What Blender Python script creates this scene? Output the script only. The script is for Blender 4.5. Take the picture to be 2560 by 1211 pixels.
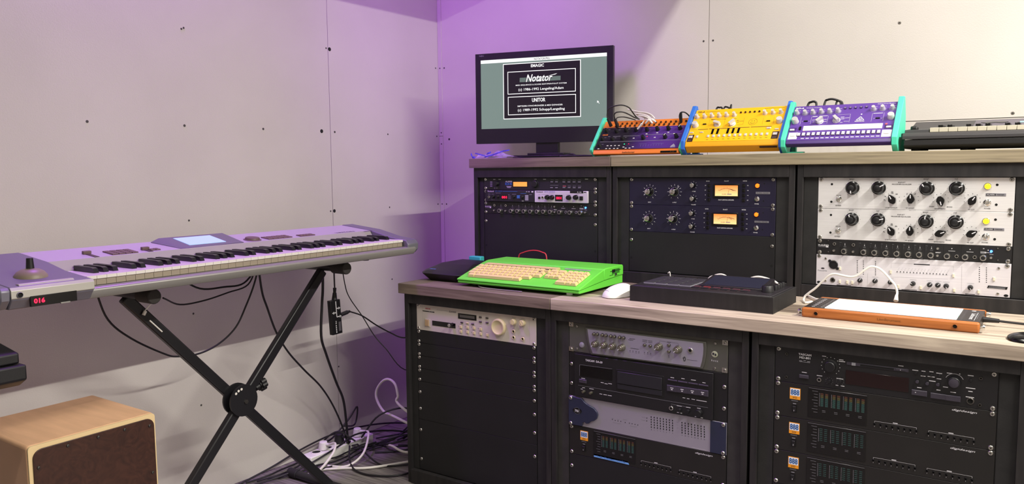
import bpy, bmesh, math, random
from mathutils import Vector, Matrix
random.seed(7)
for o in list(bpy.data.objects): bpy.data.objects.remove(o, do_unlink=True)
SC = bpy.context.scene
COL = SC.collection
PI = math.pi

# ------------------------------------------------------------------ camera
CAM = Vector((2.31532, -2.77919, 1.08404))
YAW, PITCH, ROLL, FPX = 0.605648, 0.092986, 0.009415, 1983.72
def _axes():
    f = Vector((-math.sin(YAW)*math.cos(PITCH), math.cos(YAW)*math.cos(PITCH), -math.sin(PITCH)))
    r = Vector((math.cos(YAW), math.sin(YAW), 0)); d = f.cross(r)
    c, s = math.cos(ROLL), math.sin(ROLL)
    return r*c + d*s, d*c - r*s, f
CR, CD, CF = _axes()
cam_d = bpy.data.cameras.new('camera'); cam = bpy.data.objects.new('camera', cam_d); COL.objects.link(cam)
cam_d.sensor_fit = 'HORIZONTAL'; cam_d.sensor_width = 36; cam_d.lens = FPX/2560*36; cam_d.clip_start = 0.02
mw = Matrix.Identity(4)
for i in range(3): mw[i][0], mw[i][1], mw[i][2], mw[i][3] = CR[i], -CD[i], -CF[i], CAM[i]
cam.matrix_world = mw
SC.camera = cam
def ray(u, v): return CR*((u-1280)/FPX) + CD*((v-605.5)/FPX) + CF
def hit(u, v, ax, val):            # point where the ray of a photo pixel meets the plane axis = val
    d = ray(u, v); t = (val - CAM[ax])/d[ax]; return CAM + d*t
def X(u, v, x): return hit(u, v, 0, x)
def Y(u, v, y): return hit(u, v, 1, y)
def Z(u, v, z): return hit(u, v, 2, z)

# ------------------------------------------------------------------ light
SC.view_settings.view_transform = 'Standard'; SC.view_settings.look = 'None'
SC.view_settings.gamma = 1; SC.view_settings.use_curve_mapping = False
SC.view_settings.exposure = 0.0
w = bpy.data.worlds.new('world'); SC.world = w; w.use_nodes = True
w.node_tree.nodes['Background'].inputs[0].default_value = (0.75, 0.72, 0.8, 1)
w.node_tree.nodes['Background'].inputs[1].default_value = 0.01
CEIL = 2.66
def area(name, loc, sx, sy, energy, col):
    l = bpy.data.lights.new(name, 'AREA'); l.shape = 'RECTANGLE'; l.size = sx; l.size_y = sy; l.energy = energy; l.color = col
    o = bpy.data.objects.new(name, l); COL.objects.link(o); o.location = loc; return o
WARM = (1.0, 0.965, 0.88)
area('tube_light', (1.76, -1.95, 2.585), 0.05, 2.2, 42, WARM)
area('tube_light', (3.50, -1.25, 2.585), 0.05, 1.9, 168, WARM)
def spot(name, loc, target, energy, deg, blend, col):
    l = bpy.data.lights.new(name, 'SPOT'); l.energy = energy; l.color = col; l.spot_size = math.radians(deg); l.spot_blend = blend; l.shadow_soft_size = 0.10 if loc[0] < 0.3 else 0.24
    o = bpy.data.objects.new(name, l); COL.objects.link(o); o.location = loc
    o.rotation_euler = (Vector(target)-Vector(loc)).to_track_quat('-Z', 'Y').to_euler(); return o
PURPLE = (0.50, 0.12, 1.0)
spot('purple_stage_light', (0.60, -1.30, 2.44), (0.32, -0.02, 1.38), 82, 66, 0.8, PURPLE)
spot('purple_stage_light', (0.06, -1.45, 2.44), (0.26, -1.42, 0.9), 122, 92, 0.6, PURPLE)

# ------------------------------------------------------------------ helpers
def lin(c): return c/12.92 if c <= 0.04045 else ((c+0.055)/1.055)**2.4
def hx(s):
    s = s.lstrip('#'); return tuple(lin(int(s[i:i+2], 16)/255) for i in (0, 2, 4)) + (1,)
MATS = {}
def mat(name, col='#888888', rough=0.5, metal=0.0, emit=None, es=1.0, noise=0.0, nscale=40.0, bump=0.0, bscale=400.0, stretch=None, col2=None, alpha=1.0, trans=0.0, spec=None, coat=0.0):
    if name in MATS: return MATS[name]
    m = bpy.data.materials.new(name); m.use_nodes = True; nt = m.node_tree; b = nt.nodes['Principled BSDF']
    c = hx(col); b.inputs['Base Color'].default_value = c; b.inputs['Roughness'].default_value = rough; b.inputs['Metallic'].default_value = metal
    if spec is not None: b.inputs['Specular IOR Level'].default_value = spec
    if coat: b.inputs['Coat Weight'].default_value = coat
    if alpha < 1: b.inputs['Alpha'].default_value = alpha
    if trans: b.inputs['Transmission Weight'].default_value = trans
    if emit: b.inputs['Emission Color'].default_value = hx(emit); b.inputs['Emission Strength'].default_value = es
    if noise or col2 or bump:
        tc = nt.nodes.new('ShaderNodeTexCoord'); mp = nt.nodes.new('ShaderNodeMapping'); nt.links.new(tc.outputs['Object'], mp.inputs['Vector'])
        if stretch: mp.inputs['Scale'].default_value = stretch
    if noise or col2:
        n = nt.nodes.new('ShaderNodeTexNoise'); n.inputs['Scale'].default_value = nscale; n.inputs['Detail'].default_value = 6
        nt.links.new(mp.outputs['Vector'], n.inputs['Vector'])
        r = nt.nodes.new('ShaderNodeValToRGB'); r.color_ramp.elements[0].position = 0.3; r.color_ramp.elements[1].position = 0.7
        c2 = hx(col2) if col2 else tuple(min(1, x*(1+noise)) for x in c[:3])+(1,)
        c1 = c if col2 else tuple(x*(1-noise) for x in c[:3])+(1,)
        r.color_ramp.elements[0].color = c1; r.color_ramp.elements[1].color = c2
        nt.links.new(n.outputs['Fac'], r.inputs['Fac']); nt.links.new(r.outputs['Color'], b.inputs['Base Color'])
    if bump:
        n2 = nt.nodes.new('ShaderNodeTexNoise'); n2.inputs['Scale'].default_value = bscale; n2.inputs['Detail'].default_value = 4
        nt.links.new(mp.outputs['Vector'], n2.inputs['Vector'])
        bp = nt.nodes.new('ShaderNodeBump'); bp.inputs['Strength'].default_value = bump; bp.inputs['Distance'].default_value = 0.002
        nt.links.new(n2.outputs['Fac'], bp.inputs['Height']); nt.links.new(bp.outputs['Normal'], b.inputs['Normal'])
    MATS[name] = m; return m

class MB:
    def __init__(s): s.v = []; s.f = []; s.m = []
    def add(s, vs, fs, mi=0):
        n = len(s.v); s.v += [Vector(v) for v in vs]; s.f += [tuple(i+n for i in f) for f in fs]; s.m += [mi]*len(fs); return s
    def box(s, x0, x1, y0, y1, z0, z1, mi=0):
        vs = [(x, y, z) for z in (z0, z1) for y in (y0, y1) for x in (x0, x1)]
        return s.add(vs, [(0,2,3,1), (4,5,7,6), (0,1,5,4), (2,6,7,3), (0,4,6,2), (1,3,7,5)], mi)
    def cyl(s, p0, p1, r0, r1=None, n=16, mi=0, caps=True):
        if r1 is None: r1 = r0
        p0, p1 = Vector(p0), Vector(p1); d = (p1-p0).normalized()
        a = d.orthogonal().normalized(); b = d.cross(a); vs = []
        for p, r in ((p0, r0), (p1, r1)):
            for i in range(n):
                t = 2*PI*i/n; vs.append(p + a*(r*math.cos(t)) + b*(r*math.sin(t)))
        fs = [(i, (i+1) % n, n+(i+1) % n, n+i) for i in range(n)]
        if caps: fs += [tuple(range(n-1, -1, -1)), tuple(range(n, 2*n))]
        return s.add(vs, fs, mi)
    def lathe(s, prof, n=24, mi=0, o=(0,0,0), sx=1.0, sy=1.0):   # prof: (r, z) around local z
        o = Vector(o); vs = []
        for r, z in prof:
            for i in range(n):
                t = 2*PI*i/n; vs.append(o+Vector((r*math.cos(t)*sx, r*math.sin(t)*sy, z)))
        fs = []
        for k in range(len(prof)-1):
            for i in range(n): fs.append((k*n+i, k*n+(i+1) % n, (k+1)*n+(i+1) % n, (k+1)*n+i))
        fs.append(tuple(range(n-1, -1, -1))); k = (len(prof)-1)*n; fs.append(tuple(range(k, k+n)))
        return s.add(vs, fs, mi)
    def prism(s, poly, fn, c0, c1, mi=0):      # poly 2d, fn(a,b,c)->3d
        n = len(poly); vs = [fn(a, b, c0) for a, b in poly] + [fn(a, b, c1) for a, b in poly]
        ar = sum(poly[i][0]*poly[(i+1) % n][1]-poly[(i+1) % n][0]*poly[i][1] for i in range(n))
        p, q, r_ = (Vector(fn(*t)) for t in ((0,0,0), (1,0,0), (0,1,0))); k = Vector(fn(0,0,1))-p
        flip = ((q-p).cross(r_-p).dot(k) > 0) != ((c1-c0)*ar > 0)
        fs = [tuple(range(n-1, -1, -1)), tuple(range(n, 2*n))] + [(i, (i+1) % n, n+(i+1) % n, n+i) for i in range(n)]
        if flip: fs = [tuple(reversed(f)) for f in fs]
        return s.add(vs, fs, mi)
    def tube(s, pts, r, n=8, mi=0, sub=6):
        P = smooth(pts, sub); prev = None; vs = []
        for i, p in enumerate(P):
            d = (P[min(i+1, len(P)-1)]-P[max(i-1, 0)])
            d = d.normalized() if d.length > 1e-9 else Vector((0,0,1))
            if prev is None: a = d.orthogonal().normalized()
            else:
                a = prev - d*prev.dot(d); a = a.normalized() if a.length > 1e-6 else d.orthogonal().normalized()
            prev = a; b = d.cross(a)
            for k in range(n):
                t = 2*PI*k/n; vs.append(p + a*(r*math.cos(t)) + b*(r*math.sin(t)))
        m = len(P); fs = [(i*n+k, i*n+(k+1) % n, (i+1)*n+(k+1) % n, (i+1)*n+k) for i in range(m-1) for k in range(n)]
        fs += [tuple(range(n-1, -1, -1)), tuple(range((m-1)*n, m*n))]
        return s.add(vs, fs, mi)
    def xf(s, M):
        s.v = [M @ v for v in s.v]; return s
    def join(s, o, mi=None):
        n = len(s.v); s.v += o.v; s.f += [tuple(i+n for i in f) for f in o.f]; s.m += (o.m if mi is None else [mi]*len(o.f)); return s
    def mesh(s, name, mats, smooth_deg=35):
        me = bpy.data.meshes.new(name); me.from_pydata([tuple(v) for v in s.v], [], s.f)
        for m in (mats if isinstance(mats, (list, tuple)) else [mats]): me.materials.append(m)
        me.polygons.foreach_set('material_index', s.m)
        if smooth_deg:
            me.polygons.foreach_set('use_smooth', [True]*len(me.polygons)); me.set_sharp_from_angle(angle=math.radians(smooth_deg))
        me.update(); return me
def smooth(pts, sub=6):
    P = [Vector(p) for p in pts]
    if len(P) < 3 or sub < 2: return P
    Q = [P[0]*2-P[1]] + P + [P[-1]*2-P[-2]]; out = []
    for i in range(1, len(Q)-2):
        a, b, c, d = Q[i-1], Q[i], Q[i+1], Q[i+2]
        for k in range(sub):
            t = k/sub
            out.append(0.5*((2*b)+(c-a)*t+(2*a-5*b+4*c-d)*t*t+(3*b-a-3*c+d)*t**3))
    out.append(P[-1]); return out
def link(name, data, parent=None):
    o = bpy.data.objects.new(name, data); COL.objects.link(o)
    if parent: o.parent = parent
    return o
def wloc(o):
    v = Vector((0,0,0))
    while o: v = v + o.location; o = o.parent
    return v
def obj(name, mb, mats, parent=None, bevel=0, seg=2, world=True, deg=35):
    """one mesh object; vertices are world coordinates (parents here are not rotated unless world=False)"""
    if parent is not None and world:
        off = wloc(parent); mb.v = [v-off for v in mb.v]
        o = link(name, mb.mesh(name, mats, deg), parent)
    elif parent is None:
        xs = [v.x for v in mb.v]; ys = [v.y for v in mb.v]; zs = [v.z for v in mb.v]
        base = Vector(((min(xs)+max(xs))/2, (min(ys)+max(ys))/2, min(zs)))
        mb.v = [v-base for v in mb.v]; o = link(name, mb.mesh(name, mats, deg)); o.location = base
    else: o = link(name, mb.mesh(name, mats, deg), parent)
    if bevel:
        b = o.modifiers.new('bevel', 'BEVEL'); b.width = bevel; b.segments = seg; b.limit_method = 'ANGLE'; b.angle_limit = math.radians(40); b.harden_normals = False
    return o
def tag(o, label, cat, group=None):
    o['label'] = label; o['category'] = cat
    if group: o['group'] = group
    return o
def thing(name, loc, label, cat, group=None, rotz=0):
    o = link(name, None); o.location = loc; o.rotation_euler = (0, 0, rotz); o.empty_display_size = 0.05
    return tag(o, label, cat, group)
def struct(name, mb, m, **k):
    o = obj(name, mb, m, **k); o['kind'] = 'structure'; return o
def cable(name, label, pts, r, m, cat='cable', group=None, ends=None):
    """a cable on its own: tube, with optional plug parts [(p0,p1,r0,r1,mat)]"""
    if not ends: return tag(obj(name, MB().tube(pts, r), m), label, cat, group)
    t = thing(name, Vector(pts[0]), label, cat, group)
    obj('cord', MB().tube(pts, r), m, t)
    for p0, p1, r0, r1, pm in ends: obj('plug', MB().cyl(p0, p1, r0, r1, 12), pm, t)
    return t

# text -> mesh data (flat, unit box)
_tx = {}
def text_mb(s, shear=0.0, bold=0.0):
    k = (s, shear, bold)
    if k not in _tx:
        cu = bpy.data.curves.new('t', 'FONT'); cu.body = s; cu.size = 1; cu.resolution_u = 2; cu.shear = shear; cu.offset = bold
        cu.fill_mode = 'FRONT'
        o = bpy.data.objects.new('t', cu); COL.objects.link(o)
        bpy.context.view_layer.update()
        me = bpy.data.meshes.new_from_object(o.evaluated_get(bpy.context.evaluated_depsgraph_get()))
        vs = [v.co.copy() for v in me.vertices]; fs = [tuple(p.vertices) for p in me.polygons]
        bpy.data.objects.remove(o, do_unlink=True); bpy.data.curves.remove(cu); bpy.data.meshes.remove(me)
        x0 = min(v.x for v in vs); x1 = max(v.x for v in vs); y0 = min(v.y for v in vs); y1 = max(v.y for v in vs)
        _tx[k] = ([((v.x-x0)/(x1-x0), (v.y-y0)/(y1-y0)) for v in vs], fs)
    return _tx[k]

def homog(src, dst):
    import numpy as np
    A = []
    for (u, v), (a, b) in zip(src, dst):
        A.append([u, v, 1, 0, 0, 0, -a*u, -a*v, -a]); A.append([0, 0, 0, u, v, 1, -b*u, -b*v, -b])
    return np.linalg.svd(np.array(A, float))[2][-1].reshape(3, 3)

MESH = {}
class Panel:
    """a flat face of a device: a right, b up, c out of the face"""
    def __init__(s, root, O, A, B, N, w, h, px=None, crop=None):
        s.root = root; s.O, s.A, s.B, s.N = Vector(O), Vector(A).normalized(), Vector(B).normalized(), Vector(N).normalized()
        s.w, s.h = w, h; s.pr = {}; s.k = crop
        if px: s.H = homog(px, [(0, h), (w, h), (w, 0), (0, 0)])
    def crop(s, x0, y0, sc): s.k = (x0, y0, sc); return s
    def ab(s, u, v):
        if s.k: u, v = s.k[0]+u/s.k[2], s.k[1]+v/s.k[2]
        q = s.H @ (u, v, 1.0); return q[0]/q[2], q[1]/q[2]
    def P(s, a, b, c=0.0): return s.O + s.A*a + s.B*b + s.N*c
    def M(s, a, b, c=0.0, rot=0.0):
        m = Matrix.Identity(4); t = s.P(a, b, c); ca, sa = math.cos(rot), math.sin(rot)
        ax, ay = s.A*ca + s.B*sa, s.B*ca - s.A*sa
        for i in range(3): m[i][0], m[i][1], m[i][2], m[i][3] = ax[i], ay[i], s.N[i], t[i]
        return m
    def put(s, name, key, build, mats, a, b, c=0.0, rot=0.0, parent=None, bevel=0):
        """an object of its own on the panel, sharing mesh data by key"""
        if key not in MESH: MESH[key] = build().mesh(name, mats)
        o = link(name, MESH[key], parent or s.root)
        if parent is None: o.matrix_local = s.M(a, b, c, rot)
        else: o.matrix_local = Matrix.Translation((a, b, c)) @ Matrix.Rotation(rot, 4, 'Z')
        return o
    # printing
    def mb(s, m): return s.pr.setdefault(m, MB())
    def rect(s, m, a0, b0, a1, b1, c=0.0004):
        s.mb(m).add([s.P(a0, b0, c), s.P(a1, b0, c), s.P(a1, b1, c), s.P(a0, b1, c)], [(0, 1, 2, 3)])
    def poly(s, m, pts, c=0.0004): s.mb(m).add([s.P(a, b, c) for a, b in pts], [tuple(range(len(pts)))])
    def line(s, m, pts, wd=0.0006, c=0.0004):
        for (a, b), (a2, b2) in zip(pts, pts[1:]):
            d = Vector((a2-a, b2-b)); n = Vector((-d.y, d.x)).normalized()*(wd/2) if d.length else Vector((0, 0))
            s.mb(m).add([s.P(a-n.x, b-n.y, c), s.P(a2-n.x, b2-n.y, c), s.P(a2+n.x, b2+n.y, c), s.P(a+n.x, b+n.y, c)], [(0, 1, 2, 3)])
    def text(s, m, t, a, b, wd, ht, shear=0.0, c=0.0005, bold=0.012, center=True, rot=0.0):
        vs, fs = text_mb(t, shear, bold)
        ca, sa = math.cos(rot), math.sin(rot); out = []
        for x, y in vs:
            x2, y2 = (x-0.5)*wd, (y-0.5)*ht
            if not center: x2 += wd/2; y2 += ht/2
            out.append(s.P(a+x2*ca-y2*sa, b+x2*sa+y2*ca, c))
        s.mb(m).add(out, fs)
    def ring(s, m, a, b, r0, r1, n=24, c=0.0004, t0=0, t1=2*PI):
        vs = []; 
        for i in range(n+1):
            t = t0+(t1-t0)*i/n
            vs += [s.P(a+r0*math.cos(t), b+r0*math.sin(t), c), s.P(a+r1*math.cos(t), b+r1*math.sin(t), c)]
        s.mb(m).add(vs, [(2*i, 2*i+1, 2*i+3, 2*i+2) for i in range(n)])
    def dot(s, m, a, b, r, n=12, c=0.0004): s.poly(m, [(a+r*math.cos(2*PI*i/n), b+r*math.sin(2*PI*i/n)) for i in range(n)], c)
    def ticks(s, m, a, b, r0, r1, n=11, t0=-150, t1=150, wd=0.0006):
        for i in range(n):
            t = math.radians(90-(t0+(t1-t0)*i/(n-1))); s.line(m, [(a+r0*math.cos(t), b+r0*math.sin(t)), (a+r1*math.cos(t), b+r1*math.sin(t))], wd)
    def finish(s, name='lettering'):
        for m, mb in s.pr.items():
            o = link(name, mb.mesh(name, m, 0), s.root); o['kind'] = 'stuff'
        s.pr = {}
    # hardware
    def plate(s, name, m, thick=0.003, bevel=0.0006, inset=0.0004, c=0.0):
        t = MB(); n = s.N
        t.prism([(inset, inset), (s.w-inset, inset), (s.w-inset, s.h-inset), (inset, s.h-inset)], lambda a, b, c_: s.P(a, b, c_), c-thick, c)
        o = obj(name, t, m, s.root, bevel=bevel, world=False); return o
    def body(s, m, depth, inset=0.02, top=0.001, c=-0.003):
        t = MB().prism([(inset, top), (s.w-inset, top), (s.w-inset, s.h-top), (inset, s.h-top)], lambda a, b, c_: s.P(a, b, c_), c-depth, c)
        return obj('chassis', t, m, s.root, world=False)
    def slab(s, name, m, a0, b0, a1, b1, c0, c1, bevel=0.0, parent=None):
        a0, a1 = min(a0, a1), max(a0, a1); b0, b1 = min(b0, b1), max(b0, b1)
        t = MB().box(-(a1-a0)/2, (a1-a0)/2, -(b1-b0)/2, (b1-b0)/2, 0, c1-c0)
        o = link(name, t.mesh(name, m), s.root); o.matrix_local = s.M((a0+a1)/2, (b0+b1)/2, c0)
        if bevel: bv = o.modifiers.new('bevel', 'BEVEL'); bv.width = bevel; bv.segments = 2
        return o
    def shape(s, name, m, pts, c0, c1, bevel=0.0):
        t = MB().prism(pts, lambda a, b, c: s.P(a, b, c), c0, c1); return obj(name, t, m, s.root, bevel=bevel, world=False)
    def screw(s, a, b, r=0.0055, m=None, rot=None, c=0.0):
        m = m or M_STEEL
        def bd():
            t = MB().lathe([(r, 0), (r, 0.0008), (r*0.8, 0.0022), (r*0.35, 0.0027)], 14)
            for q in (0, PI/2):
                t.join(MB().box(-r*0.5, r*0.5, -r*0.11, r*0.11, 0.0022, 0.0029).xf(Matrix.Rotation(q, 4, 'Z')), 1)
            return t
        return s.put('screw', ('screw', r, m.name), bd, [m, M_BLACKHOLE], a, b, c, random.random()*3 if rot is None else rot)
    def knob(s, a, b, r, h, m, capm=None, ptr=None, ang=0.0, capr=0.6, skirt=0.0, c=0.0, plen=0.95, name='knob'):
        """turned knob; ang in degrees clockwise from up"""
        key = ('knob', r, h, m.name, capm.name if capm else '', capr, skirt)
        def bd():
            t = MB(); pr = []
            if skirt: pr += [(r*skirt, 0), (r*skirt, h*0.12), (r*1.02, h*0.2)]
            else: pr += [(r, 0)]
            pr += [(r*0.94, h*0.9), (r*0.84, h)]
            t.lathe(pr, 24)
            if capm: t.join(MB().lathe([(r*capr, h), (r*capr, h+0.0006), (r*capr*0.92, h+0.001)], 20), 1)
            return t
        k = s.put(name, key, bd, [m, capm or m], a, b, c, math.radians(-ang))
        if ptr:
            cy = (1.0 if not skirt else 1.0)*r
            s.put('pointer', ('ptr', r, h, ptr.name, plen, skirt), lambda: MB().box(-r*0.07-0.0002, r*0.07+0.0002, r*(1-plen), r*0.9, h-0.0002, h+0.0012).join(MB().box(-r*0.07-0.0002, r*0.07+0.0002, r*0.80, r*1.0, h*0.35, h+0.0012)), ptr, 0, 0, 0, 0, parent=k)
        return k
    def bare(s, a, b, r, h, m, ptr, ang):
        """pointer (beak) knob"""
        def bd():
            pl = []
            for i in range(13):
                t = math.radians(-30 + 240*i/12 + 180+0); pl.append((r*math.cos(t+math.radians(0)), r*math.sin(t)))
            pts = [(r*0.16, r*1.55), (-r*0.16, r*1.55), (-r*0.8, r*0.55), (-r, 0), (-r*0.8, -r*0.6), (-r*0.3, -r*1.2), (r*0.3, -r*1.2), (r*0.8, -r*0.6), (r, 0), (r*0.8, r*0.55)]
            t = MB().prism(pts, lambda a_, b_, c_: Vector((a_, b_, c_)), 0.001, h*0.8)
            t.prism([(x*0.8, y*0.86) for x, y in pts], lambda a_, b_, c_: Vector((a_, b_, c_)), h*0.8, h)
            return t
        k = s.put('knob', ('bare', r, h, m.name), bd, m, a, b, 0, math.radians(-ang))
        s.put('pointer', ('bareptr', r, h), lambda: MB().box(-r*0.12, r*0.12, r*0.25, r*1.25, h, h+0.0006), ptr, 0, 0, 0, 0, parent=k)
        return k
    def jack(s, a, b, r, m, hole=0.62, c=0.0):
        key = ('jack', r, m.name, hole)
        def bd():
            t = MB(); n = 20; pr = [(r, 0), (r, 0.0022), (r*0.9, 0.003), (r*hole, 0.003), (r*hole, 0.0006)]
            t.lathe(pr, n); t.m[-1] = 1
            t.m = [0]*(n*4) + [0, 1]; return t
        return s.put('jack', key, bd, [m, M_BLACKHOLE], a, b, c)
    def hole(s, a, b, r, c=0.0):
        return s.put('hole', ('hole', r), lambda: MB().lathe([(r, 0), (r, 0.0004), (r*0.9, 0.0004)], 14), M_BLACKHOLE, a, b, c)
    def button(s, a, b, wd, ht, th, m, c=0.0, name='button', bev=0.0008):
        k = (name, round(wd, 5), round(ht, 5), th, m.name)
        def bd():
            x, y, e = wd/2, ht/2, min(bev, wd*0.2, ht*0.2)
            t = MB(); vs = []
            for q, z in ((0, 0), (0, th-e), (e, th)):
                vs += [(-x+q, -y+q, z), (x-q, -y+q, z), (x-q, y-q, z), (-x+q, y-q, z)]
            fs = [(3, 2, 1, 0), (8, 9, 10, 11)] + [(i+4*l, (i+1) % 4+4*l, (i+1) % 4+4*l+4, i+4*l+4) for l in (0, 1) for i in range(4)]
            return t.add(vs, fs)
        return s.put(name, k, bd, m, a, b, c)
    def led(s, a, b, r, m, h=0.0015, name='indicator_light'):
        return s.put(name, ('led', r, h, m.name), lambda: MB().lathe([(r, 0), (r, h*0.4), (r*0.8, h*0.85), (r*0.35, h)], 14), m, a, b)
    def toggle(s, a, b, m, r=0.0055, up=True, ln=0.011):
        sg = 1 if up else -1
        def bd():
            t = MB().lathe([(r, 0), (r, 0.002), (r*0.75, 0.003), (r*0.6, 0.005)], 6+6)
            return t.cyl((0, 0, 0.004), (0, sg*ln*0.55, 0.004+ln), 0.0016, 0.0026, 10)
        return s.put('toggle_switch', ('tog', r, up, ln, m.name), bd, m, a, b)

M_STEEL = mat('bright_steel', '#c9c6c0', 0.3, 1.0)
M_DARKSTEEL = mat('dark_steel', '#6d6a66', 0.4, 1.0)
M_BLACKHOLE = mat('hole_black', '#050505', 0.9)
M_CHROME = mat('chrome', '#d8d6d2', 0.15, 1.0)
M_WHITEPRINT = mat('white_print', '#d2d0d4', 0.6)
M_GREYPRINT = mat('grey_print', '#8b8a90', 0.6)
M_DARKPRINT = mat('dark_print', '#2c2a30', 0.6)
M_GOLDPRINT = mat('bronze_print', '#5d3a1c', 0.6)
M_BLACKPL = mat('black_plastic', '#121114', 0.45, bump=0.05, bscale=900)
M_BLACKGL = mat('black_gloss_plastic', '#0c0b0d', 0.22)
M_BLACKMET = mat('black_powder_coat', '#151416', 0.5, bump=0.08, bscale=1500, noise=0.25, nscale=12)
M_BLACKRUB = mat('black_rubber', '#151314', 0.7)
M_WHITEPL = mat('white_plastic', '#e4e2dc', 0.4)
M_IVORY = mat('ivory_plastic', '#d8c79a', 0.45)
M_REDLED = mat('red_led', '#ff1030', 0.4, emit='#ff1235', es=4)
M_BLUELED = mat('blue_led', '#2060ff', 0.4, emit='#2a6bff', es=14)
M_GREENLED = mat('green_led', '#20d080', 0.4, emit='#20e090', es=3)

# ------------------------------------------------------------------ the room
def wall_mat(name, c1, c2):
    return mat(name, c1, 0.75, noise=0, col2=c2, nscale=3.0, bump=0.12, bscale=260)
M_WALL = wall_mat('painted_wall_board', '#cfc9c3', '#d6d0ca')
M_WALLC = mat('wall_core', '#6f6860', 0.9)
M_CEIL = mat('ceiling_paint', '#7c7979', 0.9)
def floor_mat():
    m = mat('grey_laminate', '#6f6a66', 0.45)
    nt = m.node_tree; b = nt.nodes['Principled BSDF']; tc = nt.nodes.new('ShaderNodeTexCoord'); mp = nt.nodes.new('ShaderNodeMapping')
    mp.inputs['Scale'].default_value = (2.2, 40, 1); nt.links.new(tc.outputs['Object'], mp.inputs['Vector'])
    n = nt.nodes.new('ShaderNodeTexNoise'); n.inputs['Scale'].default_value = 2.5; n.inputs['Detail'].default_value = 8; n.inputs['Distortion'].default_value = 0.6
    nt.links.new(mp.outputs['Vector'], n.inputs['Vector'])
    r = nt.nodes.new('ShaderNodeValToRGB'); r.color_ramp.elements[0].color = hx('#4b4644'); r.color_ramp.elements[1].color = hx('#8f8984')
    r.color_ramp.elements[0].position = 0.3; r.color_ramp.elements[1].position = 0.72
    nt.links.new(n.outputs['Fac'], r.inputs['Fac']); nt.links.new(r.outputs['Color'], b.inputs['Base Color'])
    return m
M_FLOOR = floor_mat()
RX, RY = 5.4, -5.2
fl = struct('floor', MB().box(-0.12, RX+0.12, RY-0.12, 0.12, -0.08, -0.004), M_WALLC)
for i in range(27):                                   # laminate boards
    y0 = -0.0-0.195*i
    if y0-0.195 < RY: break
    for k in range(5):
        xa = -0.35*(i % 3) + 1.28*k
        x0, x1 = max(0, xa), min(RX, xa+1.278)
        if x1-x0 > 0.02: obj('floorboard', MB().box(x0, x1, y0-0.194, y0, -0.004, 0.0), M_FLOOR, fl, bevel=0.0006, seg=1)
struct('ceiling', MB().box(-0.12, RX+0.12, RY-0.12, 0.12, CEIL, CEIL+0.1), M_CEIL)
struct('wall_right', MB().box(RX, RX+0.1, RY, 0.0, 0, CEIL), M_WALL)
struct('wall_front', MB().box(0, RX, RY-0.1, RY, 0, CEIL), M_WALL)
wl = struct('wall_left', MB().box(-0.12, -0.012, RY, 0.012, 0, CEIL), M_WALLC)
wb = struct('wall_back', MB().box(-0.12, RX, 0.012, 0.12, 0, CEIL), M_WALLC)
G = 0.0011
ys = [0.0, -0.651, -1.98, -3.18, -4.38, RY]
for a, b in zip(ys, ys[1:]):
    obj('wall_panel', MB().box(-0.012, 0.0, b+G, a-G, 0.001, CEIL-0.001), M_WALL, wl)
for x0, x1, z0, z1 in ((0.0, 1.2545, 0.001, CEIL-0.001), (1.2545, 3.7, 0.001, 1.2185), (1.2545, 3.7, 1.2185, CEIL-0.001), (3.7, RX, 0.001, CEIL-0.001)):
    obj('wall_panel', MB().box(x0+G, x1-G, 0.0, 0.012, z0+G, z1-G), M_WALL, wb)
# corner cover strip in two lengths
struct('trim_1', MB().box(0.001, 0.021, -0.004, -0.0002, 1.2305, CEIL-0.002), M_WALL)
struct('trim_2', MB().box(0.001, 0.021, -0.004, -0.0002, 0.002, 1.2285), M_WALL)
# ceiling beam and lamps (above the picture)
struct('trim_3', MB().box(1.36, 1.41, RY+0.01, -0.002, 2.075, CEIL-0.001), M_CEIL)
M_HOUSING = mat('lamp_housing', '#d8d8d8', 0.4)
for x, y, ln, nm in ((1.76, -1.95, 2.2, 'beside the ceiling beam'), (3.50, -1.25, 1.9, 'towards the right wall')):
    t = thing('ceiling_batten_lamp', (x, y, 2.595), 'white tube batten lamp on the ceiling, ' + nm, 'ceiling lamp')
    obj('housing', MB().box(x-0.05, x+0.05, y-ln/2-0.03, y+ln/2+0.03, 2.60, CEIL-0.0005), M_HOUSING, t, bevel=0.006)
    for s in (-1, 1): obj('end_cap', MB().box(x-0.03, x+0.03, y+s*(ln/2+0.015)-0.012, y+s*(ln/2+0.015)+0.012, 2.58, 2.60), M_HOUSING, t)
for x, y, nm in ((0.60, -1.30, 'over the green computer'), (0.06, -1.45, 'over the stage keyboard')):
    t = thing('stage_lamp', (x, y, 2.45), 'small purple stage lamp hanging from the ceiling ' + nm, 'stage lamp')
    obj('can', MB().cyl((x, y, 2.47), (x, y, 2.58), 0.045, 0.04, 20), M_BLACKMET, t)
    obj('bracket', MB().box(x-0.02, x+0.02, y-0.01, y+0.01, 2.575, CEIL-0.0005), M_BLACKMET, t)
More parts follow.
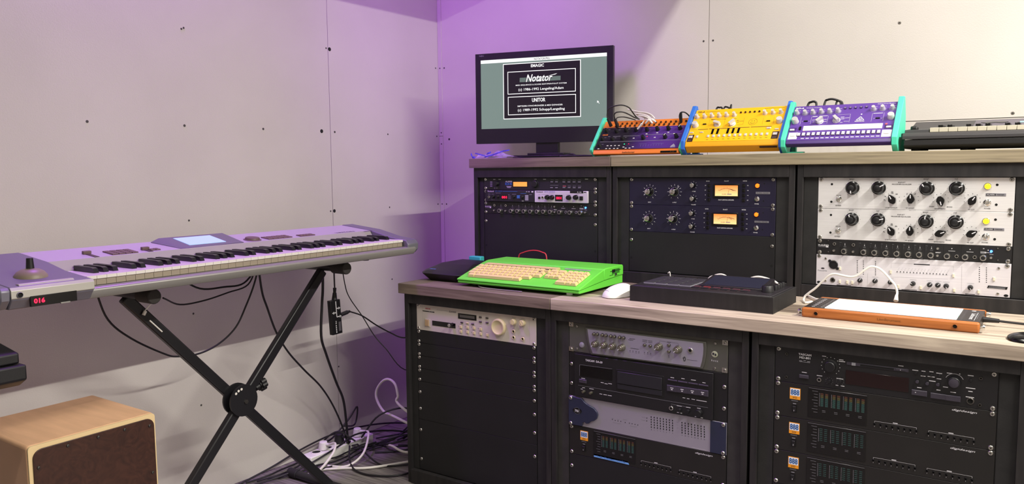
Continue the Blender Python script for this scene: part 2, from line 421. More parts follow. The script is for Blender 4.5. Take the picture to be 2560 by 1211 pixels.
# screw heads and fixing holes in the boards
M_SCREW = mat('wall_screw', '#4a4643', 0.6)
M_SCREWB = mat('wall_screw_black', '#141313', 0.7)
def wscrew(par, p, n, r=0.0035, m=None):
    key = ('wscrew', r, (m or M_SCREW).name)
    if key not in MESH:
        MESH[key] = MB().lathe([(r*1.25, 0), (r*1.25, 0.0003), (r, 0.0008), (r*0.4, 0.0005)], 10).mesh('screw', m or M_SCREW)
    o = link('screw', MESH[key], par); o.matrix_local = Matrix.Translation(Vector(p)-wloc(par)) @ (Matrix.Rotation(PI/2, 4, 'Y') if n == 'x' else Matrix.Rotation(PI/2, 4, 'X'))
for y in (-1.577, -1.268, -0.963, -0.629): wscrew(wl, (0, y, 1.229), 'x')
for y, z, r in ((-0.695, 1.230, 0.006), (-0.643, 1.541, 0.006), (-0.643, 0.925, 0.0055)): wscrew(wl, (0, y, z), 'x', r, M_SCREWB)
for y, z in ((-1.263, 1.533), (-1.255, 1.537), (-0.66, 1.543), (-0.662, 0.925), (-1.268, 0.925), (-0.335, 0.925), (-0.335, 1.229), (-1.268, 0.62), (-1.255, 0.31), (-0.645, 0.31), (-0.645, 0.08), (-0.02, 1.53), (-0.02, 1.229), (-0.02, 0.925), (-0.33, 0.62), (-0.02, 0.62), (-1.89, 1.229)): wscrew(wl, (0, y, z), 'x', 0.0028)
for x, z, r in ((0.033, 1.53, 0.003), (0.055, 1.215, 0.004), (0.033, 0.925, 0.003), (0.033, 0.62, 0.003), (1.27, 1.53, 0.003), (1.235, 1.531, 0.003)): wscrew(wb, (x, 0, z), 'y', r)
for x, z in ((0.011, 1.53), (0.013, 1.245), (0.013, 1.195), (0.011, 0.925), (0.011, 0.62)): wscrew(wb, (x, -0.004, z), 'y', 0.0025)
for u, v in ((2249, 57), (2532, 283)): 
    q = Y(u, v, 0); wscrew(wb, (q.x, 0, q.z), 'y', 0.0042, mat('wall_screw_grey', '#8d8780', 0.4, 0.6)); wscrew(wb, (q.x, -0.0004, q.z), 'y', 0.0015, M_SCREWB)

# ------------------------------------------------------------------ desk: cabinets, worktop, shelf
YL, YU = -0.78, -0.3817           # planes of the rack panels
ZL, ZU = 0.63, 1.0485             # their upper edges
UU = 0.04445; RW = 0.4826
LX = [0.535, 1.1334, 1.7381]; UX = [0.5295, 1.1321, 1.7354]
WT, WTB = 0.698, 0.664            # worktop top / underside
SH, SHB = 1.120, 1.086            # shelf
def black_wood():
    m = mat('black_painted_wood', '#141213', 0.62)
    nt = m.node_tree; b = nt.nodes['Principled BSDF']; tc = nt.nodes.new('ShaderNodeTexCoord'); mp = nt.nodes.new('ShaderNodeMapping'); mp.inputs['Scale'].default_value = (9, 9, 1.2)
    nt.links.new(tc.outputs['Object'], mp.inputs['Vector']); n = nt.nodes.new('ShaderNodeTexNoise'); n.inputs['Scale'].default_value = 6; n.inputs['Detail'].default_value = 9
    nt.links.new(mp.outputs['Vector'], n.inputs['Vector']); r = nt.nodes.new('ShaderNodeValToRGB')
    r.color_ramp.elements[0].color = hx('#131113'); r.color_ramp.elements[0].position = 0.35; r.color_ramp.elements[1].color = hx('#2b2727'); r.color_ramp.elements[1].position = 0.8
    nt.links.new(n.outputs['Fac'], r.inputs['Fac']); nt.links.new(r.outputs['Color'], b.inputs['Base Color'])
    bp = nt.nodes.new('ShaderNodeBump'); bp.inputs['Strength'].default_value = 0.15; bp.inputs['Distance'].default_value = 0.001
    nt.links.new(n.outputs['Fac'], bp.inputs['Height']); nt.links.new(bp.outputs['Normal'], b.inputs['Normal']); return m
M_BW = black_wood()
M_BATTEN = mat('grey_black_batten', '#2b2928', 0.7, noise=0.25, nscale=30, bump=0.1, bscale=300)
M_BATTEN2 = mat('black_batten', '#1c1b1b', 0.7, noise=0.3, nscale=30, bump=0.1, bscale=300)
def plank_mat(name, ca, cb, cc):
    m = mat(name, ca, 0.55); nt = m.node_tree; b = nt.nodes['Principled BSDF']
    tc = nt.nodes.new('ShaderNodeTexCoord'); mp = nt.nodes.new('ShaderNodeMapping'); mp.inputs['Scale'].default_value = (1.4, 22, 30)
    nt.links.new(tc.outputs['Object'], mp.inputs['Vector'])
    n = nt.nodes.new('ShaderNodeTexNoise'); n.inputs['Scale'].default_value = 2.6; n.inputs['Detail'].default_value = 9; n.inputs['Distortion'].default_value = 1.2
    nt.links.new(mp.outputs['Vector'], n.inputs['Vector'])
    r = nt.nodes.new('ShaderNodeValToRGB'); e = r.color_ramp.elements
    e[0].position = 0.28; e[0].color = hx(ca); e[1].position = 0.75; e[1].color = hx(cb); k = e.new(0.5); k.color = hx(cc)
    nt.links.new(n.outputs['Fac'], r.inputs['Fac'])
    # knots
    mp2 = nt.nodes.new('ShaderNodeMapping'); mp2.inputs['Scale'].default_value = (2.1, 6, 9); nt.links.new(tc.outputs['Object'], mp2.inputs['Vector'])
    vo = nt.nodes.new('ShaderNodeTexVoronoi'); vo.inputs['Scale'].default_value = 1.6; nt.links.new(mp2.outputs['Vector'], vo.inputs['Vector'])
    r2 = nt.nodes.new('ShaderNodeValToRGB'); r2.color_ramp.elements[0].position = 0.05; r2.color_ramp.elements[0].color = (0.55, 0.5, 0.45, 1); r2.color_ramp.elements[1].position = 0.16; r2.color_ramp.elements[1].color = (1, 1, 1, 1)
    nt.links.new(vo.outputs['Distance'], r2.inputs['Fac'])
    mx = nt.nodes.new('ShaderNodeMix'); mx.data_type = 'RGBA'; mx.blend_type = 'MULTIPLY'; mx.inputs[0].default_value = 1
    nt.links.new(r.outputs['Color'], mx.inputs[6]); nt.links.new(r2.outputs['Color'], mx.inputs[7]); nt.links.new(mx.outputs[2], b.inputs['Base Color'])
    bp = nt.nodes.new('ShaderNodeBump'); bp.inputs['Strength'].default_value = 0.25; bp.inputs['Distance'].default_value = 0.001
    nt.links.new(n.outputs['Fac'], bp.inputs['Height']); nt.links.new(bp.outputs['Normal'], b.inputs['Normal']); return m
M_PL1 = plank_mat('stained_plank', '#5d5046', '#86776a', '#716257')
M_PL2 = plank_mat('stained_plank_pale', '#8c7e70', '#cfc0ac', '#b0a090')
M_PL3 = plank_mat('stained_shelf_plank_pale', '#7a6f5c', '#a6997f', '#90846c')
XR = 2.78
t = thing('worktop', (1.6, -0.42, WTB), 'thick grey-brown stained wooden worktop carrying the green computer', 'worktop')
for y0, y1, j in ((-0.805, -0.668, 1.083), (-0.667, -0.535, 1.9), (-0.534, -0.402, 1.3), (-0.401, -0.268, 1.6), (-0.267, -0.135, 1.2), (-0.134, -0.004, 1.8)):
    obj('plank', MB().box(0.475, j-0.0008, y0, y1, WTB, WT), M_PL1, t, bevel=0.0018); obj('plank', MB().box(j+0.0008, XR, y0, y1, WTB, WT), M_PL2, t, bevel=0.0018)
t = thing('shelf', (1.6, -0.2, SHB), 'grey-brown stained wooden shelf carrying the monitor and small synthesizers', 'shelf')
for y0, y1, j in ((-0.402, -0.268, 1.072), (-0.267, -0.135, 1.7), (-0.134, -0.004, 1.3)):
    obj('plank', MB().box(0.475, j-0.0008, y0, y1, SHB, SH), M_PL1, t, bevel=0.0018); obj('plank', MB().box(j+0.0008, XR, y0, y1, SHB, SH), M_PL3, t, bevel=0.0018)
def cabinet(xl, y, yback, ztop, z0, n, label, lower, right_end):
    """one bay: two side boards, two mounting battens, head rail, foot rail, back; panels fill xl .. xl+RW"""
    t = thing('rack_cabinet', (xl+RW/2, (y+yback)/2, z0), label, 'rack cabinet')
    xa, xb = xl-0.0575, xl+RW+0.0575
    if right_end == 'first': xa = 0.489
    yf = y-0.010; zb = ztop-n*UU
    ztop2 = (WTB if lower else SHB)-0.0005
    sd = 0.0178
    for x0, x1 in ((xa+0.0004, xa+sd), (xb-sd, xb-0.0004)): obj('side_board', MB().box(x0, x1, yf, yback, z0, ztop2), M_BW, t, bevel=0.001)
    head = ztop+0.001
    obj('head_rail', MB().box(xa+sd, xb-sd, yf-0.0015, yf+0.018, head, ztop2), M_BW, t, bevel=0.001)
    obj('foot_rail', MB().box(xa+sd, xb-sd, yf-(0.006 if lower else 0.0), yf+0.03, z0, zb-0.002), M_BW, t, bevel=0.0015)
    for i, (x0, x1) in enumerate(((xa+sd, xl-0.0015), (xl+RW+0.0015, xb-sd))):
        obj('mounting_batten', MB().box(x0, x1, y+0.0005, y+0.045, zb-0.001, head), M_BATTEN if lower and 1 < xl < 1.5 else M_BATTEN2, t, bevel=0.001)
    for x0, x1 in ((xl-0.0015, xl+0.016), (xl+RW-0.016, xl+RW+0.0015)):
        obj('rack_strip', MB().box(x0, x1, y+0.0035, y+0.0055, zb-0.001, head), M_BLACKMET, t)
    obj('back_board', MB().box(xa+sd, xb-sd, yback-0.012, yback-0.002, z0, ztop2), M_BW, t)
    return t
cabinet(LX[0], YL, -0.01, ZL, 0.0, 13, 'black painted rack cabinet at the desk end by the left wall, holding the ivory sampler', True, 'first')
cabinet(LX[1], YL, -0.01, ZL, 0.0, 13, 'black painted rack cabinet with grey mounting battens below the worktop', True, '')
cabinet(LX[2], YL, -0.01, ZL, 0.0, 13, 'black painted rack cabinet below the worktop holding the minidisc recorder', True, '')
cabinet(UX[0], YU, -0.005, ZU, WT+0.0005, 7, 'black painted rack cabinet on the worktop under the monitor', False, 'first')
cabinet(UX[1], YU, -0.005, ZU, WT+0.0005, 7, 'black painted rack cabinet on the worktop holding the navy compressors', False, '')
cabinet(UX[2], YU, -0.005, ZU, WT+0.0005, 7, 'black painted rack cabinet on the worktop holding the brushed silver equalizers', False, '')
# one more bay out of the picture carries the right end of the desk
cabinet(LX[2]+0.5995, YL, -0.01, ZL, 0.0, 13, 'empty black rack cabinet at the right end of the desk', True, 'last')
cabinet(UX[2]+0.5995, YU, -0.005, ZU, WT+0.0005, 7, 'empty black rack cabinet on the right end of the worktop', False, 'last')

def rack(name, bay, upper, u0, n, label, cat, m, px=None, crop=None, screws=True, depth=0.25, group=None, face='front_panel', scr=None, bevel=0.0006):
    x = (UX if upper else LX)[bay]; y = YU if upper else YL; zt = (ZU if upper else ZL)-u0*UU
    h = n*UU
    r = thing(name, (x, y, zt-h), label, cat, group)
    p = Panel(r, (0, 0, 0), (1, 0, 0), (0, 0, 1), (0, -1, 0), RW, h, px, crop)
    p.plate(face, m, 0.003, bevel, c=0.0)
    if depth: p.body(M_BLACKMET, depth)
    if screws:
        zz = {1: (0.006, 0.0385), 2: (0.006, 0.0829), 3: (0.0375, 0.0958), 4: (0.0375, 0.1403), 5: (0.0375, 0.185), 7: (0.0375, 0.15, 0.27)}[n] if scr is None else scr
        for a in (0.0085, RW-0.0085):
            for b in zz: p.screw(a, b, 0.0055)
    return p
M_BLANK = mat('blank_panel_black', '#131214', 0.6, bump=0.1, bscale=1200, noise=0.2, nscale=8)
def blank(bay, upper, u0, n, label, group=None, scr=None): return rack('rack_blank_panel', bay, upper, u0, n, label, 'blank panel', M_BLANK, depth=0, group=group, scr=scr)
ordn = ('topmost', 'second', 'third', 'lowest')
for i in range(4): blank(0, False, 2+i, 1, '%s of the four narrow black blank panels under the ivory sampler' % ordn[i], 'narrow blank rack panels under the sampler')
blank(0, False, 6, 3, 'medium black blank rack panel below the four narrow ones')
blank(0, False, 9, 4, 'tall black blank rack panel closing the foot of the cabinet by the left wall')
blank(1, False, 9, 4, 'black blank rack panel below the interface with the blue tape')
blank(2, False, 8, 5, 'tall black blank rack panel below the three stacked interfaces')
b1 = blank(0, True, 3, 4, 'black blank rack panel behind the green computer', scr=(0.150,))
b2 = blank(1, True, 4, 3, 'black blank rack panel below the navy compressors', scr=(0.105,))
for p_, b_ in ((b1, 0.058), (b2, 0.045)):
    for a in (0.0085, RW-0.0085): p_.hole(a, b_, 0.004)

# ------------------------------------------------------------------ rack devices
# navy compressors
M_NAVY = mat('navy_panel', '#1b1730', 0.42, noise=0.12, nscale=20, bump=0.04, bscale=1500)
M_SPUN = mat('spun_aluminium', '#d6d4d2', 0.25, 1.0)
def vu_mat(name, top, bot, s):
    m = mat(name, bot, 0.5); nt = m.node_tree; b = nt.nodes['Principled BSDF']; tc = nt.nodes.new('ShaderNodeTexCoord'); sp = nt.nodes.new('ShaderNodeSeparateXYZ')
    nt.links.new(tc.outputs['Generated'], sp.inputs[0]); r = nt.nodes.new('ShaderNodeValToRGB'); r.color_ramp.elements[0].color = hx(bot); r.color_ramp.elements[1].color = hx(top)
    nt.links.new(sp.outputs['Y'], r.inputs['Fac']); nt.links.new(r.outputs['Color'], b.inputs['Emission Color']); nt.links.new(r.outputs['Color'], b.inputs['Base Color']); b.inputs['Emission Strength'].default_value = s; return m
M_VU = vu_mat('lit_meter_face', '#dd7a33', '#f5c98a', 0.75)
M_JEWO = mat('orange_jewel', '#ff5a10', 0.2, emit='#ff6a18', es=2.2)
M_JEWY = mat('yellow_jewel', '#ffc020', 0.2, emit='#ffbf18', es=2.0)
M_BADGE = mat('badge_grey', '#9a98a0', 0.4, 0.6)
def compressor(u0, px, crop, label, rows):
    p = rack('compressor', 1, True, u0, 2, label, 'compressor', M_NAVY, px, crop, scr=(0.006, 0.0829))
    (k1, k2, s1, s2, mt, jw, bg, tg, hs, tx) = rows
    for (x, y), ang in ((k1, -115), (k2, 40)):
        a, b = p.ab(x, y)
        p.ticks(M_WHITEPRINT, a, b, 0.0195, 0.0245, 11, -150, 150, 0.0011); p.ring(M_GREYPRINT, a, b, 0.0140, 0.0146, 32)
        p.knob(a, b, 0.0093, 0.021, M_BLACKGL, M_SPUN, M_WHITEPRINT, ang, 0.98, 1.45, plen=0.0)
        t = math.radians(90-ang); p.line(M_WHITEPRINT, [(a+0.0135*math.cos(t), b+0.0135*math.sin(t)), (a+0.024*math.cos(t), b+0.024*math.sin(t))], 0.0013)
    for (x, y) in (s1, s2):
        a, b = p.ab(x, y); p.ticks(M_WHITEPRINT, a, b, 0.0095, 0.0125, 7, -135, 135, 0.0009); p.knob(a, b, 0.0068, 0.016, M_BLACKGL, M_SPUN, M_WHITEPRINT, -60, 0.97, 1.15, plen=0.0)
    x0, y0, x1, y1 = mt
    a0, b1 = p.ab(x0, y0); a1, b0 = p.ab(x1, y1)
    q = p.slab('meter_frame', M_BLACKGL, a0-0.0075, b0-0.0055, a1+0.0045, b1+0.0045, 0, 0.0035, 0.001)
    p.slab('meter_face', M_VU, a0, b0, a1, b1, 0.0032, 0.0045)
    cx, cy, R = (a0+a1)/2, b0-0.016, (b1-b0)+0.006
    c = 0.0047
    p.ring(M_DARKPRINT, cx, cy, R, R+0.0007, 20, c, math.radians(55), math.radians(125))
    for i in range(12):
        tt = math.radians(125-70*i/11); r2 = R+(0.0055 if i % 2 == 0 else 0.0035)
        p.line(M_DARKPRINT, [(cx+R*math.cos(tt), cy+R*math.sin(tt)), (cx+r2*math.cos(tt), cy+r2*math.sin(tt))], 0.0006, c)
    p.line(M_DARKPRINT, [(cx+0.006, b0+0.007), (cx+0.009, b0+0.021)], 0.0007, c)
    p.line(M_DARKPRINT, [(cx+0.012, b0+0.0215), (a1-0.006, b0+0.0165)], 0.0012, c)
    p.text(M_DARKPRINT, 'KLARK', cx-0.006, b0+0.0058, 0.014, 0.0028, c=c); p.rect(M_GREYPRINT, cx+0.003, b0+0.0045, cx+0.017, b0+0.007, c)
    a, b = p.ab(*jw); p.jack(a, b, 0.0080, M_BLACKGL, 0.8); p.led(a, b, 0.0066, M_JEWO, 0.007)
    a0, b1 = p.ab(bg[0], bg[1]); a1, b0 = p.ab(bg[2], bg[3]); p.slab('badge', M_BADGE, a0, b0, a1, b1, 0, 0.0008); p.text(M_DARKPRINT, 'KLARK TEKNIK', (a0+a1)/2, (b0+b1)/2, (a1-a0)*0.86, 0.0026, c=0.0012)
    a, b = p.ab(*tg); p.toggle(a, b, M_CHROME, 0.0075)
    for h in hs: a, b = p.ab(*h); p.hole(a, b, 0.002)
    for s, x, y, wd, ht in tx:
        a, b = p.ab(x, y); p.text(M_WHITEPRINT, s, a, b, wd, ht, bold=0.03)
    bx = p.ab(*mt[:2])[0]
    ca, cb = p.ab(tx[9][1], tx[9][2])
    for i, s in enumerate(('20', '12', '8', '4')):
        p.text(M_WHITEPRINT, s, ca, cb-i*0.0148, 0.0042 if len(s) > 1 else 0.002, 0.003); p.button(ca+0.012, cb-i*0.0148, 0.009, 0.009, 0.004, M_BLACKGL)
    ca, cb = p.ab(tx[10][1], tx[10][2])
    for i, s in enumerate(('GR', '+8', '+4', 'OFF')):
        p.text(M_WHITEPRINT, s, ca, cb-i*0.0150, 0.0046, 0.003); p.button(ca-0.012, cb-i*0.0150, 0.009, 0.009, 0.004, M_BLACKGL)
    p.finish(); return p
kc = (1540, 420, 4.037)
def px4(k, *pts): return [(k[0]+x/k[2], k[1]+y/k[2]) for x, y in pts]
compressor(0, px4(kc, (122, 100), (1622, 103), (1620, 406), (123, 368)), kc, 'upper of the two navy compressors with lit orange meters, under the shelf',
    ((330, 240), (581, 243), (774, 178), (774, 313), (998, 180, 1230, 290), (1430, 185), (1413, 247, 1560, 271), (1428, 320), ((1500, 165), (1493, 341)),
     [('INPUT', 328, 347, 0.011, 0.0032), ('OUTPUT', 580, 351, 0.014, 0.0032), ('ATTACK', 777, 240, 0.012, 0.003), ('RELEASE', 775, 374, 0.015, 0.003), ('RATIO', 920, 137, 0.011, 0.0032), ('76-KT', 1110, 137, 0.015, 0.0036),
      ('METER', 1300, 137, 0.013, 0.0032), ('76-KT LIMITING AMPLIFIER', 1108, 328, 0.050, 0.0036), ('POWER', 1424, 370, 0.013, 0.0032), (' x', 895, 180, 0.0001, 0.0001), (' x', 1330, 183, 0.0001, 0.0001)]))
compressor(2, px4(kc, (123, 368), (1620, 406), (1618, 708), (125, 637)), kc, 'lower of the two navy compressors with lit orange meters, above the blank panel',
    ((327, 508), (575, 513), (769, 460), (769, 592), (990, 468, 1223, 577), (1424, 478), (1405, 541, 1552, 565), (1424, 614), ((1492, 460), (1488, 632)),
     [('INPUT', 325, 614, 0.011, 0.0032), ('OUTPUT', 576, 624, 0.014, 0.0032), ('ATTACK', 773, 518, 0.012, 0.003), ('RELEASE', 770, 652, 0.015, 0.003), ('RATIO', 914, 418, 0.011, 0.0032), ('76-KT', 1103, 426, 0.015, 0.0036),
      ('METER', 1294, 429, 0.013, 0.0032), ('76-KT LIMITING AMPLIFIER', 1101, 614, 0.050, 0.0036), ('POWER', 1417, 662, 0.013, 0.0032), (' x', 889, 461, 0.0001, 0.0001), (' x', 1325, 473, 0.0001, 0.0001)]))

# silver equalizers
def brushed(name, c1, c2, metal=0.55, rough=0.38):
    return mat(name, c1, rough, metal, col2=c2, nscale=5, stretch=(2, 2, 260))
M_EQ = brushed('brushed_aluminium', '#dcd9da', '#f0eeee', 0.35, 0.4)
ke = (2000, 420, 4.571)
def equalizer(u0, px, label, big, small, jewel, bg, tg, tg2, holes, words):
    p = rack('equalizer', 2, True, u0, 2, label, 'equalizer', M_EQ, px, ke)
    for x, y, ang in big:
        a, b = p.ab(x, y); p.ticks(M_DARKPRINT, a, b, 0.0215, 0.0228, 11, -150, 150, 0.0009)
        k = p.knob(a, b, 0.0150, 0.024, M_BLACKGL, M_BLACKPL, M_WHITEPRINT, ang, 0.55, 1.25, plen=0.5)
    for x, y, ang in small:
        a, b = p.ab(x, y); p.ticks(M_DARKPRINT, a, b, 0.0175, 0.0195, 7, -100, 100, 0.0012); p.bare(a, b, 0.0098, 0.017, M_BLACKGL, M_WHITEPRINT, ang)
    a, b = p.ab(*jewel); p.jack(a, b, 0.0088, M_CHROME, 0.85); p.led(a, b, 0.0075, M_JEWY, 0.008)
    a0, b1 = p.ab(bg[0], bg[1]); a1, b0 = p.ab(bg[2], bg[3]); p.slab('badge', M_BADGE, a0, b0, a1, b1, 0, 0.0008, 0.0003); p.rect(M_DARKPRINT, a0+0.0015, b0+0.0012, (a0+a1)/2, b1-0.0012, 0.001); p.text(M_WHITEPRINT, 'KLARK', a0+0.012, (b0+b1)/2, 0.017, 0.0028, c=0.0014); p.text(M_DARKPRINT, 'TEKNIK', a1-0.012, (b0+b1)/2, 0.017, 0.0028, c=0.0014)
    a, b = p.ab(*tg); p.toggle(a, b, M_CHROME, 0.0078); a, b = p.ab(*tg2); p.toggle(a, b, M_CHROME, 0.0088)
    for h in holes: a, b = p.ab(*h); p.hole(a, b, 0.0032)
    for s, x, y, wd, ht in words:
        a, b = p.ab(x, y); p.text(M_DARKPRINT, s, a, b, wd, ht)
    p.finish()
equalizer(0, px4(ke, (207, 120), (2462, 127), (2447, 515), (200, 472)), 'upper brushed silver equalizer with four big black knobs, directly under the shelf',
    ((606, 240, 180), (910, 241, 60), (1464, 249, -40), (1803, 250, 62)), ((1070, 375, -28), (1284, 368, 0), (1622, 385, 165), (1979, 388, 32)), (2150, 226), (2128, 303, 2355, 338), (450, 368), (2146, 408),
    ((365, 197), (360, 398), (2255, 210), (2247, 432)),
    (('BOOST', 600, 141, 0.013, 0.0032), ('CUT', 904, 141, 0.008, 0.0032), ('EQP-KT', 1175, 181, 0.018, 0.0036), ('PROGRAM EQUALIZER', 1175, 202, 0.049, 0.0036), ('BOOST', 1457, 143, 0.013, 0.0032), ('CUT', 1797, 143, 0.008, 0.0032),
     ('EQ IN', 447, 325, 0.012, 0.0032), ('BYPASS', 443, 441, 0.015, 0.0032), ('LF BOOST/CUT', 1058, 467, 0.030, 0.0032), ('HF BOOST', 1273, 471, 0.021, 0.0032), ('BANDWIDTH', 1613, 478, 0.025, 0.0032), ('SHARP', 1520, 453, 0.012, 0.003), ('BROAD', 1722, 457, 0.013, 0.003), ('HF CUT', 1968, 486, 0.015, 0.0032), ('POWER', 2148, 475, 0.014, 0.003), ('60', 1066, 285, 0.005, 0.003), ('100', 1067, 300, 0.006, 0.003), ('300', 1117, 312, 0.006, 0.003), ('30', 987, 338, 0.004, 0.003), ('20', 975, 376, 0.004, 0.003), ('10', 1326, 314, 0.004, 0.003), ('5', 1236, 314, 0.002, 0.003)))
equalizer(2, px4(ke, (198, 476), (2447, 518), (2432, 905), (194, 822)), 'lower brushed silver equalizer with four big black knobs, above the thin preamp',
    ((595, 600, -15), (896, 605, 78), (1447, 624, 0), (1786, 630, 70)), ((1056, 736, -28), (1271, 733, 0), (1610, 757, 68), (1966, 760, 62)), (2132, 620), (2108, 692, 2337, 730), (440, 729), (2131, 793),
    ((353, 552), (350, 752), (2237, 602), (2230, 822)),
    (('BOOST', 590, 498, 0.013, 0.0032), ('CUT', 894, 506, 0.008, 0.0032), ('EQP-KT', 1160, 549, 0.018, 0.0036), ('PROGRAM EQUALIZER', 1160, 571, 0.049, 0.0036), ('BOOST', 1442, 520, 0.013, 0.0032), ('CUT', 1780, 527, 0.008, 0.0032),
     ('EQ IN', 437, 681, 0.012, 0.0032), ('BYPASS', 432, 796, 0.015, 0.0032), ('LF BOOST/CUT', 1046, 832, 0.030, 0.0032), ('HF BOOST', 1259, 841, 0.021, 0.0032), ('BANDWIDTH', 1600, 855, 0.025, 0.0032), ('SHARP', 1505, 827, 0.012, 0.003), ('BROAD', 1706, 834, 0.013, 0.003), ('HF CUT', 1955, 862, 0.015, 0.0032), ('POWER', 2120, 860, 0.014, 0.003), ('60', 1054, 651, 0.005, 0.003), ('100', 1055, 666, 0.006, 0.003), ('300', 1105, 680, 0.006, 0.003), ('30', 975, 703, 0.004, 0.003), ('20', 963, 740, 0.004, 0.003), ('10', 1313, 687, 0.004, 0.003)))

# thin eight-knob preamps: the layout is read once, in metres on the panel, and used twice
km = (2000, 580, 4.571)
M_PRE = mat('black_anodised', '#19181a', 0.42, noise=0.1, nscale=20)
pref = Panel(None, (0, 0, 0), (1, 0, 0), (0, 0, 1), (0, -1, 0), RW, UU, [(2042.7, 599.8), (2532, 618), (2529, 662), (2041.6, 636.4)], km)
def preamp(bay, u0, label):
    p = rack('preamp', bay, True, u0, 1, label, 'preamp', M_PRE)
    A = pref.ab
    for x, y in ((386, 147), (594, 157)): a, b = A(x, y); p.jack(a, b, 0.0046, M_CHROME)
    for x, y in ((381, 220), (591, 233), (1547, 196), (1543, 277), (2172, 302)): a, b = A(x, y); p.knob(a, b, 0.0034, 0.007, M_STEEL, name='push_button')
    for i, (x, y) in enumerate(((495, 226), (710, 235), (830, 240), (955, 246), (1080, 252), (1208, 258), (1335, 263), (1467, 270), (1655, 280), (1867, 291), (2080, 301))):
        a, b = A(x, y); p.knob(a, b, 0.0082, 0.013, M_STEEL, M_BLACKPL, None, 0, 0.62)
        if i < 8:
            p.dot(M_WHITEPRINT, a+0.0005, b+0.0178, 0.0012); p.text(M_WHITEPRINT, str(i+1), a+0.0005, b+0.0215, 0.0014, 0.002)
            p.rect(M_GREYPRINT, a-0.003, b+0.0118, a+0.004, b+0.0122); p.rect(M_GREYPRINT, a-0.003, b+0.0138, a+0.004, b+0.0142); p.rect(M_GREYPRINT, a-0.014, b+0.024, a-0.009, b+0.0246); p.rect(M_GREYPRINT, a-0.002, b-0.0105, a+0.008, b-0.0098)
            for q in range(3): p.rect(M_GREYPRINT, a-0.0128, b+0.019-q*0.003, a-0.0118, b+0.0196-q*0.003)
        else: p.rect(M_WHITEPRINT, a+0.002, b+0.013, a+0.018, b+0.0139); p.dot(M_WHITEPRINT, a+0.010, b+0.020, 0.0013)
    for x in (450, 660, 775, 890, 1012, 1135, 1260, 1390, 1515, 1612, 1820, 2035):
        a, b = A(x, 200); p.rect(M_BLACKHOLE, a-0.0003, 0.003, a+0.0003, 0.0415)
    for x, y in ((1764, 285), (1977, 295)): a, b = A(x, y); p.jack(a, b, 0.0050, M_CHROME)
    a, b = A(2176, 228); p.led(a, b, 0.0030, M_BLUELED, 0.003)
    p.rect(M_WHITEPRINT, a-0.004, b-0.0085, a+0.005, b-0.0079); a, b = A(2085, 197); p.text(M_WHITEPRINT, 'M', a, b, 0.003, 0.003); p.rect(M_WHITEPRINT, a-0.007, b-0.009, a+0.006, b-0.008); p.rect(M_WHITEPRINT, a-0.007, b-0.012, a+0.006, b-0.011)
    p.text(M_WHITEPRINT, 'M-AUDIO', 0.019, 0.0265, 0.029, 0.0048, bold=0.03); p.rect(M_GREYPRINT, 0.0045, 0.0215, 0.024, 0.0226); p.rect(M_WHITEPRINT, 0.0255, 0.0205, 0.0325, 0.0245)
    a, b = A(1543, 240); p.rect(M_WHITEPRINT, a-0.006, b, a+0.008, b+0.0007); p.rect(M_WHITEPRINT, a-0.005, b-0.0018, a+0.006, b-0.001)
    for x, y in ((320, 113), (318, 236), (2255, 195), (2252, 332)): a, b = A(x, y); p.screw(a, b, 0.002, M_DARKSTEEL)
    p.finish()
preamp(2, 4, 'thin black preamp with a bright blue light, right above the silver channel strip')
preamp(0, 2, 'thin black preamp with silver knobs and a blue light, below the two half-width sound modules')

# silver channel strip
M_CS = brushed('pale_brushed_aluminium', '#d9d4dc', '#ece8ec', 0.3, 0.38)
p = rack('channel_strip', 2, True, 5, 2, 'wide silver channel strip with a round microphone socket, lowest in its rack cabinet', 'channel strip', M_CS, [(2041.6, 637.2), (2529, 662.6), (2525, 746.7), (2039.4, 711.3)], km, screws=False)
for x, y in ((223, 283), (2368, 402)): a, b = p.ab(x, y); p.screw(a, b, 0.0055)
for x, y in ((215, 577), (2355, 735)):
    a, b = p.ab(x, y); p.put('slot_hole', ('slot',), lambda: MB().lathe([(0.0034, 0), (0.0034, 0.0004), (0.003, 0.0004)], 16, sx=1.5), M_BLACKHOLE, a, b)
for x, y in ((297, 312), (292, 562), (2272, 425), (2262, 712)): a, b = p.ab(x, y); p.screw(a, b, 0.0036, M_STEEL)
a, b = p.ab(384, 383)
def xlr():
    t = MB().lathe([(0.0125, 0), (0.0125, 0.002), (0.0112, 0.003), (0.0098, 0.003), (0.0098, 0.0008)], 24)
    for s in (-1, 1): t.cyl((s*0.0105, s*-0.0105, 0), (s*0.0105, s*-0.0105, 0.002), 0.0042, 0.0042, 12)
    for q in range(3):
        tt = PI/2+q*2*PI/3; t.cyl((0.005*math.cos(tt), 0.005*math.sin(tt), 0.0008), (0.005*math.cos(tt), 0.005*math.sin(tt), 0.0012), 0.0014, 0.0014, 8, 1)
    return t
p.put('microphone_socket', ('xlr',), xlr, [M_BLACKPL, M_BLACKHOLE], a, b); p.slab('release_tab', M_STEEL, a-0.004, b+0.0105, a+0.004, b+0.0135, 0.001, 0.003)
a, b = p.ab(262, 423); p.put('oval_logo', ('oval',), lambda: MB().lathe([(0.0022, 0), (0.0022, 0.0005), (0.002, 0.0006)], 18, sx=2.2), M_DARKPRINT, a, b)
a, b = p.ab(258, 447); p.text(M_GREYPRINT, 'Focusrite', a, b, 0.025, 0.004)
a, b = p.ab(375, 553); p.jack(a, b, 0.0070, M_DARKSTEEL, 0.5)
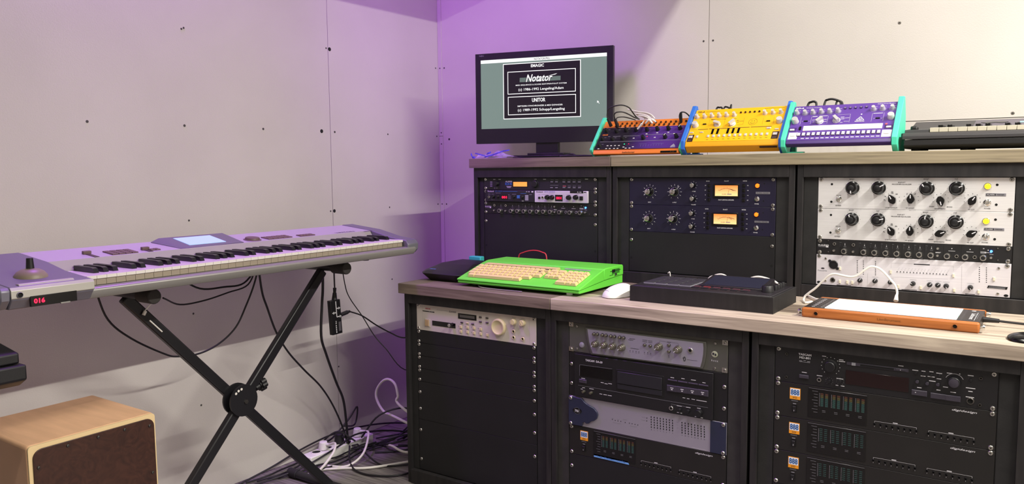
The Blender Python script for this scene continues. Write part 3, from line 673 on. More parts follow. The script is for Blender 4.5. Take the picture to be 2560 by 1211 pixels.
for x, y, g in ((687, 559, 25), (859, 566, 25), (1034, 580, 0), (1291, 597, -60), (1482, 610, 45), (1576, 615, 40), (1671, 625, 150), (1947, 642, 150)):
    a, b = p.ab(x, y); p.knob(a, b, 0.0061, 0.012, M_BLACKGL, M_BLACKPL, M_WHITEPRINT, g, 0.7, 1.1, plen=0.9); p.rect(M_GREYPRINT, a-0.008, b+0.0105, a+0.008, b+0.011)
for x, y in ((458, 425), (455, 572), (541, 578), (598, 582), (1037, 465), (1124, 630), (1380, 642), (1754, 507), (1763, 672), (2042, 690), (2218, 546)):
    a, b = p.ab(x, y); p.button(a, b, 0.0052, 0.0095, 0.004, mat('pale_ivory', '#d6cfba', 0.45))
for x, ya, yb, n in ((655, 340, 470, 8), (725, 343, 490, 8), (863, 350, 497, 9), (2050, 416, 577, 8), (2131, 423, 583, 8)):
    for i in range(n): a, b = p.ab(x, ya+(yb-ya)*i/(n-1)); p.dot(M_DARKPRINT, a, b, 0.0013)
for i in range(16):
    a, b = p.ab(1110+563*i/15, 462+32*i/15); p.dot(M_DARKPRINT, a, b, 0.0014); p.rect(M_GREYPRINT, a-0.0028, b-0.0030, a+0.0026, b-0.0023); p.line(M_GREYPRINT, [(a+0.001, b+0.003), (a+0.0055, b+0.0115)], 0.0003)
def lnp(m, pts, wd): p.line(m, [p.ab(*q) for q in pts], wd)
lnp(M_DARKPRINT, ((1300, 379), (1483, 387)), 0.0028); lnp(M_DARKPRINT, ((420, 610), (585, 618)), 0.0016); lnp(M_DARKPRINT, ((1160, 662), (1335, 672)), 0.0016); lnp(M_DARKPRINT, ((1888, 714), (2000, 721)), 0.0016)
lnp(M_GREYPRINT, ((1040, 420), (1043, 365), (1300, 377)), 0.0003); lnp(M_GREYPRINT, ((1483, 387), (1753, 402), (1755, 460)), 0.0003); lnp(M_GREYPRINT, ((770, 620), (775, 480)), 0.0003); lnp(M_GREYPRINT, ((1845, 690), (1850, 395)), 0.0003); lnp(M_GREYPRINT, ((1000, 520), (1690, 548)), 0.0003); lnp(M_GREYPRINT, ((465, 310), (465, 395)), 0.0003)
a0, b1 = p.ab(2140, 619); a1, b0 = p.ab(2375, 668); p.shape('name_plate', M_BLACKGL, [(a0, b0+0.001), (a1-0.002, b0), (a1, b1-0.001), (a0+0.002, b1)], 0, 0.0008); p.rect(M_GREYPRINT, a0+0.004, (b0+b1)/2+0.0004, a1-0.005, (b0+b1)/2+0.0014, 0.0011); p.rect(M_GREYPRINT, a0+0.003, (b0+b1)/2-0.003, a1-0.006, (b0+b1)/2-0.0015, 0.0011)
p.finish()

# drum module, tray and two half-width modules (top of the first upper bay)
M_MOD = mat('black_module_panel', '#1b1a1f', 0.5, noise=0.12, nscale=15)
M_BLUEP = mat('blue_print', '#3a6ca8', 0.6); M_BLUEP2 = mat('pale_blue_print', '#7f86b4', 0.6)
M_LCDO = mat('orange_lcd', '#f0a040', 0.4, emit='#f5a040', es=0.75)
f1 = (1205, 435, 11.007); f2 = (1345, 435, 10.53)
p = rack('drum_module', 0, True, 0, 1, 'black drum module with an orange display, topmost in the rack under the monitor', 'drum module', M_MOD, [(1212, 442), (1492.4, 446.4), (1491.5, 477.3), (1212.5, 471)], f1)
def R(x0, y0, x1, y1): 
    a0, b1 = p.ab(x0, y0); a1, b0 = p.ab(x1, y1); return a0, b0, a1, b1
a0, b0, a1, b1 = R(900, 200, 1275, 328); p.slab('display_bezel', M_BLACKGL, a0-0.003, b0-0.003, a1+0.003, b1+0.003, 0, 0.001); p.slab('display', M_LCDO, a0, b0, a1, b1, 0.0008, 0.0014)
a, b = p.ab(770, 187); p.text(M_WHITEPRINT, 'ALESIS', a, b, 0.031, 0.0055, bold=0.03)
a, b = p.ab(768, 250); p.text(M_BLUEP, 'D4', a, b, 0.030, 0.0085, bold=0.05)
a0, b0, a1, b1 = R(700, 305, 850, 362); p.poly(M_GREYPRINT, [(a0+0.005, b0), (a1-0.005, b0), (a1, b1), (a0, b1)])
for x, y in ((370, 125), (518, 127), (1505, 140)): a, b = p.ab(x, y); p.rect(M_WHITEPRINT, a-0.005, b-0.001, a+0.005, b+0.001)
for x, y in ((285, 197), (285, 250), (285, 303)): a, b = p.ab(x, y); p.rect(M_GREYPRINT, a-0.005, b-0.0015, a+0.005, b+0.002)
a, b = p.ab(450, 235); p.knob(a, b, 0.009, 0.012, M_BLACKPL, skirt=1.1); a, b = p.ab(1500, 262); p.knob(a, b, 0.0125, 0.010, M_BLACKPL, skirt=1.15)
a0, b0, a1, b1 = R(215, 335, 520, 378); p.slab('sticker', M_BLACKGL, a0, b0, a1, b1, 0, 0.0004); p.text(M_GREYPRINT, 'E 10', (a0+a1)/2+0.008, (b0+b1)/2, 0.015, 0.004, c=0.0007)
p.k = f2
for x, y in ((395, 205), (515, 207), (705, 212), (835, 214), (965, 216), (1098, 218), (385, 352), (512, 354), (705, 356), (835, 358), (963, 362), (1098, 364)):
    a, b = p.ab(x, y); p.button(a, b, 0.013, 0.0075, 0.002, M_BLACKPL); p.rect(M_GREYPRINT, a-0.0055, b-0.0012, a+0.0055, b+0.0012, 0.0022)
    if y < 300: p.rect(M_GREYPRINT, a-0.0065, b+0.0058, a+0.0065, b+0.007)
    elif x > 600: p.rect(M_GREYPRINT, a-0.0065, b+0.0052, a+0.0065, b+0.0062)
a, b = p.ab(710, 318); M_REDP = mat('red_print', '#b05560', 0.6); p.rect(M_REDP, a-0.0068, b-0.0012, a+0.0068, b+0.0014, 0.0006)
a, b = p.ab(450, 295); p.rect(M_GREYPRINT, a-0.017, b-0.0004, a+0.017, b+0.0004)
for x in (200, 1275): a, b = p.ab(x, 138 if x < 500 else 152); p.rect(M_WHITEPRINT, a-0.006, b-0.001, a+0.006, b+0.001)
p.finish()
tray = rack('rack_tray', 0, True, 1, 1, 'black rack tray carrying the two half-width sound modules', 'rack tray', M_MOD, depth=0.2, face='ear_panel')
def halfmod(name, px, crop, x0, w, m, label):
    r = thing(name, (UX[0]+x0, YU-0.0031, ZU-2*UU+0.001), label, 'sound module')
    p = Panel(r, (0, -0.009, 0), (1, 0, 0), (0, 0, 1), (0, -1, 0), w, UU-0.002, px, crop)
    p.plate('front_panel', m, 0.009, 0.0016); return p
p = halfmod('half_rack_module', px4(f1, (190, 405), (1535, 440), (1535, 768), (190, 738)), f1, 0.0155, 0.216, M_MOD, 'black half-width sound module with blue print and red digits, beside the pale one')
a, b = p.ab(345, 442); p.text(M_WHITEPRINT, 'Roland', a, b, 0.027, 0.0055); a, b = p.ab(570, 450); p.text(M_BLUEP, 'JV-1010', a, b, 0.033, 0.0058, shear=0.2); a0, b0, a1, b1 = R(690, 435, 1095, 470); p.rect(M_BLUEP, a0, b0+0.0006, a1, b1-0.0012)
for x0, y0, x1, y1, m in ((265, 517, 340, 528, M_GREYPRINT), (370, 520, 450, 531, M_GREYPRINT), (490, 490, 632, 502, M_GREYPRINT), (840, 545, 880, 556, M_GREYPRINT), (840, 583, 915, 593, M_GREYPRINT), (840, 620, 915, 630, M_GREYPRINT), (840, 655, 915, 665, M_GREYPRINT), (950, 530, 1060, 542, M_GREYPRINT), (1180, 510, 1335, 524, M_BLUEP), (1080, 565, 1170, 655, M_BLUEP), (1300, 560, 1390, 715, M_GREYPRINT), (1410, 550, 1485, 560, M_GREYPRINT), (360, 685, 460, 695, M_GREYPRINT), (1215, 720, 1265, 735, M_WHITEPRINT)):
    a0, b0, a1, b1 = R(x0, y0, x1, y1); p.rect(m, a0, b0, a1, b1)
a, b = p.ab(1375, 470); p.text(M_WHITEPRINT, 'A 15', a, b, 0.016, 0.004); a0, b0, a1, b1 = R(1472, 455, 1518, 492); p.rect(M_WHITEPRINT, a0, b0, a1, b1)
a, b = p.ab(302, 605); p.jack(a, b, 0.0045, M_CHROME); 
for x, y in ((420, 590), (550, 590), (1000, 600), (1225, 610)): a, b = p.ab(x, y); p.knob(a, b, 0.0062, 0.009, M_BLACKPL, skirt=1.1)
a0, b0, a1, b1 = R(645, 545, 825, 690); p.slab('digit_window', M_BLACKGL, a0, b0, a1, b1, 0, 0.0008); p.text(M_REDLED, '001', (a0+a1)/2, (b0+b1)/2, (a1-a0)*0.78, 0.0088, c=0.0012, bold=0.02)
p.finish()
M_PALE = mat('pale_module_panel', '#cfc6d2', 0.4, 0.2)
p = halfmod('half_rack_module', px4(f2, (10, 425), (1420, 455), (1413, 780), (10, 745)), f2, 0.2335, 0.218, M_PALE, 'pale silver half-width sound module with red digits, beside the black one')
a, b = p.ab(152, 462); p.text(M_DARKPRINT, 'Roland', a, b, 0.026, 0.0048); a, b = p.ab(420, 464); p.text(M_BLUEP2, 'XV-2020', a, b, 0.045, 0.005)
a0, b0, a1, b1 = R(960, 447, 1305, 513); p.slab('sticker', M_BLACKGL, a0, b0, a1, b1, 0, 0.0004); p.text(M_WHITEPRINT, 'A 16', a1-0.016, (b0+b1)/2, 0.017, 0.0045, c=0.0007); a0, b0, a1, b1 = R(1318, 475, 1380, 500); p.rect(M_DARKPRINT, a0, b0, a1, b1)
a0, b0, a1, b1 = R(568, 545, 762, 720); p.slab('digit_window', M_BLACKGL, a0, b0, a1, b1, 0, 0.0008); p.text(M_REDLED, '001', (a0+a1)/2, (b0+b1)/2, (a1-a0)*0.7, 0.0088, c=0.0012, bold=0.02)
for x, y in ((370, 612), (490, 615), (935, 622), (1115, 618)): a, b = p.ab(x, y); p.knob(a, b, 0.0082, 0.012, M_BLACKGL, skirt=1.08)
a, b = p.ab(235, 612); p.jack(a, b, 0.005, M_CHROME); a, b = p.ab(145, 622); p.button(a, b, 0.008, 0.008, 0.003, M_BLACKGL); a, b = p.ab(1253, 642); p.button(a, b, 0.0125, 0.0135, 0.004, M_BLACKGL, name='power_switch')
for x0, y0, x1, y1 in ((120, 538, 165, 546), (210, 535, 370, 544), (390, 515, 550, 524), (785, 560, 815, 566), (785, 597, 830, 603), (785, 632, 820, 638), (785, 665, 830, 671), (870, 545, 965, 553), (1160, 580, 1185, 700), (1130, 530, 1190, 540), (115, 698, 175, 706), (275, 703, 395, 712)):
    a0, b0, a1, b1 = R(x0, y0, x1, y1); p.rect(M_GREYPRINT, a0, b0, a1, b1)
p.finish()

# sampler
M_SAMP = mat('warm_grey_panel', '#cdc3ba', 0.45, 0.1, noise=0.03, nscale=6)
M_CREAM = mat('cream_plastic', '#d3c49c', 0.4)
ka = (980, 680, 6.054); kb = (1130, 750, 9.317)
p = rack('sampler', 0, False, 0, 2, 'ivory sampler with a large round dial, top unit in the rack nearest the left wall', 'sampler', M_SAMP, [(1043.0, 760.1), (1341, 795), (1340.5, 864.8), (1043.6, 825.4)], ka)
M_REDT = mat('red_logo_print', '#a8203c', 0.6)
a, b = p.ab(557, 563); p.text(M_REDT, 'AKAI', a, b, 0.0225, 0.0052, bold=0.03)
a0, b0, a1, b1 = R(477, 590, 660, 626); p.slab('sticker', M_BLACKGL, a0, b0, a1, b1, 0, 0.0004); p.text(M_GREYPRINT, 'A 15', a1-0.016, (b0+b1)/2, 0.016, 0.0036, c=0.0007)
a, b = p.ab(940, 612); p.text(M_DARKPRINT, 'S2000', a, b, 0.030, 0.0055); a0, b0, a1, b1 = R(695, 588, 870, 612); p.rect(M_GREYPRINT, a0, b0+0.0022, a1, b0+0.0030)
a0, b0, a1, b1 = R(510, 712, 592, 842); p.slab('switch_frame', M_SAMP, a0, b0, a1, b1, 0, 0.002, 0.0006); a, b = (a0+a1)/2, (b0+b1)/2; p.button(a, b, (a1-a0)*0.7, (b1-b0)*0.78, 0.005, mat('tan_rocker', '#b89a76', 0.45), name='power_rocker')
a0, b0, a1, b1 = R(625, 735, 983, 872); p.slab('drive_bay', M_BLACKGL, a0, b0+0.002, a1, b1-0.002, 0, 0.001, 0.0003); 
a, b = p.ab(938, 803); p.knob(a, b, 0.006, 0.019, M_BLACKGL, M_SPUN, None, 0, 0.95)
lnp(M_GREYPRINT, ((470, 492), (475, 868)), 0.0003)
p.k = kb
a0, b0, a1, b1 = R(180, 318, 607, 495); p.slab('display_frame', M_BLACKGL, a0, b0, a1, b1, 0, 0.0012, 0.0003); p.slab('display', mat('grey_lcd', '#5a5752', 0.3), a0+0.007, b0+0.005, a1-0.007, b1-0.004, 0.001, 0.0016)
for x, y in ((268, 538), (393, 545), (520, 572), (700, 412), (700, 520), (855, 432), (855, 540)): a, b = p.ab(x, y); p.button(a, b, 0.010, 0.0045, 0.003, M_DARKSTEEL if x != 393 else M_CREAM); p.rect(M_GREYPRINT, a-0.006, b+0.0055, a+0.006, b+0.006)
for x, y in ((243, 637), (400, 645), (550, 660), (705, 685), (243, 743), (400, 757), (550, 775), (705, 795), (857, 820)):
    a, b = p.ab(x, y); p.button(a, b, 0.0085, 0.0085, 0.0035, M_CREAM); 
    if x < 800: p.dot(M_DARKPRINT, a-0.0105, b+0.001, 0.001)
    p.rect(M_GREYPRINT, a-0.005, b+0.0068, a+0.005, b+0.0073)
a, b = p.ab(1132, 632); p.put('dial', ('dial',), lambda: MB().lathe([(0.0268, 0), (0.0268, 0.008), (0.0245, 0.0115), (0.0215, 0.0118), (0.019, 0.0095), (0.010, 0.0075), (0.003, 0.0072)], 40), M_CREAM, a, b); p.dot(M_REDT, a, b+0.033, 0.0008)
for x, y, g in ((1468, 515, 0), (1672, 540, -30)): a, b = p.ab(x, y); p.knob(a, b, 0.0095, 0.012, M_CREAM, None, M_IVORY, g, skirt=1.05, plen=1.6); p.rect(M_GREYPRINT, a-0.008, b+0.0125, a+0.008, b+0.0132)
for x, y in ((1456, 735), (1456, 873), (1662, 905)): a, b = p.ab(x, y); p.jack(a, b, 0.0055, M_CREAM, 0.72); p.rect(M_GREYPRINT, a-0.005, b+0.008, a+0.005, b+0.0086)
lnp(M_GREYPRINT, ((1813, 440), (1815, 1040)), 0.0003)
p.finish()

# grey audio interface with the curved lilac inset
kd = (1380, 780, 2.81)
M_GREYI = mat('grey_green_casting', '#55544e', 0.5, 0.2, bump=0.05, bscale=900)
M_LILAC = mat('lilac_silver', '#a49fb0', 0.4, 0.45)
M_KGREY = mat('pewter_knob', '#8b8878', 0.3, 0.85)
p = rack('audio_interface', 1, False, 0, 2, 'grey audio interface with a curved lilac inset and pewter knobs, directly under the worktop', 'audio interface', M_GREYI, [(1421.6, 808.3), (1821.1, 860.2), (1820.4, 944), (1421.6, 882.9)], kd, screws=False, bevel=0.002)
for a_ in (0.008, RW-0.008):
    for b_ in (0.0075, 0.0815): p.slab('corner_washer', M_STEEL, a_-0.0075, b_-0.0065, a_+0.0075, b_+0.0065, 0, 0.0012); p.screw(a_, b_, 0.005, c=0.0012)
L = [p.ab(x, y) for x, y in ((253, 133), (258, 170), (264, 215), (275, 262), (290, 305))]; Rr = [p.ab(x, y) for x, y in ((1048, 412), (1060, 370), (1068, 320), (1070, 280), (1067, 243))]
sh = L + Rr
cxs = sum(a for a, b in sh)/len(sh); cys = sum(b for a, b in sh)/len(sh)
p.shape('raised_rim', M_GREYI, [(cxs+(a-cxs)*1.045, cys+(b-cys)*1.13) for a, b in sh], 0, 0.004, 0.0018)
p.shape('inset_plate', M_LILAC, sh, 0.0035, 0.0048)
C0 = 0.0048
for x, y in ((303, 168), (326, 170), (362, 176), (387, 179), (422, 185), (447, 188), (484, 194), (511, 197)): a, b = p.ab(x, y); p.knob(a, b, 0.0052, 0.008, M_DARKSTEEL, M_KGREY, None, 0, 0.8, c=C0)
for x, y in ((313, 237), (374, 246), (436, 255), (499, 265)): a, b = p.ab(x, y); p.knob(a, b, 0.0100, 0.014, M_KGREY, M_STEEL, M_WHITEPRINT, -130, 0.5, 1.08, c=C0, plen=0.5)
for x, y in ((760, 262), (895, 283)): a, b = p.ab(x, y); p.knob(a, b, 0.0105, 0.014, M_KGREY, M_STEEL, M_WHITEPRINT, -130, 0.5, 1.08, c=C0, plen=0.5)
for x, y in ((659, 250), (698, 257), (829, 253), (829, 297)): a, b = p.ab(x, y); p.knob(a, b, 0.0048, 0.005, M_DARKSTEEL, M_KGREY, None, 0, 0.75, c=C0, name='push_button')
a, b = p.ab(979, 292); p.jack(a, b, 0.0075, M_STEEL, 0.55, c=C0)
for x, y in ((555, 290), (575, 292), (597, 296), (617, 299), (657, 303), (679, 305), (700, 310), (828, 330)): a, b = p.ab(x, y); p.dot(M_DARKPRINT, a, b, 0.0012, c=C0+0.0004); p.rect(M_DARKPRINT, a-0.002, b-0.0042, a+0.002, b-0.0036, C0+0.0004)
for x0, y0, x1, y1 in ((550, 205, 590, 209), (543, 213, 577, 217), (642, 215, 676, 220), (682, 221, 712, 226), (642, 226, 676, 230), (682, 232, 712, 236), (558, 273, 615, 280), (815, 232, 842, 236)):
    a0, b1 = p.ab(x0, y0); a1, b0 = p.ab(x1, y1); p.rect(M_DARKPRINT, a0, (b0+b1)/2, a1, (b0+b1)/2+0.001, C0+0.0004)
p.line(M_DARKPRINT, [p.ab(*q) for q in ((760, 245), (762, 222), (893, 240), (895, 262))], 0.0004, C0+0.0004); p.line(M_DARKPRINT, [p.ab(*q) for q in ((955, 357), (1028, 366))], 0.0006, C0+0.0004)
a, b = p.ab(938, 352); p.text(M_DARKPRINT, '0', a, b, 0.0075, 0.0135, c=C0+0.0004); p.line(M_DARKPRINT, [(a-0.006, b+0.002), (a, b+0.002)], 0.001, C0+0.0004)
for x, y in ((175, 115), (175, 273), (1150, 247), (1147, 423)): a, b = p.ab(x, y); p.screw(a, b, 0.0036)
a, b = p.ab(208, 247); p.knob(a, b, 0.0072, 0.004, M_LILAC, skirt=1.15, name='power_button')
a, b = p.ab(1145, 323); p.put('round_logo', ('rlogo',), lambda: MB().lathe([(0.0085, 0), (0.0085, 0.0008), (0.008, 0.001)], 28), mat('logo_plate', '#b9bda4', 0.4, 0.3), a, b); p.rect(M_DARKPRINT, a-0.006, b-0.002, a-0.001, b+0.004, 0.0014); p.rect(M_DARKPRINT, a+0.0005, b-0.004, a+0.005, b+0.002, 0.0014)
for i, ch in enumerate('RACK'): a, b = p.ab(1127+13*i, 366+2.6*i); p.text(M_WHITEPRINT, ch, a, b, 0.0032, 0.0042)
p.finish()

# tape recorder
M_TAPE = mat('black_recorder_panel', '#171619', 0.42, noise=0.1, nscale=12)
M_STRIP = mat('dark_mauve_keys', '#39343f', 0.4)
p = rack('tape_recorder', 1, False, 2, 3, 'black digital tape recorder with a wide cassette door, below the grey audio interface', 'tape recorder', M_TAPE, [(1422.2, 883.5), (1820.2, 944.6), (1819, 1064), (1424, 993.5)], kd)
a0, b0 = p.ab(182, 600); a1, b1 = p.ab(1143, 470)
p.slab('recorder_face', M_TAPE, 0.0215, 0.002, RW-0.037, 0.1295, 0, 0.006, 0.0012)
C0 = 0.006
a, b = p.ab(307, 363); p.text(M_WHITEPRINT, 'TASCAM  DA-20', a, b, 0.056, 0.0062, c=C0+0.0004, bold=0.03)
def RQ(pts): return [p.ab(*q) for q in pts]
q = RQ(((206, 385), (440, 418), (440, 500), (206, 462))); p.shape('display_window', M_BLACKGL, [q[3], q[2], q[1], q[0]], C0-0.001, C0+0.0008); p.line(M_GREYPRINT, [q[3], q[0], q[1]], 0.0006, C0+0.0012)
q = RQ(((472, 425), (800, 478), (798, 612), (472, 558))); a0, b0, a1, b1 = q[0][0], q[3][1], q[1][0], q[0][1]
p.slab('cassette_surround', M_BLACKPL, a0-0.002, b0-0.002, a1+0.002, b1+0.002, C0-0.001, C0+0.001, 0.0005)
p.slab('cassette_door', mat('smoked_door', '#242329', 0.3), a0+0.003, b0+0.0185, a1-0.003, b1-0.003, C0, C0+0.0045, 0.001); p.slab('cassette_lip', mat('smoked_door'), a0+0.003, b0+0.002, a1-0.003, b0+0.0165, C0, C0+0.0030, 0.0008)
a, b = p.ab(232, 500); p.button(a, b, 0.024, 0.0105, 0.005, M_STRIP, c=C0, name='power_button')
for x, y in ((240, 572), (293, 581)): a, b = p.ab(x, y); p.knob(a, b, 0.0042, 0.010, M_KGREY, c=C0); p.ticks(M_GREYPRINT, a, b, 0.007, 0.0085, 5, -60, 60, 0.0005)
lnq = lambda pts, wd=0.0006, m=M_GREYPRINT: p.line(m, RQ(pts), wd, C0+0.0004)
lnq(((195, 528), (720, 623), (1110, 690))); lnq(((855, 664), (960, 684)))
for x0, y0, x1, y1 in ((218, 480, 245, 484), (358, 510, 380, 516), (386, 518, 408, 525), (412, 515, 438, 527), (225, 545, 245, 550), (215, 553, 230, 560), (277, 552, 308, 560), (350, 590, 370, 594), (378, 594, 404, 601), (410, 600, 438, 607), (850, 478, 875, 488), (925, 488, 948, 493), (992, 497, 1025, 505), (1070, 513, 1092, 527), (935, 620, 953, 624), (965, 626, 982, 630), (996, 630, 1020, 635), (1030, 636, 1100, 650), (895, 671, 930, 683), (958, 683, 990, 692), (1035, 690, 1060, 697), (897, 720, 912, 724), (920, 724, 932, 728), (1020, 748, 1030, 752), (1060, 756, 1075, 761)):
    a0, b1 = p.ab(x0, y0); a1, b0 = p.ab(x1, y1); bm = (b0+b1)/2; p.rect(M_WHITEPRINT, a0, bm-0.0008, a1, bm+0.0008, C0+0.0004)
for x in (0.0, 1, 2, 3):
    a, b = p.ab(865+70.5*x, 556+10.5*x); p.button(a, b, 0.0298, 0.0165, 0.005, M_STRIP, c=C0, name='transport_button'); p.rect(M_WHITEPRINT, a-0.0045, b+0.0008, a+0.0045, b+0.0028, C0+0.0054); p.rect(M_WHITEPRINT, a-0.0025, b-0.004, a+0.0025, b-0.0015, C0+0.0054)
    a, b = p.ab(865+71*x, 501+12*x); p.button(a, b, 0.027, 0.004, 0.003, M_STRIP, c=C0, name='thin_button')
a, b = p.ab(857, 692); p.jack(a, b, 0.0062, M_CHROME, 0.6, c=C0)
for x, y in ((918, 702), (976, 711)): a, b = p.ab(x, y); p.ticks(M_WHITEPRINT, a, b, 0.0085, 0.0100, 11, -140, 140, 0.0007); p.knob(a, b, 0.0048, 0.010, M_BLACKPL, c=C0)
for m_, mb_ in p.pr.items():
    pass
a, b = p.ab(1051, 722); p.knob(a, b, 0.0098, 0.014, M_BLACKPL, c=C0)
a, b = p.ab(720, 628); p.led(a, b, 0.0016, M_WHITEPRINT)
p.finish()

# silver converter with the blue ends
M_CONV = mat('satin_silver', '#aaa5b2', 0.38, 0.5); M_BLUECAP = mat('slate_blue_cap', '#2c3047', 0.35, 0.2)
p = rack('audio_converter', 1, False, 5, 2, 'silver audio converter with slate blue end caps and meter dots, below the tape recorder', 'audio converter', M_CONV, [(1424, 993.5), (1818.6, 1063.6), (1816, 1150), (1422.8, 1069)], kd)
q = [p.ab(x, y) for x, y in ((215, 622), (235, 650), (262, 672), (298, 692), (320, 722), (325, 745), (318, 770), (300, 785), (275, 792), (262, 806), (245, 808), (232, 795), (218, 803), (215, 826))]
cl = lambda pt: (min(max(pt[0], 0.001), RW-0.001), min(max(pt[1], 0.001), p.h-0.001))
p.shape('blue_end_cap', M_BLUECAP, [(0.0008, 0.0012), (0.0008, p.h-0.0012)] + [cl(t_) for t_ in q], 0.0002, 0.006, 0.0015)
p.shape('blue_end_cap', M_BLUECAP, [(p.ab(1113, 900)[0], 0.001), (RW-0.0008, 0.001), (RW-0.0008, p.h-0.001), (p.ab(1113, 900)[0], p.h-0.001)], 0.0002, 0.0028, 0.0008)
for b_ in (0.006, 0.0829): p.screw(0.0085, b_, 0.0055, c=0.0062); p.screw(RW-0.0085, b_, 0.0055, c=0.003)
a, b = p.ab(185, 711); p.put('oval_badge', ('ovb',), lambda: MB().lathe([(0.0085, 0), (0.0085, 0.001), (0.0078, 0.0012)], 24, sx=1.75), M_BLACKGL, a, b, 0.006); p.ring(M_GREYPRINT, a, b, 0.0098, 0.0102, 24, 0.0075); p.text(M_WHITEPRINT, '96i', a, b, 0.014, 0.0085, shear=0.25, c=0.0076)
for x0, y0, x1, y1 in ((695, 757, 845, 782), (912, 797, 1070, 827)):
    for i in range(8):
        for k in range(5):
            a, b = p.ab(x0+(x1-x0)*i/7, y0+(y1-y0)*i/7+k*18.5); p.rect(M_BLACKHOLE, a-0.0013, b-0.0021, a+0.0013, b+0.0021)
        a, b = p.ab(x0+(x1-x0)*i/7, y0+(y1-y0)*i/7+93); p.text(M_DARKPRINT, str(i+1 if x0 < 800 else i+9), a, b, 0.0014 if (x0 < 800 or i == 0) else 0.003, 0.0028)
for i in range(3): a, b = p.ab(879, 795+i*21); p.rect(M_GREYPRINT, a-0.002, b, a+0.002, b+0.0008)
for x, y in ((422, 777), (442, 784), (461, 788), (481, 791), (512, 799), (541, 804), (560, 808), (580, 812), (600, 817), (665, 765), (664, 786)): a, b = p.ab(x, y); p.dot(M_DARKPRINT, a, b, 0.0014)
for x0, y0, x1, y1 in ((418, 768, 432, 771), (455, 776, 470, 779), (497, 775, 525, 783), (425, 800, 480, 808), (545, 824, 592, 832), (630, 757, 656, 762), (625, 778, 655, 784)):
    a0, b1 = p.ab(x0, y0); a1, b0 = p.ab(x1, y1); p.rect(M_GREYPRINT, a0, (b0+b1)/2-0.0005, a1, (b0+b1)/2+0.0005)
a, b = p.ab(1035, 990); p.rect(M_WHITEPRINT, a-0.022, b-0.0006, a+0.018, b)
p.finish()

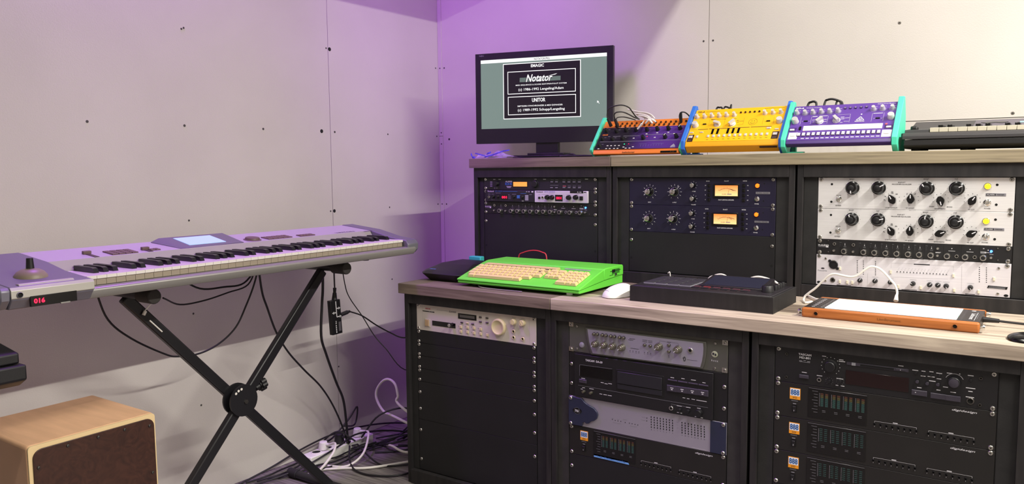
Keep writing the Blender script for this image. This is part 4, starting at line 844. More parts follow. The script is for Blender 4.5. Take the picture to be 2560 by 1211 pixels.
# four identical meter interfaces
k8 = (1880, 840, 3.265)
ref8 = Panel(None, (0, 0, 0), (1, 0, 0), (0, 0, 1), (0, -1, 0), RW, 2*UU, [(1936.5, 958.5), (2492, 1038.8), (2488, 1136.8), (1935.5, 1044)], k8)
M_888 = mat('charcoal_panel', '#1a1817', 0.45, noise=0.15, nscale=10)
M_ORANGE = mat('orange_label', '#e8961e', 0.5, emit='#e8961e', es=0.05); M_WHBLUE = mat('white_label', '#e9eef6', 0.5); M_888B = mat('blue_digits', '#2f5f9c', 0.5)
M_MWIN = mat('smoked_meter_window', '#0e0d0d', 0.18); M_SEG_G = mat('green_segment', '#2f4f4a', 0.5); M_SEG_Y = mat('yellow_segment', '#58512f', 0.5); M_SEG_R = mat('red_segment', '#573528', 0.5)
def interface(bay, u0, label, lit=True, seg=1.0):
    p = rack('meter_interface', bay, False, u0, 2, label, 'audio interface', M_888, group=None); A = ref8.ab
    a0, b1 = A(310, 445); a1, b0 = A(395, 553)
    p.slab('logo_label', M_ORANGE, a0, b0+0.001, a1, b1, 0, 0.0005); bm = b0+(b1-b0)*0.33
    p.rect(M_WHBLUE, a0+0.0012, bm, a1-0.0012, b1-0.0015, 0.0008); p.text(M_888B, '888', (a0+a1)/2, (bm+b1)/2-0.0008, (a1-a0)*0.82, (b1-bm)*0.72, c=0.0011, bold=0.03); p.text(M_GOLDPRINT, 'I/O', (a0+a1)/2, (b0+bm)/2+0.0005, 0.010, 0.0045, c=0.0008)
    a, b = A(348, 615); p.slab('rocker_frame', M_BLACKGL, a-0.006, b-0.010, a+0.006, b+0.009, 0, 0.0012); p.button(a, b-0.001, 0.008, 0.013, 0.004, M_BLACKPL, name='power_rocker'); p.rect(M_WHITEPRINT, a-0.0005, b-0.007, a+0.0005, b-0.003, 0.0045); p.rect(M_GREYPRINT, a-0.004, b+0.0105, a+0.004, b+0.0125); p.rect(M_GREYPRINT, a-0.008, b+0.0185, a+0.008, b+0.0195)
    p.slab('meter_window', M_MWIN, A(460, 470)[0], 0.009, A(943, 540)[0], 0.0835, 0, 0.0012, 0.0006)
    p.line(M_GREYPRINT, [(A(465, 470)[0], 0.0828), (A(940, 540)[0], 0.0828)], 0.0006, 0.0015)
    for i, x in enumerate((573, 611, 671, 709, 768, 808, 868, 908)):
        a = A(x, 560+0.14*(x-573))[0]
        for k in range(14):
            b = 0.0405+k*0.0024; m = M_SEG_R if k > 11 else (M_SEG_Y if k > 8 else M_SEG_G)
            if not lit: m = M_SEG_G if k % 2 else M_BLACKPL
            p.rect(m, a-0.0034, b, a+0.0034, b+0.0016, 0.0016)
        if i % 2 == 0: 
            for k in range(12): p.rect(M_GREYPRINT, a-0.0062, 0.0405+k*0.0028, a-0.0052, 0.0412+k*0.0028+0.0010, 0.0016)
        if i % 2 == 0: p.rect(M_GREYPRINT, a+0.001, 0.030, a+0.009, 0.0307, 0.0016); p.rect(M_GREYPRINT, a+0.001, 0.0265, a+0.009, 0.0272, 0.0016)
    for r_ in range(8): p.rect(M_GREYPRINT, 0.0925+(0.004 if r_ % 3 else 0), 0.076-r_*0.0075, 0.106, 0.0766-r_*0.0075, 0.0016)
    a0, b0 = A(1632, 630); a1, b1 = A(1836, 660); p.text(M_WHITEPRINT, 'digidesign', (a0+a1)/2, (b0+b1)/2, a1-a0, 0.0058, shear=0.3, bold=0.012)
    for xs, ys, xe, ye in ((1003, 745, 1345, 803), (1443, 822, 1812, 890)):
        for i in range(8):
            a, b = A(xs+(xe-xs)*i/7, ys+(ye-ys)*i/7); p.jack(a, b, 0.0029, M_BLACKPL, 0.75); p.rect(M_WHITEPRINT, a-0.0004, b-0.0068, a+0.0004, b-0.0046)
        (a, b), (a2, b2) = A(xs, ys-18), A(xe, ye-18); b = b2 = (b+b2)/2+0.002
        p.line(M_WHITEPRINT, [(a, b-0.004), (a, b), (a2, b), (a2, b-0.004)], 0.0005); p.rect(M_WHITEPRINT, (a+a2)/2-0.005, b+0.0015, (a+a2)/2+0.005, b+0.0035)
    p.finish(); return p
interface(2, 2, 'topmost of the three black interfaces with orange number labels, right below the minidisc recorder')
interface(2, 4, 'middle of the three stacked black interfaces with orange number labels', False)
interface(2, 6, 'lowest of the three stacked black interfaces with orange number labels', False)
p = interface(1, 7, 'black interface with an orange number label and blue tape, below the silver converter')
kt = (1420, 1060, 6.095); p.H = homog([(1422.8, 1069), (1816, 1150), (1814, 1236), (1425, 1142)], [(0, 2*UU), (RW, 2*UU), (RW, 0), (0, 0)]); p.k = kt
a0, b1 = p.ab(387, 515); a1, b0 = p.ab(905, 672); bb = p.ab(387, 562)[1]
p.shape('blue_tape', mat('blue_masking_tape', '#6fa4e6', 0.7), [(a0, bb), (a1, bb-0.0005), (a1-0.004, b1-0.0005), (a0, b1)], 0, 0.0012)
p.text(mat('pen_blue', '#3b62a8', 0.7), '1-8  Pultec  1176', (a0+a1)/2, (bb+b1)/2, (a1-a0)*0.8, 0.0045, c=0.0015); p.finish()

# minidisc recorder
k8b = k8
p = rack('minidisc_recorder', 2, False, 0, 2, 'black minidisc recorder with a dark red display window, directly under the worktop', 'minidisc recorder', M_TAPE, [(1938, 872), (2496, 940), (2492, 1038.8), (1936.5, 958.5)], k8)
def RR(x0, y0, x1, y1):
    a0, b1 = p.ab(x0, y0); a1, b0 = p.ab(x1, y1); return a0, b0, a1, b1
a, b = p.ab(432, 178); p.text(M_WHITEPRINT, 'TASCAM', a, b, 0.031, 0.0055, bold=0.04); a, b = p.ab(432, 204); p.text(M_WHITEPRINT, 'MD-801', a, b, 0.026, 0.0055, bold=0.02)
a, b = p.ab(430, 237); p.rect(M_GREYPRINT, a-0.013, b-0.001, a+0.013, b); p.rect(M_GREYPRINT, a-0.013, b+0.001, a-0.006, b+0.0025); p.rect(M_GREYPRINT, a+0.006, b+0.001, a+0.013, b+0.0025); p.rect(M_GREYPRINT, a-0.003, b+0.003, a+0.003, b+0.0042)
a, b = p.ab(427, 356); p.button(a, b, 0.0225, 0.0085, 0.005, M_STRIP, name='power_button'); p.rect(M_WHITEPRINT, a-0.006, b+0.0095, a+0.006, b+0.011)
a, b = p.ab(643, 272); p.knob(a, b, 0.0135, 0.014, M_BLACKPL, skirt=1.25)
for i in range(13): t = math.radians(90-(-140+280*i/12)); p.dot(M_WHITEPRINT, a+0.0215*math.cos(t), b+0.0215*math.sin(t), 0.0009)
a, b = p.ab(551, 383); p.jack(a, b, 0.0056, M_CHROME, 0.62)
for x, y in ((633, 394), (722, 398)): a, b = p.ab(x, y); p.knob(a, b, 0.005, 0.009, M_BLACKPL); p.ticks(M_GREYPRINT, a, b, 0.0075, 0.009, 9, -140, 140, 0.0006)
for x0, y0, x1, y1 in ((573, 188, 606, 194), (712, 217, 748, 226), (710, 232, 762, 238), (530, 347, 575, 354), (692, 371, 748, 381), (685, 426, 707, 432), (727, 432, 757, 440), (1195, 268, 1238, 277), (1310, 305, 1358, 312), (1385, 313, 1417, 320), (1448, 312, 1482, 330), (1505, 328, 1552, 340), (1378, 352, 1418, 360), (1435, 357, 1492, 366), (1508, 370, 1545, 388), (1447, 393, 1500, 401), (1350, 447, 1386, 454), (1507, 467, 1540, 474), (1620, 485, 1665, 493), (1560, 437, 1600, 455), (1760, 345, 1807, 362), (1745, 450, 1822, 462), (1765, 475, 1800, 490), (1745, 525, 1812, 533), (1690, 335, 1700, 345), (1590, 330, 1635, 337)):
    a0, b0, a1, b1 = RR(x0, y0, x1, y1); bm = (b0+b1)/2; p.rect(M_WHITEPRINT, a0, bm-0.0009, a1, bm+0.0009)
a0, b1 = p.ab(775, 234); a1 = p.ab(1280, 330)[0]; b0 = p.ab(775, 262)[1]
p.slab('loading_slot_trim', M_STRIP, a0, b0+0.0005, a1, b1-0.0005, 0, 0.002, 0.0005); p.slab('disc_slot', M_BLACKHOLE, a0+0.031, b0+0.002, a1-0.031, b1-0.0025, 0.0019, 0.0026); a, b = a0+0.016, (b0+b1)/2; p.rect(M_GREYPRINT, a-0.0045, b-0.0036, a+0.0045, b+0.0036, 0.0024); p.button(a1-0.016, (b0+b1)/2, 0.022, 0.005, 0.001, M_STRIP, c=0.002); p.dot(M_WHITEPRINT, a1-0.017, b, 0.0009, c=0.0036)
a0, b1 = p.ab(768, 305); a1, _ = p.ab(1283, 400); b0 = p.ab(768, 418)[1]
p.slab('display_window', mat('dark_red_window', '#1d0b0d', 0.2), a0, b0, a1, b1, 0, 0.0014, 0.0004)
for x, y in ((1340, 330), (1402, 338), (1465, 347), (1530, 352), (1785, 390)): a, b = p.ab(x, y); p.knob(a, b, 0.0035, 0.004, M_BLACKPL, name='push_button')
for x, y in ((1352, 400), (1433, 415), (1520, 424)): a, b = p.ab(x, y); p.knob(a, b, 0.0046, 0.005, M_BLACKPL, M_STRIP, None, 0, 0.8, name='push_button')
a, b = p.ab(1652, 405); p.knob(a, b, 0.0135, 0.014, M_BLACKPL, M_STRIP, None, 0, 0.75); p.ring(M_WHITEPRINT, a, b, 0.0185, 0.0192, 16, 0.0004, math.radians(25), math.radians(155))
for x, y, wd in ((1369, 492, 0.032), (1522, 519, 0.031), (1642, 537, 0.030)): a, b = p.ab(x, y); p.button(a, b, wd, 0.0125, 0.005, M_STRIP, name='transport_button')
a, b = p.ab(1371, 489); p.dot(M_WHITEPRINT, a-0.008, b, 0.0012, c=0.0055)
a, b = p.ab(1782, 560); p.jack(a, b, 0.0078, M_DARKSTEEL, 0.7)
for x, y in ((285, 170), (281, 360), (1867, 375), (1860, 592)): a, b = p.ab(x, y); p.jack(a, b, 0.0036, M_DARKSTEEL, 0.6)
p.finish()

# ------------------------------------------------------------------ on the shelf
# monitor
km_ = (1160, 100, 3.785)
t = thing('monitor', (0.675, -0.2, SH), 'black widescreen monitor showing a start screen, standing on the shelf', 'monitor', rotz=0.227)
MW, MH, MZ = 0.552, 0.348, 0.060
p = Panel(t, (-MW/2, 0, MZ), (1, 0, 0), (0, 0, 1), (0, -1, 0), MW, MH, [(1185.6, 135.7), (1534.6, 113.7), (1531, 350), (1194.3, 363.4)], km_)
M_MON = mat('monitor_black', '#1b181d', 0.42, bump=0.03, bscale=1500)
S0 = [p.ab(*q) for q in ((143, 203), (1367, 130), (1365, 815), (170, 852))]
sa0, sb0, sa1, sb1 = 0.0215, 0.0575, MW-0.0235, MH-0.0245
fr = MB()
for a0, b0, a1, b1 in ((0, 0, MW, sb0), (0, sb1, MW, MH), (0, sb0, sa0, sb1), (sa1, sb0, MW, sb1)):
    fr.prism([(a0, b0), (a1, b0), (a1, b1), (a0, b1)], lambda a, b, c: p.P(a, b, c), -0.022, 0.0)
obj('bezel', fr, M_MON, t, world=False)
bk = MB().prism([(0.004, 0.004), (MW-0.004, 0.004), (MW-0.004, MH-0.004), (0.004, MH-0.004)], lambda a, b, c: p.P(a, b, c), -0.040, -0.0225)
bk.prism([(0.10, 0.06), (MW-0.10, 0.06), (MW-0.10, MH-0.06), (0.10, MH-0.06)], lambda a, b, c: p.P(a, b, c), -0.058, -0.040)
obj('back_shell', bk, M_MON, t, world=False, bevel=0.003)
M_SCR = mat('lit_screen_grey', '#101212', 0.25, emit='#8a9d97', es=0.8)
M_SCW = mat('lit_screen_white', '#101212', 0.3, emit='#ffffff', es=1.1); M_SCB = mat('dark_screen_window', '#141215', 0.3, emit='#221c24', es=0.5)
p.slab('screen', M_SCR, sa0, sb0, sa1, sb1, -0.006, -0.003)
# the picture on the screen, placed in fractions of the screen
HS = homog([(km_[0]+x/km_[2], km_[1]+y/km_[2]) for x, y in ((143, 203), (1367, 130), (1365, 815), (170, 852))], [(0, 1), (1, 1), (1, 0), (0, 0)])
def sc(x, y):
    q = HS @ (km_[0]+x/km_[2], km_[1]+y/km_[2], 1.0); return sa0+(sa1-sa0)*q[0]/q[2], sb0+(sb1-sb0)*q[1]/q[2]
c = -0.0026
_, b = sc(143, 236); p.rect(M_SCW, sa0+0.0005, b, sa1-0.0005, sb1-0.0005, c)
a, b = sc(738, 186); p.text(M_SCB, 'NOTATOR.PRG', a, b, 0.062, 0.0085, c=c+0.0003, bold=0.012)
def win(q, bold):
    (a0, b1), (a1, b0) = sc(*q[0]), sc(*q[1]); p.rect(M_SCW, a0, b0, a1, b1, c); p.rect(M_SCB, a0+bold, b0+bold, a1-bold, b1-bold, c+0.0003); return a0, b0, a1, b1
win(((362, 238), (1119, 735)), 0.0030)
def frame(q, bd):
    (a0, b1), (a1, b0) = sc(*q[0]), sc(*q[1])
    for x0, y0, x1, y1 in ((a0, b0, a1, b0+bd), (a0, b1-bd, a1, b1), (a0, b0+bd, a0+bd, b1-bd), (a1-bd, b0+bd, a1, b1-bd)): p.rect(M_SCW, x0, y0, x1, y1, c+0.0006)
frame(((408, 313), (1069, 498)), 0.0026); frame(((417, 550), (1072, 698)), 0.0026)
a, b = sc(697, 251); p.text(M_SCW, 'EMAGIC', a, b, 0.053, 0.0115, c=c+0.0007, bold=0.025)
for i in range(9):
    (a0, b), (a1, b2) = sc(528, 372+4.6*i), sc(922, 348+4.9*i); p.rect(M_SCR, a0, b-0.0006, a1, b+0.0006, c+0.0006)
a, b = sc(715, 368); p.text(M_SCB, 'Notator', a-0.001, b-0.001, 0.112, 0.030, shear=0.35, c=c+0.0008, bold=0.07); p.text(M_SCW, 'Notator', a, b, 0.108, 0.028, shear=0.35, c=c+0.0011, bold=0.02)
q0, q1, q2 = sc(800, 350), sc(890, 325), sc(870, 338); p.poly(M_SCW, [q0, q2, q1], c+0.0012)
a, b = sc(733, 430); p.text(M_SCW, 'MIDI SEQUENCE & SCORE EDIT/PRINTOUT SYSTEM', a, b, 0.205, 0.0055, c=c+0.0007)
a, b = sc(733, 475); p.text(M_SCW, '(c) 1986-1992 Lengeling/Adam', a, b, 0.182, 0.0125, c=c+0.0007, bold=0.012)
a, b = sc(714, 576); p.text(M_SCW, 'UNITOR', a, b, 0.054, 0.0150, c=c+0.0007, bold=0.025)
a, b = sc(726, 629); p.text(M_SCW, 'SMPTE/EBU SYNCHRONIZER & MIDI EXPANDER', a, b, 0.183, 0.0055, c=c+0.0007)
a, b = sc(738, 669); p.text(M_SCW, '(c) 1989-1992 Schupp/Lengeling', a, b, 0.190, 0.0125, c=c+0.0007, bold=0.012)
a, b = sc(1280, 598); p.poly(M_SCW, [(a-0.003, b+0.006), (a-0.003, b-0.003), (a+0.0005, b-0.0005), (a+0.005, b-0.006), (a+0.006, b-0.0045), (a+0.002, b+0.001), (a+0.004, b+0.003)], c+0.0007)
a, b = p.ab(160, 152); p.text(M_GREYPRINT, 'NEC', a, b, 0.020, 0.0058)
for x in (1105, 1167, 1218): a, b = p.ab(x, 945); p.button(a, b, 0.007, 0.003, 0.0015, M_MON)
p.finish('screen_picture')
obj('neck', MB().box(-0.029, 0.061, 0.006, 0.030, 0.012, 0.13), M_MON, t, world=False, bevel=0.002)
obj('turntable', MB().box(-0.052, 0.094, -0.028, 0.062, 0.012, 0.020), M_MON, t, world=False, bevel=0.002)
obj('foot', MB().prism([(-0.098, -0.062), (0.136, -0.062), (0.143, 0.03), (0.118, 0.105), (-0.08, 0.105), (-0.105, 0.03)], lambda a, b, c: Vector((a, b, c)), 0.0, 0.012), mat('foot_gloss_black', '#16141a', 0.25), t, world=False, bevel=0.002)

# small synthesizers on printed stands
M_TEAL = mat('teal_printed_plastic', '#4ed7b0', 0.5, bump=0.08, bscale=700, stretch=(1, 1, 8)); M_BLUE = mat('blue_printed_plastic', '#2f6ed0', 0.5, bump=0.08, bscale=700, stretch=(1, 1, 8))
def synth(name, label, xl, w, yf, zf, yb, zb, px, crop, face, facem, lipm, standm, sl, sr, lip, underm=None):
    cx = xl+w/2
    t = thing(name, (cx, -0.33, SH), label, 'synthesizer')
    o = wloc(t); h = math.hypot(yb-yf, zb-zf)
    p = Panel(t, Vector((xl, yf, zf))-o, (1, 0, 0), (0, yb-yf, zb-zf), (0, -(zb-zf), yb-yf), w, h, px, crop)
    z1, z2 = lip
    prof = [(yf+0.0005, zf-0.0008), (yf-0.003, z1), (yf+0.014, z2), (yb+0.028, zb-0.032), (yb+0.0005, zb-0.0008)]
    m = MB().prism(prof, lambda a, b, c: Vector((c, a, b)), xl+0.0004, xl+w-0.0004)
    for i, f in enumerate(m.f):
        pass
    obj('case', m, lipm, t, bevel=0.0012)
    p.plate('face_plate', facem, 0.0015, 0.0004, 0.0006, c=0.0)
    for i, (x0, x1, full) in enumerate(((sl[0], sl[1], 0), (sr[0], sr[1], 1))):
        pr = [(yf+0.018, SH), (yf-0.004, SH+0.018), (yf-0.006, zf+0.003), (yf-0.001, zf+0.010), (yb-0.002, zb+0.014), (yb+0.012, zb+0.013), (yb+0.032, SH+0.10), (yb+0.032, SH), (yb+0.018, SH), (yb+0.012, SH+0.055), (yf+0.052, SH+0.012), (yf+0.048, SH)]
        obj('stand', MB().prism(pr, lambda a, b, c: Vector((c, a, b)), x0, x1), standm, t, bevel=0.0012)
    obj('stand_foot', MB().box(xl, xl+0.045, yf+0.022, yf+0.040, SH, SH+0.004), standm, t)
    return p
def stick(p, a0, b0, a1, b1, txt=None, c=0.0):
    p.slab('sticker', M_BLACKGL, a0, b0, a1, b1, c, c+0.0004)
# orange and purple synthesizer
k4 = (1470, 250, 8.074)
M_OR = mat('orange_case', '#e07c2c', 0.42)
def crave_mat():
    m = mat('black_to_purple_face', '#1a1620', 0.4); nt = m.node_tree; b = nt.nodes['Principled BSDF']; tc = nt.nodes.new('ShaderNodeTexCoord'); sp = nt.nodes.new('ShaderNodeSeparateXYZ'); nt.links.new(tc.outputs['Generated'], sp.inputs[0])
    r = nt.nodes.new('ShaderNodeValToRGB'); e = r.color_ramp.elements; e[0].position = 0.36; e[0].color = hx('#1d1a20'); e[1].position = 0.66; e[1].color = hx('#4f2b80'); nt.links.new(sp.outputs['X'], r.inputs['Fac']); nt.links.new(r.outputs['Color'], b.inputs['Base Color']); return m
p = synth('synthesizer', 'orange and purple patchable synthesizer on teal stands, beside the monitor', 0.991, 0.311, -0.374, 1.141, -0.2825, 1.243, px4(k4, (380, 425), (2060, 370), (1825, 975), (110, 1005)), k4, None, M_OR, M_OR, M_TEAL, (0.980, 0.9905), (1.3025, 1.3115), (1.128, 1.1235))
q = [p.ab(*s) for s in ((115, 1000), (1818, 972), (2005, 530), (305, 570))]
sb = (q[2][1]+q[3][1])/2
p.slab('control_face', crave_mat(), 0.003, 0.002, p.w-0.003, sb, 0.001, 0.0026)
C0 = 0.0026
KN = M_BLACKPL
for x, y in ((385, 612), (590, 618), (785, 600), (985, 598), (1205, 598), (1412, 585), (1630, 578), (1855, 570), (300, 770), (505, 775), (712, 768), (1125, 755), (1560, 740), (1780, 735), (240, 905)):
    a, b = p.ab(x+14, y+26); p.knob(a, b, 0.0062, 0.0135, KN, None, M_WHITEPRINT if x in (1855, 1560) else None, 20, skirt=1.12, c=C0, plen=1.5)
    p.rect(M_GREYPRINT, a+0.004, b+0.0085, a+0.012, b+0.0093, C0+0.0003)
    for g in (-40, 0, 40): tt = math.radians(90-g); p.dot(M_WHITEPRINT, a+0.0098*math.cos(tt), b+0.0098*math.sin(tt), 0.0005, 6, C0+0.0003)
for x0, x1, y in ((260, 1900, 842), (430, 1060, 735), (1180, 1890, 705), (330, 1030, 567)):
    a0, b = p.ab(x0, y+4); a1, _ = p.ab(x1, y-8); p.rect(M_GREYPRINT, a0, b-0.0006, a1, b+0.0006, C0+0.0004)
for x, y in ((410, 922), (482, 921), (560, 920), (640, 919), (222, 982), (380, 980), (453, 979), (775, 973), (852, 971), (540, 978), (610, 977), (730, 950), (920, 945), (1200, 690), (1745, 690), (1410, 672), (1630, 665), (940, 775), (1360, 762)):
    a, b = p.ab(x, y); p.button(a, b, 0.0062, 0.003, 0.0012, M_WHITEPL, c=C0)
a, b = p.ab(752, 890); p.dot(M_GREENLED, a, b, 0.0018, c=C0+0.0004)
for x, y in ((838, 886), (1212, 742)): a, b = p.ab(x, y); p.dot(M_REDLED, a, b, 0.0012, c=C0+0.0004)
for i in range(7): a, b = p.ab(775+28*i, 910-1.0*i); p.dot(M_REDP, a, b, 0.0006, c=C0+0.0004)
for i in range(9): a, b = p.ab(1075+52*i, 925-3*i); p.rect(M_BLUEP2, a-0.0003, b-0.004, a+0.0002, b+0.004, C0+0.0004)
a0, b = p.ab(1050, 890); a1, _ = p.ab(1200, 888); p.rect(M_BLUEP2, a0, b, a1, b+0.0005, C0+0.0004); a0, b = p.ab(1300, 885); a1, _ = p.ab(1540, 880); p.rect(M_BLUEP2, a0, b, a1, b+0.0005, C0+0.0004)
def tri_logo(p, m, a, b, s, c):
    p.line(m, [(a-s, b-s*0.6), (a+s, b-s*0.6), (a, b+s*0.75), (a-s, b-s*0.6)], s*0.16, c); p.ring(m, a, b-s*0.15, s*0.22, s*0.36, 14, c); p.text(m, 'behringer', a, b-s*1.05, s*2.5, s*0.5, c=c, bold=0.03)
a, b = p.ab(1722, 918); tri_logo(p, M_WHITEPRINT, a, b, 0.0072, C0+0.0004)
a0, b0, a1, b1 = (*p.ab(310, 722), *p.ab(430, 690)); p.text(M_OR, 'CRAVE', (a0+a1)/2, (b0+b1)/2, 0.021, 0.0055, c=C0+0.0004, bold=0.03)
for i in range(17):
    a = 0.012+i*0.0178; 
    if i > 1: p.jack(a+0.006, sb+0.0195, 0.0038, M_GOLDPRINT, 0.7, c=0.0012)
    if i > 1 and i < 16: p.jack(a+0.003, sb+0.0085, 0.0038, M_GOLDPRINT, 0.7, c=0.0012)
p.finish()
pf = Panel(p.root, p.O+Vector((0, -0.0032, -0.0205)), (1, 0, 0), (0, 0.12, 1), (0, -1, 0.12), p.w, 0.02)
pf.text(M_GOLDPRINT, 'behringer', 0.135, 0.0118, 0.046, 0.0062, c=0.0016, bold=0.03); pf.slab('sticker', M_BLACKGL, p.w-0.062, 0.0085, p.w-0.006, 0.0150, 0.0005, 0.0016); pf.text(M_GOLDPRINT, 'A 12', p.w-0.022, 0.0118, 0.014, 0.004, c=0.0019); pf.finish()
# yellow bass synthesizer
k2 = (1700, 240, 7.568)
M_YEL = mat('yellow_panel', '#f2b51c', 0.4); M_YELC = mat('yellow_case', '#eca214', 0.42)
M_SILK = mat('silver_knob', '#ddd6d6', 0.3, 0.3)
p = synth('synthesizer', 'yellow bass synthesizer with a smiling face and blue stands', 1.326, 0.2925, -0.381, 1.161, -0.2855, 1.266, px4(k2, (330, 262), (2060, 195), (1845, 845), (92, 880)), k2, None, M_YEL, M_YELC, M_BLUE, (1.3125, 1.3255), (1.619, 1.6295), (1.146, 1.1265))
for x, y in ((325, 400), (467, 393), (605, 380), (745, 378), (885, 370), (1030, 365), (1605, 337), (1757, 330), (1905, 322)):
    a, b = p.ab(x+14, y+6); p.knob(a, b, 0.0052, 0.014, M_SILK, skirt=1.15); p.ring(M_SILK, a, b, 0.0068, 0.0078, 20); p.rect(M_GOLDPRINT, a-0.002, b+0.0098, a+0.008, b+0.0104)
for x, y in ((285, 560), (1870, 495)): a, b = p.ab(x+16, y+8); p.knob(a, b, 0.0092, 0.0155, M_SILK, skirt=1.1)
for x, y, g in ((700, 535, 70), (985, 525, -35)):
    a, b = p.ab(x+12, y+12); p.knob(a, b, 0.0095, 0.005, M_SILK, skirt=1.15, name='selector_base'); p.put('selector_bar', ('selbar',), lambda: MB().box(-0.0042, 0.0042, -0.0105, 0.0105, 0.0, 0.010), M_SILK, a, b, 0.004, math.radians(g))
for x, y in ((1168, 323), (1253, 319), (1340, 315), (1427, 311), (1516, 306)): a, b = p.ab(x, y); p.jack(a, b, 0.0034, M_GOLDPRINT, 0.75)
a, b = p.ab(415, 303); p.text(M_GOLDPRINT, 'TD-3', a, b, 0.023, 0.0062, bold=0.04); a0, b = p.ab(515, 300); a1, _ = p.ab(765, 297); p.rect(M_GOLDPRINT, a0, b-0.0005, a1, b+0.0005); a0, b = p.ab(1620, 246); a1, _ = p.ab(1985, 240); p.rect(M_GOLDPRINT, a0, b-0.0005, a1, b+0.0005)
a, b = p.ab(1385, 500); p.ring(M_GOLDPRINT, a, b, 0.0128, 0.0135, 32); p.ring(M_GOLDPRINT, a, b+0.001, 0.0075, 0.0085, 16, 0.0004, math.radians(205), math.radians(335))
for s in (-1, 1): p.put('eye', ('eye',), lambda: MB().lathe([(0.0009, 0), (0.0009, 0.0003), (0.0007, 0.0003)], 10, sy=2.0), M_GOLDPRINT, a+s*0.0038, b+0.0038, 0.0003)
for x in (470, 1670): a, b = p.ab(x, 543 if x < 900 else 494); p.slab('slide_switch', M_BLACKPL, a-0.005, b-0.0015, a+0.006, b+0.0018, 0, 0.003); p.rect(M_GOLDPRINT, a-0.011, b-0.0003, a+0.012, b+0.0002)
def L2(pts, wd=0.0004, m=M_GOLDPRINT): p.line(m, [p.ab(*s) for s in pts], wd)
L2(((390, 465), (365, 575))); L2(((575, 450), (545, 570))); L2(((865, 440), (835, 560))); L2(((1230, 418), (1195, 550), (1080, 560))); L2(((880, 440), (600, 448)), 0.0008); L2(((1585, 430), (1555, 550))); L2(((1790, 410), (1760, 540))); L2(((1080, 475), (1120, 472)), 0.0016); L2(((1080, 503), (1120, 500)), 0.0016); L2(((1130, 487), (1210, 483)), 0.001); L2(((1030, 438), (1080, 435)), 0.0014); L2(((600, 455), (680, 450)), 0.0016)
L2(((345, 640), (535, 633)), 0.0020); L2(((555, 632), (1320, 604)), 0.0020); L2(((1340, 603), (1735, 590)), 0.0020); L2(((205, 645), (330, 640)), 0.0006)
for x, y in ((618, 683), (716, 680), (908, 673), (1006, 670), (1108, 666)):
    q0 = p.ab(x+18, y-50); q1 = p.ab(x-18, y+50); a = (q0[0]+q1[0])/2; p.slab('black_key_print', M_BLACKGL, a-0.0034, q1[1], a+0.0034, q0[1]-0.0006, 0.0, 0.0008)
for i in range(12): a, b = p.ab(532+100.5*i, 775-3.0*i); p.button(a, b, 0.0068, 0.0095, 0.0035, M_SILK, c=0.0); p.rect(M_GOLDPRINT, a-0.0035, b-0.0140, a+0.0035, b-0.0128); p.dot(M_GOLDPRINT, a+0.002, b+0.0085, 0.0006)
for x, y, wd, ht in ((322, 783, 0.0068, 0.0095), (412, 698, 0.0105, 0.0042), (222, 703, 0.0105, 0.0042), (1675, 628, 0.0125, 0.006), (1822, 650, 0.0115, 0.005)): a, b = p.ab(x, y); p.button(a, b, wd, ht, 0.003, M_SILK, c=0.0)
for pts in (((152, 745), (288, 742), (240, 878), (105, 880)), ((1725, 705), (1885, 690), (1845, 825), (1685, 835))):
    q = [p.ab(*s) for s in pts]; a0, a1, b0, b1 = min(v[0] for v in q)+0.003, max(v[0] for v in q)-0.003, min(v[1] for v in q)+0.001, max(v[1] for v in q)
    a0, a1 = max(a0, 0.001), min(a1, p.w-0.001); b0 = max(b0, 0.001)
    p.slab('dark_label', mat('dark_brown_label', '#33140f', 0.5), a0, b0, a1, b1, 0.0, 0.0008); p.button((a0+a1)/2-0.001, b0+(b1-b0)*0.64, 0.0125, 0.010, 0.003, M_SILK, c=0.0008); p.rect(M_GREYPRINT, a0+0.003, b0+0.0040, a1-0.004, b0+0.0052, 0.002)
p.finish()
pf = Panel(p.root, p.O+Vector((0, -0.0034, -0.016)), (1, 0, 0), (0, -0.9, 1), (0, -1, -0.9), p.w, 0.02)
pf.slab('sticker', mat('dark_brown_label'), p.w-0.056, -0.009, p.w-0.004, -0.003, 0.0, 0.0012); pf.text(M_YEL, 'A 13', p.w-0.022, -0.006, 0.014, 0.004, c=0.0008); pf.finish()
# purple drum machine
k3 = (1950, 230, 7.125)
M_PUR = mat('purple_panel', '#5b3a92', 0.4); M_PURC = mat('purple_case', '#43256f', 0.4)
p = synth('drum_machine', 'purple drum machine with white step buttons on teal stands', 1.644, 0.2835, -0.398, 1.156, -0.304, 1.2605, px4(k3, (270, 240), (2120, 180), (1990, 830), (90, 870)), k3, None, M_PUR, M_PURC, M_TEAL, (1.6305, 1.6435), (1.928, 1.9425), (1.146, 1.1365))
p.root['category'] = 'drum machine'
M_KSIL = mat('pale_knob', '#d6d4d6', 0.3, 0.4)
for x, y in ((290, 362), (440, 365), (585, 358), (738, 350), (888, 345), (1040, 335), (1670, 310), (1830, 303), (2000, 298)):
    a, b = p.ab(x+16, y+8); p.knob(a, b, 0.0054, 0.0135, M_KSIL, skirt=1.15); p.ring(M_WHITEPRINT, a, b, 0.0078, 0.0083, 20); p.rect(M_WHITEPRINT, a-0.001, b+0.0108, a+0.0085, b+0.0116)
for x, y in ((255, 515), (1970, 455)): a, b = p.ab(x+18, y+10); p.knob(a, b, 0.0092, 0.0155, M_KSIL, skirt=1.1)
